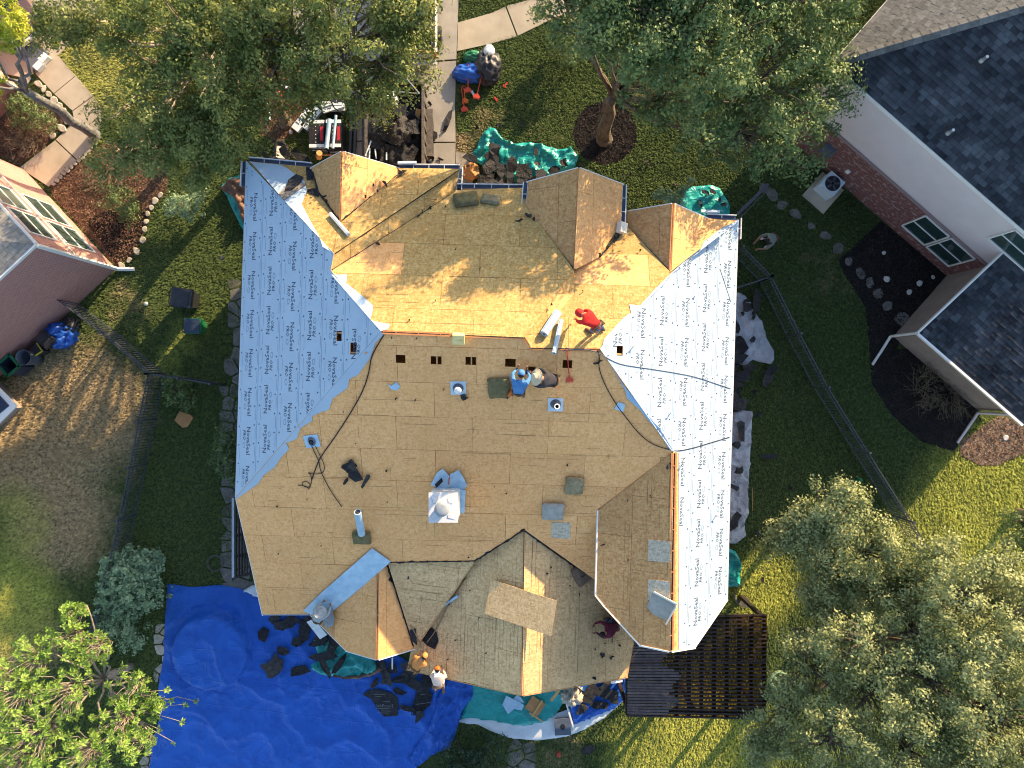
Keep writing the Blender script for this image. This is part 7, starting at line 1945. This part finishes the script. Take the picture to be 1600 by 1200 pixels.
g = MB(); g.tube([P(1176, 762, .05), P(1176, 798, .06)], .012, 5); tag(g.build('orange_stick', M['lumber']), 'thin orange stick upright in the picture beside the long grey tarp', 'stick')
root = empty('garden_table', P(1208, 1053, 0), 'round pale green table with three gaps under the big oak', 'table')
g = MB(); n = 24
g.tube([Vector((math.cos(i * 2 * math.pi / n) * .36, math.sin(i * 2 * math.pi / n) * .36, .7)) for i in range(n + 1)], .07, 8); sub(g, 'rim', M['leaf_sage'], root)
for k in range(3):
    t = k * 2.09 + .4; g = MB(); g.bar((0, 0, .7), (.35 * math.cos(t), .35 * math.sin(t), .7), .12, .03); sub(g, 'spoke', M['leaf_sage'], root); g = MB(); g.tube([Vector((.3 * math.cos(t), .3 * math.sin(t), 0)), Vector((.3 * math.cos(t), .3 * math.sin(t), .68))], .025, 6); sub(g, 'leg', M['iron'], root)
lump('red_toy', 'small red scrap on the grass near the flagstones', 'scrap', 873, 1178, .10, .06, 'red', 6, sx=.6, spiky=.5)
# things standing on the white edged tarp
root = thing_at('blue_box', 'blue grey square board with a round dark hole on the white tarp edge', 'board', GROUND, 879, 1135, R(-3), .30)
g = MB(); g.box((0, 0, 0), (.66, .68, .10)); sub(g, 'panel', M['plastic_grey'], root); g = MB(); g.lathe([(.10, .05), (.10, .058)], (0, 0, 0), 18, sy=1.25); sub(g, 'hole', M['black'], root)
root = thing_at('brown_board', 'brown square board with a lit stripe of wood on the teal sheet', 'board', GROUND, 836, 1103, R(33), .32)
g = MB(); g.box((0, 0, 0), (.64, .60, .03)); sub(g, 'panel', M['cardboard'], root); g = MB(); g.bar((.12, -.42, .04), (.12, .36, .04), .08, .03); sub(g, 'batten', M['lumber'], root); g = MB(); g.bar((-.05, -.35, .03), (.58, -.36, .03), .06, .03); sub(g, 'batten', M['lumber'], root)
for k, (px, lb) in enumerate((([(791, 1087), (812, 1097), (819, 1102), (815, 1110), (803, 1108), (794, 1116), (785, 1101)], 'pale blue cut sheet lying on the teal tarp below the porch'), ([(802, 1092), (808, 1086), (814, 1090), (819, 1098), (812, 1097)], 'small pale blue offcut tucked behind the larger one on the teal tarp'))):
    b = MB(); b.prism([P(x, y, .40 - k * .03) for x, y in px], (0, 0, -.015)); tag(b.build('underlayment_offcut', M['flash']), lb, 'sheet')
g = MB(); g.bar(P(885, 1100, .35), P(897, 1140, .30), .06, .05); tag(g.build('pale_batten', M['trim']), 'pale batten along the edge of the dark blue sheet', 'batten')
g = MB(); g.bar(P(861, 1095, .5), P(874, 1078, .55), .11, .03); tag(g.build('wood_offcut', M['lumber']), 'short wood offcut near the porch eave', 'offcut')
g = MB(); g.bar(PMR.at(955, 1066, -.1), PMR.at(972, 1063, -.1), .10, .06); tag(g.build('white_strip', M['trim']), 'short white strip sticking out under the porch corner', 'strip')
lump('rubble_heap', 'heap of pale rubble and felt under the porch eave', 'rubble', 893, 1082, .35, .4, 'stone', 8, lift=.1, spiky=.5)

# ------------------------------------------------------------------ the front drive: trailer, shingle stack, pickup, tools
tr = empty('dump_trailer', P(614, 195, 0), 'rusty black dump trailer full of torn roofing on the driveway', 'trailer')
def tp(x, y, z): return P(x, y, z)
zt, zf = 1.45, .62
cx0, cx1 = P(572, 200, zt).x, P(661, 200, zt).x; y0_, y1_ = P(600, 128, zt).y, P(600, 268, zt).y
g = MB(); g.box(((cx0 + cx1) / 2, (y0_ + y1_) / 2, zf - .05), (cx1 - cx0, y0_ - y1_, .08)); adopt(g.build('floor', M['trailer_in']), tr)
for x in (cx0, cx1):
    g = MB(); g.box((x, (y0_ + y1_) / 2, (zt + zf) / 2), (.05, y0_ - y1_, zt - zf)); adopt(g.build('side_wall', M['rust']), tr)
    g = MB(); g.bar((x, y0_, zt), (x, y1_, zt), .11, .07); adopt(g.build('top_rail', M['rust']), tr)
    for k in range(7):
        yy = y1_ + (y0_ - y1_) * (k + .5) / 7; g = MB(); g.box((x + (.05 if x == cx1 else -.05), yy, (zt + zf) / 2), (.06, .07, zt - zf)); adopt(g.build('stake', M['rust']), tr)
for y, hgt in ((y0_, zt - .1), (y1_, zt)):
    g = MB(); g.box(((cx0 + cx1) / 2, y, (hgt + zf) / 2), (cx1 - cx0 - .05, .05, hgt - zf)); adopt(g.build('end_wall', M['trailer_in']), tr)
g = MB(); g.box(((cx0 + cx1) / 2 + .3, y0_ + .45, .95), (1.2, .6, .5)); adopt(g.build('tool_box', M['plastic_black']), tr)
g = MB(); g.bar(((cx0 + cx1) / 2 + .5, y0_ + .1, zt + .05), ((cx0 + cx1) / 2 + 1.0, y0_ - .5, zt + .1), .04, .04); g.bar(((cx0 + cx1) / 2 - .5, y0_ - .35, zt + .05), ((cx0 + cx1) / 2 + 1.0, y0_ - .5, zt + .1), .04, .04); adopt(g.build('brace', M['metal']), tr)
g = MB(); g.tube([Vector(((cx0 + cx1) / 2, y0_, .5)), Vector(((cx0 + cx1) / 2, y0_ + 1.5, .5))], .06, 6); g.bar((cx1, y0_, .55), ((cx0 + cx1) / 2, y0_ + 1.4, .5), .07, .09); g.bar((cx0, y0_, .55), ((cx0 + cx1) / 2, y0_ + 1.4, .5), .07, .09); adopt(g.build('tongue', M['black']), tr)
for s, x in ((-1, cx0 - .17), (1, cx1 + .17)):
    for dy in (-.45, .45):
        w = empty('wheel', (x, (y0_ + y1_) / 2 + dy, .36)); w.parent = tr; w.matrix_parent_inverse = Matrix.Translation(-Vector(tr.location))
        g = MB(); g.lathe([(.22, -.1), (.36, -.09), (.37, 0), (.36, .09), (.22, .1)], (0, 0, 0), 20, M=Matrix.Rotation(R(90), 3, 'Y')); o = g.build('tyre', M['rubber']); o.parent = w
        g = MB(); g.lathe([(.05, -.07), (.21, -.05), (.21, .05), (.05, .07)], (0, 0, 0), 14, M=Matrix.Rotation(R(90), 3, 'Y')); o = g.build('rim', M['metal']); o.parent = w
    g = MB(); g.box((x, (y0_ + y1_) / 2, .80), (.28, 1.9, .03)); adopt(g.build('fender', M['rust']), tr)
# roofing waste heaped in the trailer: separate crumpled sheets
def heap(x0, y0, r, h):
    c = P(x0, y0, 1.0); k = r * (D - 1) / F
    return lambda x, y: h * max(0, 1 - ((x - c.x) ** 2 + (y - c.y) ** 2) / (k * k)) ** .7
drape('roofing_sheet', 'dark heaped roofing felt covering the trailer floor', 'roofing waste', [(578, 150), (660, 150), (658, 262), (574, 262)], 'felt', .75, .3, .09, 41, heap(610, 215, 55, .35), freq=1.5, edge=False)
drape('roofing_sheet', 'worn grey crumpled roofing sheet catching light on the trailer load', 'roofing waste', [(596, 186), (618, 178), (636, 184), (646, 204), (642, 222), (620, 230), (600, 222), (592, 204)], 'felt_grey', 1.25, .34, .07, 42, heap(615, 205, 30, .25), freq=1.9, edge=False)
drape('roofing_sheet', 'smooth black roofing sheet at the left of the trailer load', 'roofing waste', [(574, 188), (592, 184), (602, 200), (603, 220), (586, 224), (574, 215)], 'felt', 1.3, .2, .08, 43, heap(588, 205, 20, .2), freq=.9, edge=False)
drape('roofing_sheet', 'crumpled black roofing sheet by the tailboard of the trailer', 'roofing waste', [(592, 232), (630, 226), (648, 236), (646, 258), (598, 260)], 'felt', 1.2, .3, .08, 44, heap(620, 244, 30, .2), freq=1.7, edge=False)
scraps([(595, 190, 40), (620, 185, 44), (640, 200, 40), (585, 225, 36), (610, 245, 40), (640, 245, 36), (600, 168, 30), (575, 200, 24), (625, 225, 30)], 'black felt sheet lying on the trailer load', 'felt on the trailer load', lift=1.35)
lump('white_bag', 'crumpled white bag at the front of the trailer load', 'bag', 612, 160, .22, .3, 'wrap_white', 9, lift=1.0, spiky=.5)
for k, (a, c) in enumerate((((571, 244), (580, 220)), ((577, 248), (578, 232)), ((588, 248), (586, 233)), ((604, 250), (604, 238)))):
    g = MB(); g.bar(P(*a, 1.5), P(*c, 1.45), .05, .03); tag(g.build('pale_stick', M['flash_metal']), 'pale blue stick poking out of the trailer load, ' + ORD[k], 'stick', 'sticks in the trailer')
g = MB(); g.bar(P(650, 195, .9), P(654, 170, 1.1), .2, .03); tag(g.build('wood_sheet', M['lumber']), 'orange wood sheet standing inside the right trailer wall', 'board')
# long dark rails lying beside the trailer
for x in (548, 555):
    g = MB(); g.bar(P(x + 3, 148, .14), P(x - 2, 262, .14), .11, .12); tag(g.build('steel_rail', M['iron']), ('outer' if x == 548 else 'inner') + ' dark steel rail lying between trailer and shingle stack', 'rail')
# pallets of shingle bundles
st = empty('pallet', P(518, 216, 0), 'pallet under the stack of shingle bundles', 'pallet')
g = MB()
cpl = P(518, 222, 0)
for k in range(6): g = MB(); g.box(cpl + Vector((0, -.55 + k * .22, .12)), (1.25, .12, .025)); adopt(g.build('slat', M['lumber']), st)
for k in (-1, 0, 1): g = MB(); g.box(cpl + Vector((k * .55, 0, .05)), (.1, 1.25, .1)); adopt(g.build('runner', M['lumber']), st)
def bundle(label, c, size, rz, seed, wrap='wrap_black', tilt=0):
    root = empty('shingle_bundle', c, label, 'shingle bundle', 'shingle bundles by the drive'); root.rotation_euler = (tilt, 0, rz); w, d, h = size
    g = MB(); g.box((0, 0, h / 2), size); sub(g, 'wrapper', M[wrap], root)
    if wrap == 'wrap_black':
        for s in (-1, 1): g = MB(); g.box((0, s * d * .43, h + .003), (w * .98, d * .12, .006)); sub(g, 'white_band', M['wrap_white'], root)
        g = MB(); g.box((w * .33, 0, h + .003), (w * .18, d * .5, .006)); sub(g, 'red_label', M['wrap_red'], root)
        g = MB()
        for k in range(5): g.box((-w * .05, -d * .3 + k * d * .14, h + .003), (w * .06, .03, .006)); 
        sub(g, 'mark', M['wrap_white'], root)
    else:
        g = MB(); g.box((0, 0, h + .003), (w * 1.01, .07, .008)); g.box((w * .15, d * .25, h + .003), (.12, .05, .006)); g.box((-w * .2, -d * .22, h + .003), (.18, .05, .006)); sub(g, 'strap', M['gutter_in'], root)
    return root
ORD2 = ['first', 'second', 'third', 'fourth', 'fifth', 'sixth', 'seventh', 'eighth', 'ninth']
for lv in range(9):
    for i, dx in enumerate((-.34, .34)):
        lab = ('topmost ' if lv == 8 else ORD2[lv] + ' from the ground of the ') + 'black and red shingle bundles, ' + ('left' if i == 0 else 'right') + ' column by the rails'
        bundle(lab, P(518, 222, 0) + Vector((dx, .02 * math.sin(lv * 3 + i), .14 + lv * .10)), (.62, 1.12, .095), .02 * math.sin(lv * 5 + i), lv)
for lv in range(7):
    bundle(ORD2[lv] + ' bundle from the ground in the small stack under the oak edge' if lv < 6 else 'white wrapped shingle bundle topmost under the oak edge', P(527, 175, 0) + Vector((0, 0, .05 + lv * .1)), (.9, .4, .095), .3 if lv == 6 else .05, lv, 'wrap_white' if lv > 4 else 'wrap_black')
for i, (px, py, lb) in enumerate(((474, 190, 'left of two white wrapped bundles leaning on the grass'), (488, 187, 'right of two white wrapped bundles leaning on the grass'))):
    bundle(lb, P(px, py, .05), (.34, 1.0, .2), R(-38), i, 'wrap_white')
bundle('dark bundle standing behind the white wrapped stack', P(533, 158, .05), (.4, .9, .7), 0, 1, 'wrap_black')
for px, r, lb in ((512, .085, 'thick pale blue tube on top of the shingle stack'), (522, .055, 'thin pale blue tube on top of the shingle stack')):
    a, c = P(px + 3, 186 if r > .06 else 180, 1.22), P(px - 2, 232, 1.16); root = empty('blue_roll', (a + c) / 2, lb, 'roll'); g = MB(); g.tube([a, c], r, 14); adopt(g.build('sheet_coil', M['flash'], smooth=False), root)
    d = (c - a).normalized(); g = MB(); g.tube([c, c + d * .01], r * .6, 10); adopt(g.build('core_end', M['black']), root)
# things under the oak
b = MB(); b.prism([P(433, 126, .9), P(441, 119, .9), P(455, 137, .9), P(447, 144, .9)], (0, 0, -.06)); tag(b.build('white_board', M['wrap_white']), 'white board lying under the oak by its trunk', 'board')
lump('red_can', 'red container beside the oak trunk', 'container', 440, 152, .16, .4, 'red', 10, sx=.6, spiky=.08)
root = empty('blower', P(410, 163, 0), 'orange and black garden blower left of the oak trunk', 'blower')
g = MB(); g.box((0, 0, .2), (.36, .3, .34)); sub(g, 'motor', M['orange'], root); g = MB(); g.tube([Vector((.2, 0, .2)), Vector((.34, -.2, .15)), Vector((.34, -.7, .1))], .05, 8); sub(g, 'nozzle', M['flash_metal'], root); g = MB(); g.box((.0, -.02, .39), (.2, .18, .05)); sub(g, 'cover', M['black'], root)
lump('paper_cup', 'tiny white cup at the edge of the brown mulch', 'cup', 455, 207, .08, .14, 'stone_white', 11, spiky=.03)
carton('brown carton beside the front left gutter', GROUND, 444, 243, (.4, .5, .4), R(5), 'cardboard')
g = MB(); g.tube([P(498, 246, 2.6), P(499, 239, 2.9)], .11, 14); tag(g.build('orange_tube', M['cardboard']), 'upright cardboard tube beside the garage gable', 'tube')
drape('black_sheet', 'black sheet strip hanging beside the front left corner', 'sheet', [(430, 218), (444, 217), (440, 246), (424, 248)], 'felt', .2, .1, .1, 22)
root = empty('wood_sheet', P(392, 93, 0), 'orange board seen through the oak branches', 'board'); g = MB(); g.prism([P(375, 97, .4), P(384, 80, .4), P(402, 95, .4), P(395, 106, .4)], (0, 0, -.05)); adopt(g.build('sheet', M['lumber']), root)

# pickup: cab beyond the picture edge, open bed with gear
pk = empty('pickup_truck', P(650, 20, 0), 'silver pickup truck parked on the drive half under the oak', 'pickup truck')
px0, px1 = P(603, 0, 1.1).x, P(680, 0, 1.1).x; yt = P(0, 84, 1.0).y; yh = yt + 1.9; W2 = (px0 + px1) / 2
def pkp(b, n, m, sm=False): return adopt(b.build(n, M[m], smooth=sm), pk)
g = MB(); g.box((W2, yt + 2.7, .55), (px1 - px0 - .1, 5.4, .35)); pkp(g, 'chassis', 'black')
for x, s in ((px0, -1), (px1, 1)):
    g = MB(); prof = [(-.02, .55), (.05, .75), (.06, 1.0), (.0, 1.18), (-.10, 1.22), (-.14, 1.18), (-.14, .55)]
    vs_ = [Vector((x + s * a, y, z)) for y in (yt, yh) for a, z in prof]; k = len(prof)
    g.add(vs_, [tuple(range(k)), tuple(range(2 * k - 1, k - 1, -1))] + [(i, i + k, (i + 1) % k + k, (i + 1) % k) for i in range(k)]); pkp(g, 'bed_side', 'truckpaint')
    g = MB(); g.bar((x - s * .06, yt + .02, 1.225), (x - s * .06, yh, 1.225), .12, .02); pkp(g, 'bed_rail', 'black')
g = MB(); g.box((W2, (yt + yh) / 2, .72), (px1 - px0 - .2, yh - yt, .04)); pkp(g, 'bed_floor', 'trailer_in')
g = MB(); g.box((W2, yt, .88), (px1 - px0 - .24, .08, .6)); tg = pkp(g, 'tailgate', 'truckpaint'); g = MB(); g.bar((px0 + .12, yt, 1.19), (px1 - .12, yt, 1.19), .10, .03); pkp(g, 'tailgate_cap', 'lumber')
for x, s in ((px0, 1), (px1, -1)): g = MB(); g.box((x - s * .02 + s * .06, yt - .01, .98), (.16, .14, .40)); pkp(g, 'tail_light', 'red')
g = MB(); g.bar((px0 + .05, yt - .16, .55), (px1 - .02, yt - .16, .55), .16, .18); pkp(g, 'bumper', 'white')
for x in (px0, px1):
    for y in (yt + 1.0, yt + 4.4):
        w = empty('wheel', (x, y, .38)); w.parent = pk; w.matrix_parent_inverse = Matrix.Translation(-Vector(pk.location))
        g = MB(); g.lathe([(.24, -.13), (.37, -.12), (.39, 0), (.37, .12), (.24, .13)], (.06 if x == px1 else -.06, 0, 0), 20, M=Matrix.Rotation(R(90), 3, 'Y')); o = g.build('tyre', M['rubber']); o.parent = w
        g = MB(); g.lathe([(.05, -.1), (.23, -.08), (.23, .08), (.05, .12)], (.06 if x == px1 else -.06, 0, 0), 14, M=Matrix.Rotation(R(90), 3, 'Y')); o = g.build('rim', M['metal']); o.parent = w
g = MB()
cab = [(yh, .6, 0), (yh, 1.25, 0), (yh + .25, 1.85, .16), (yh + 1.5, 1.85, .16), (yh + 2.1, 1.25, .02), (yh + 3.3, 1.12, .05), (yh + 3.5, .6, .08)]
vs_ = [Vector((px0 + ins, y, z)) for y, z, ins in cab] + [Vector((px1 - ins, y, z)) for y, z, ins in cab]; k = len(cab)
g.add(vs_, [tuple(range(k))[::-1], tuple(range(k, 2 * k))] + [(i, i + 1, i + 1 + k, i + k) for i in range(k - 1)]); pkp(g, 'cab', 'truckpaint')
g = MB(); g.box((W2, yh + .10, 1.56), (px1 - px0 - .5, .08, .4)); pkp(g, 'rear_window', 'glass_dark')
g = MB(); g.box((px1 + .14, yh + 1.75, 1.25), (.22, .12, .18)); pkp(g, 'wing_mirror', 'black')
lump('blue_gear', 'blue bag in the pickup bed', 'bag', 661, 40, .22, .4, 'plastic_blue', 12, lift=.75, spiky=.4)
drape('gear_cloth', 'pale blue cloth over gear at the front of the pickup bed', 'cloth', [(646, 12), (660, 5), (668, 14), (660, 27), (646, 28)], 'flash', 1.15, .12, .1, 23, edge=False)
# pile of gear on the front lawn
lump('black_bag', 'big black bag in the gear pile on the front lawn', 'bag', 762, 108, .62, .55, 'plastic_black', 13, sx=.75, spiky=.3)
lump('blue_bag', 'bright blue bag in the gear pile on the front lawn', 'bag', 736, 117, .34, .4, 'plastic_blue', 14, sx=1.9, spiky=.25)
lump('green_bag', 'dark green bag in the gear pile on the front lawn', 'bag', 741, 92, .24, .35, 'plastic_green', 15, sx=1.7, spiky=.2)
root = empty('drink_cooler', P(765, 88, 0), 'round green and white drink cooler at the top of the gear pile', 'cooler')
g = MB(); g.lathe([(.19, 0), (.22, .4), (.22, .45)], (0, 0, 0), 20); sub(g, 'cooler_body', M['plastic_green'], root, True); g = MB(); g.lathe([(.23, .45), (.235, .5), (.17, .56), (.05, .57)], (0, 0, 0), 20); sub(g, 'lid', M['wrap_white'], root, True); g = MB(); g.tube([Vector((-.2, .1, .4)), Vector((-.1, .2, .62)), Vector((.08, .22, .58)), Vector((.2, .12, .4))], .018, 6); sub(g, 'handle', M['wrap_white'], root)
for a, c, lb, m in (((732, 101), (731, 143), 'upright red shovel lying across the blue bag', 'red'), ((753, 117), (744, 153), 'slanting red shovel right of the blue bag', 'red'), ((721, 137), (726, 173), 'red shovel lowest of the tools on the front lawn', 'red'), ((725, 138), (727, 160), 'orange handled scraper beside the lowest red shovel', 'orange')):
    shovel(lb, GROUND, a, c, lift=.30 if c[1] < 160 else .08, m=m, blade=.3, r=.022)
g = MB(); g.bar(P(787, 136, .05), P(793, 129, .05), .05, .04); g.bar(P(786, 133, .05), P(791, 137, .05), .04, .04); tag(g.build('red_tool', M['red']), 'small red tool on the grass right of the gear pile', 'tool')
g = MB(); g.bar(P(773, 152, .05), P(777, 158, .05), .07, .05); tag(g.build('red_tool', M['red']), 'tiny red scraper head on the grass below the gear pile', 'tool')
g = MB(); g.tube([P(737, 142, .1), P(741, 150, .08)], .05, 8); tag(g.build('clear_bottle', M['flash_metal']), 'crumpled pale bottle between the red shovels', 'bottle')
drape('cardboard_heap', 'crumpled brown paper beside the front teal tarp', 'paper', [(722, 262), (735, 252), (748, 258), (750, 275), (738, 282), (724, 278)], 'cardboard', .2, .25, .07, 24, freq=2.4)
root = thing_at('gutter_length', 'pale blue white length of gutter below the front eave', 'gutter', GROUND, 762, 288, 0, .4); g = MB(); g.box((0, 0, 0), (.95, .09, .06)); sub(g, 'channel', M['flash_metal'], root)
root = thing_at('gutter_length', 'short pale gutter piece on the garage gutter', 'gutter', PNW, 636, 256, R(-2), .1); g = MB(); g.box((0, .05, 0), (.62, .09, .05)); sub(g, 'channel', M['flash_metal'], root)
root = thing_at('gutter_length', 'short pale gutter piece by the right front corner', 'gutter', PNR, 1110, 332, R(2), .1); g = MB(); g.box((0, .05, 0), (.62, .09, .05)); sub(g, 'channel', M['flash_metal'], root)

# bronze car and little trailer on the neighbour's drive
car = empty('car', P(62, 20, 0), 'bronze mauve car parked at the upper left edge', 'car')
ang = R(-53); ca_, sa_ = math.cos(ang), math.sin(ang)
nose = P(48, 58, .5)
def cw(f, s, z): return Vector((nose.x - ca_ * f - sa_ * s, nose.y - sa_ * f + ca_ * s, z))
prof = [(0, .30, .62), (.05, .62, .70), (.35, .74, .84), (1.15, .86, .88), (1.75, 1.30, .70), (2.9, 1.42, .70), (3.8, 1.05, .78), (4.5, .95, .80), (4.65, .40, .78)]
g = MB(); vs_ = []
for f, z, hw in prof: vs_ += [cw(f, -hw, z), cw(f, hw, z), cw(f, hw + .04, .35), cw(f, -hw - .04, .35)]
for i in range(len(prof) - 1):
    for j in range(4): g.add([], []); g.f.append((i * 4 + j, i * 4 + (j + 1) % 4, (i + 1) * 4 + (j + 1) % 4, (i + 1) * 4 + j)); g.mi.append(0)
g.v = vs_; g.f += [(3, 2, 1, 0), tuple(range(len(vs_) - 4, len(vs_)))]; g.mi += [0, 0]
bo = g.build('body', M['carpaint']); adopt(bo, car)
md = bo.modifiers.new('bevel', 'BEVEL'); md.width = .05; md.segments = 2; md.limit_method = 'ANGLE'
g = MB(); g.add([cw(1.17, -.80, .875), cw(1.17, .80, .875), cw(1.73, .64, 1.30), cw(1.73, -.64, 1.30)], [(0, 1, 2, 3)]); o = adopt(g.build('windscreen', M['glass_dark']), car); o.location.z += .012
g = MB(); g.add([cw(2.95, -.66, 1.42), cw(2.95, .66, 1.42), cw(3.75, .74, 1.08), cw(3.75, -.74, 1.08)], [(3, 2, 1, 0)]); o = adopt(g.build('rear_window', M['glass_dark']), car); o.location.z += .012
for s in (-1, 1):
    g = MB(); g.box(cw(.16, s * .58, .68), (.28, .22, .07), rz=ang); adopt(g.build('headlight', M['orange'] if s > 0 else M['glass']), car)
    for f in (.85, 3.75):
        c = cw(f, s * .80, .32); g = MB(); g.lathe([(.18, -.1), (.31, -.1), (.32, 0), (.31, .1), (.18, .1)], c, 18, M=Matrix.Rotation(ang, 3, 'Z') @ Matrix.Rotation(R(90), 3, 'X')); adopt(g.build('wheel', M['rubber']), car)
g = MB(); g.bar(cw(-.03, -.72, .48), cw(-.03, .72, .48), .1, .16); adopt(g.build('bumper', M['white']), car)
hood = MB()
for s in (-.3, .3): hood.bar(cw(.4, s, .785), cw(1.1, s * 1.2, .872), .03, .015)
adopt(hood.build('bonnet_crease', M['carpaint']), car)
for a, c, w, lb in (((30, 74), (62, 104), .55, 'left of two grey ramps near the bronze car'), ((40, 66), (70, 92), .55, 'right of two grey ramps near the bronze car')):
    root = empty('ramp', P(*a, 0), lb, 'ramp'); g = MB(); g.bar(P(*a, .22), P(*c, .08), w, .05); adopt(g.build('deck', M['plastic_grey']), root)
    q = P(*c, .15); g = MB(); g.box(q, (.36, .26, .26), rz=.8); adopt(g.build('end_block', M['trim']), root)
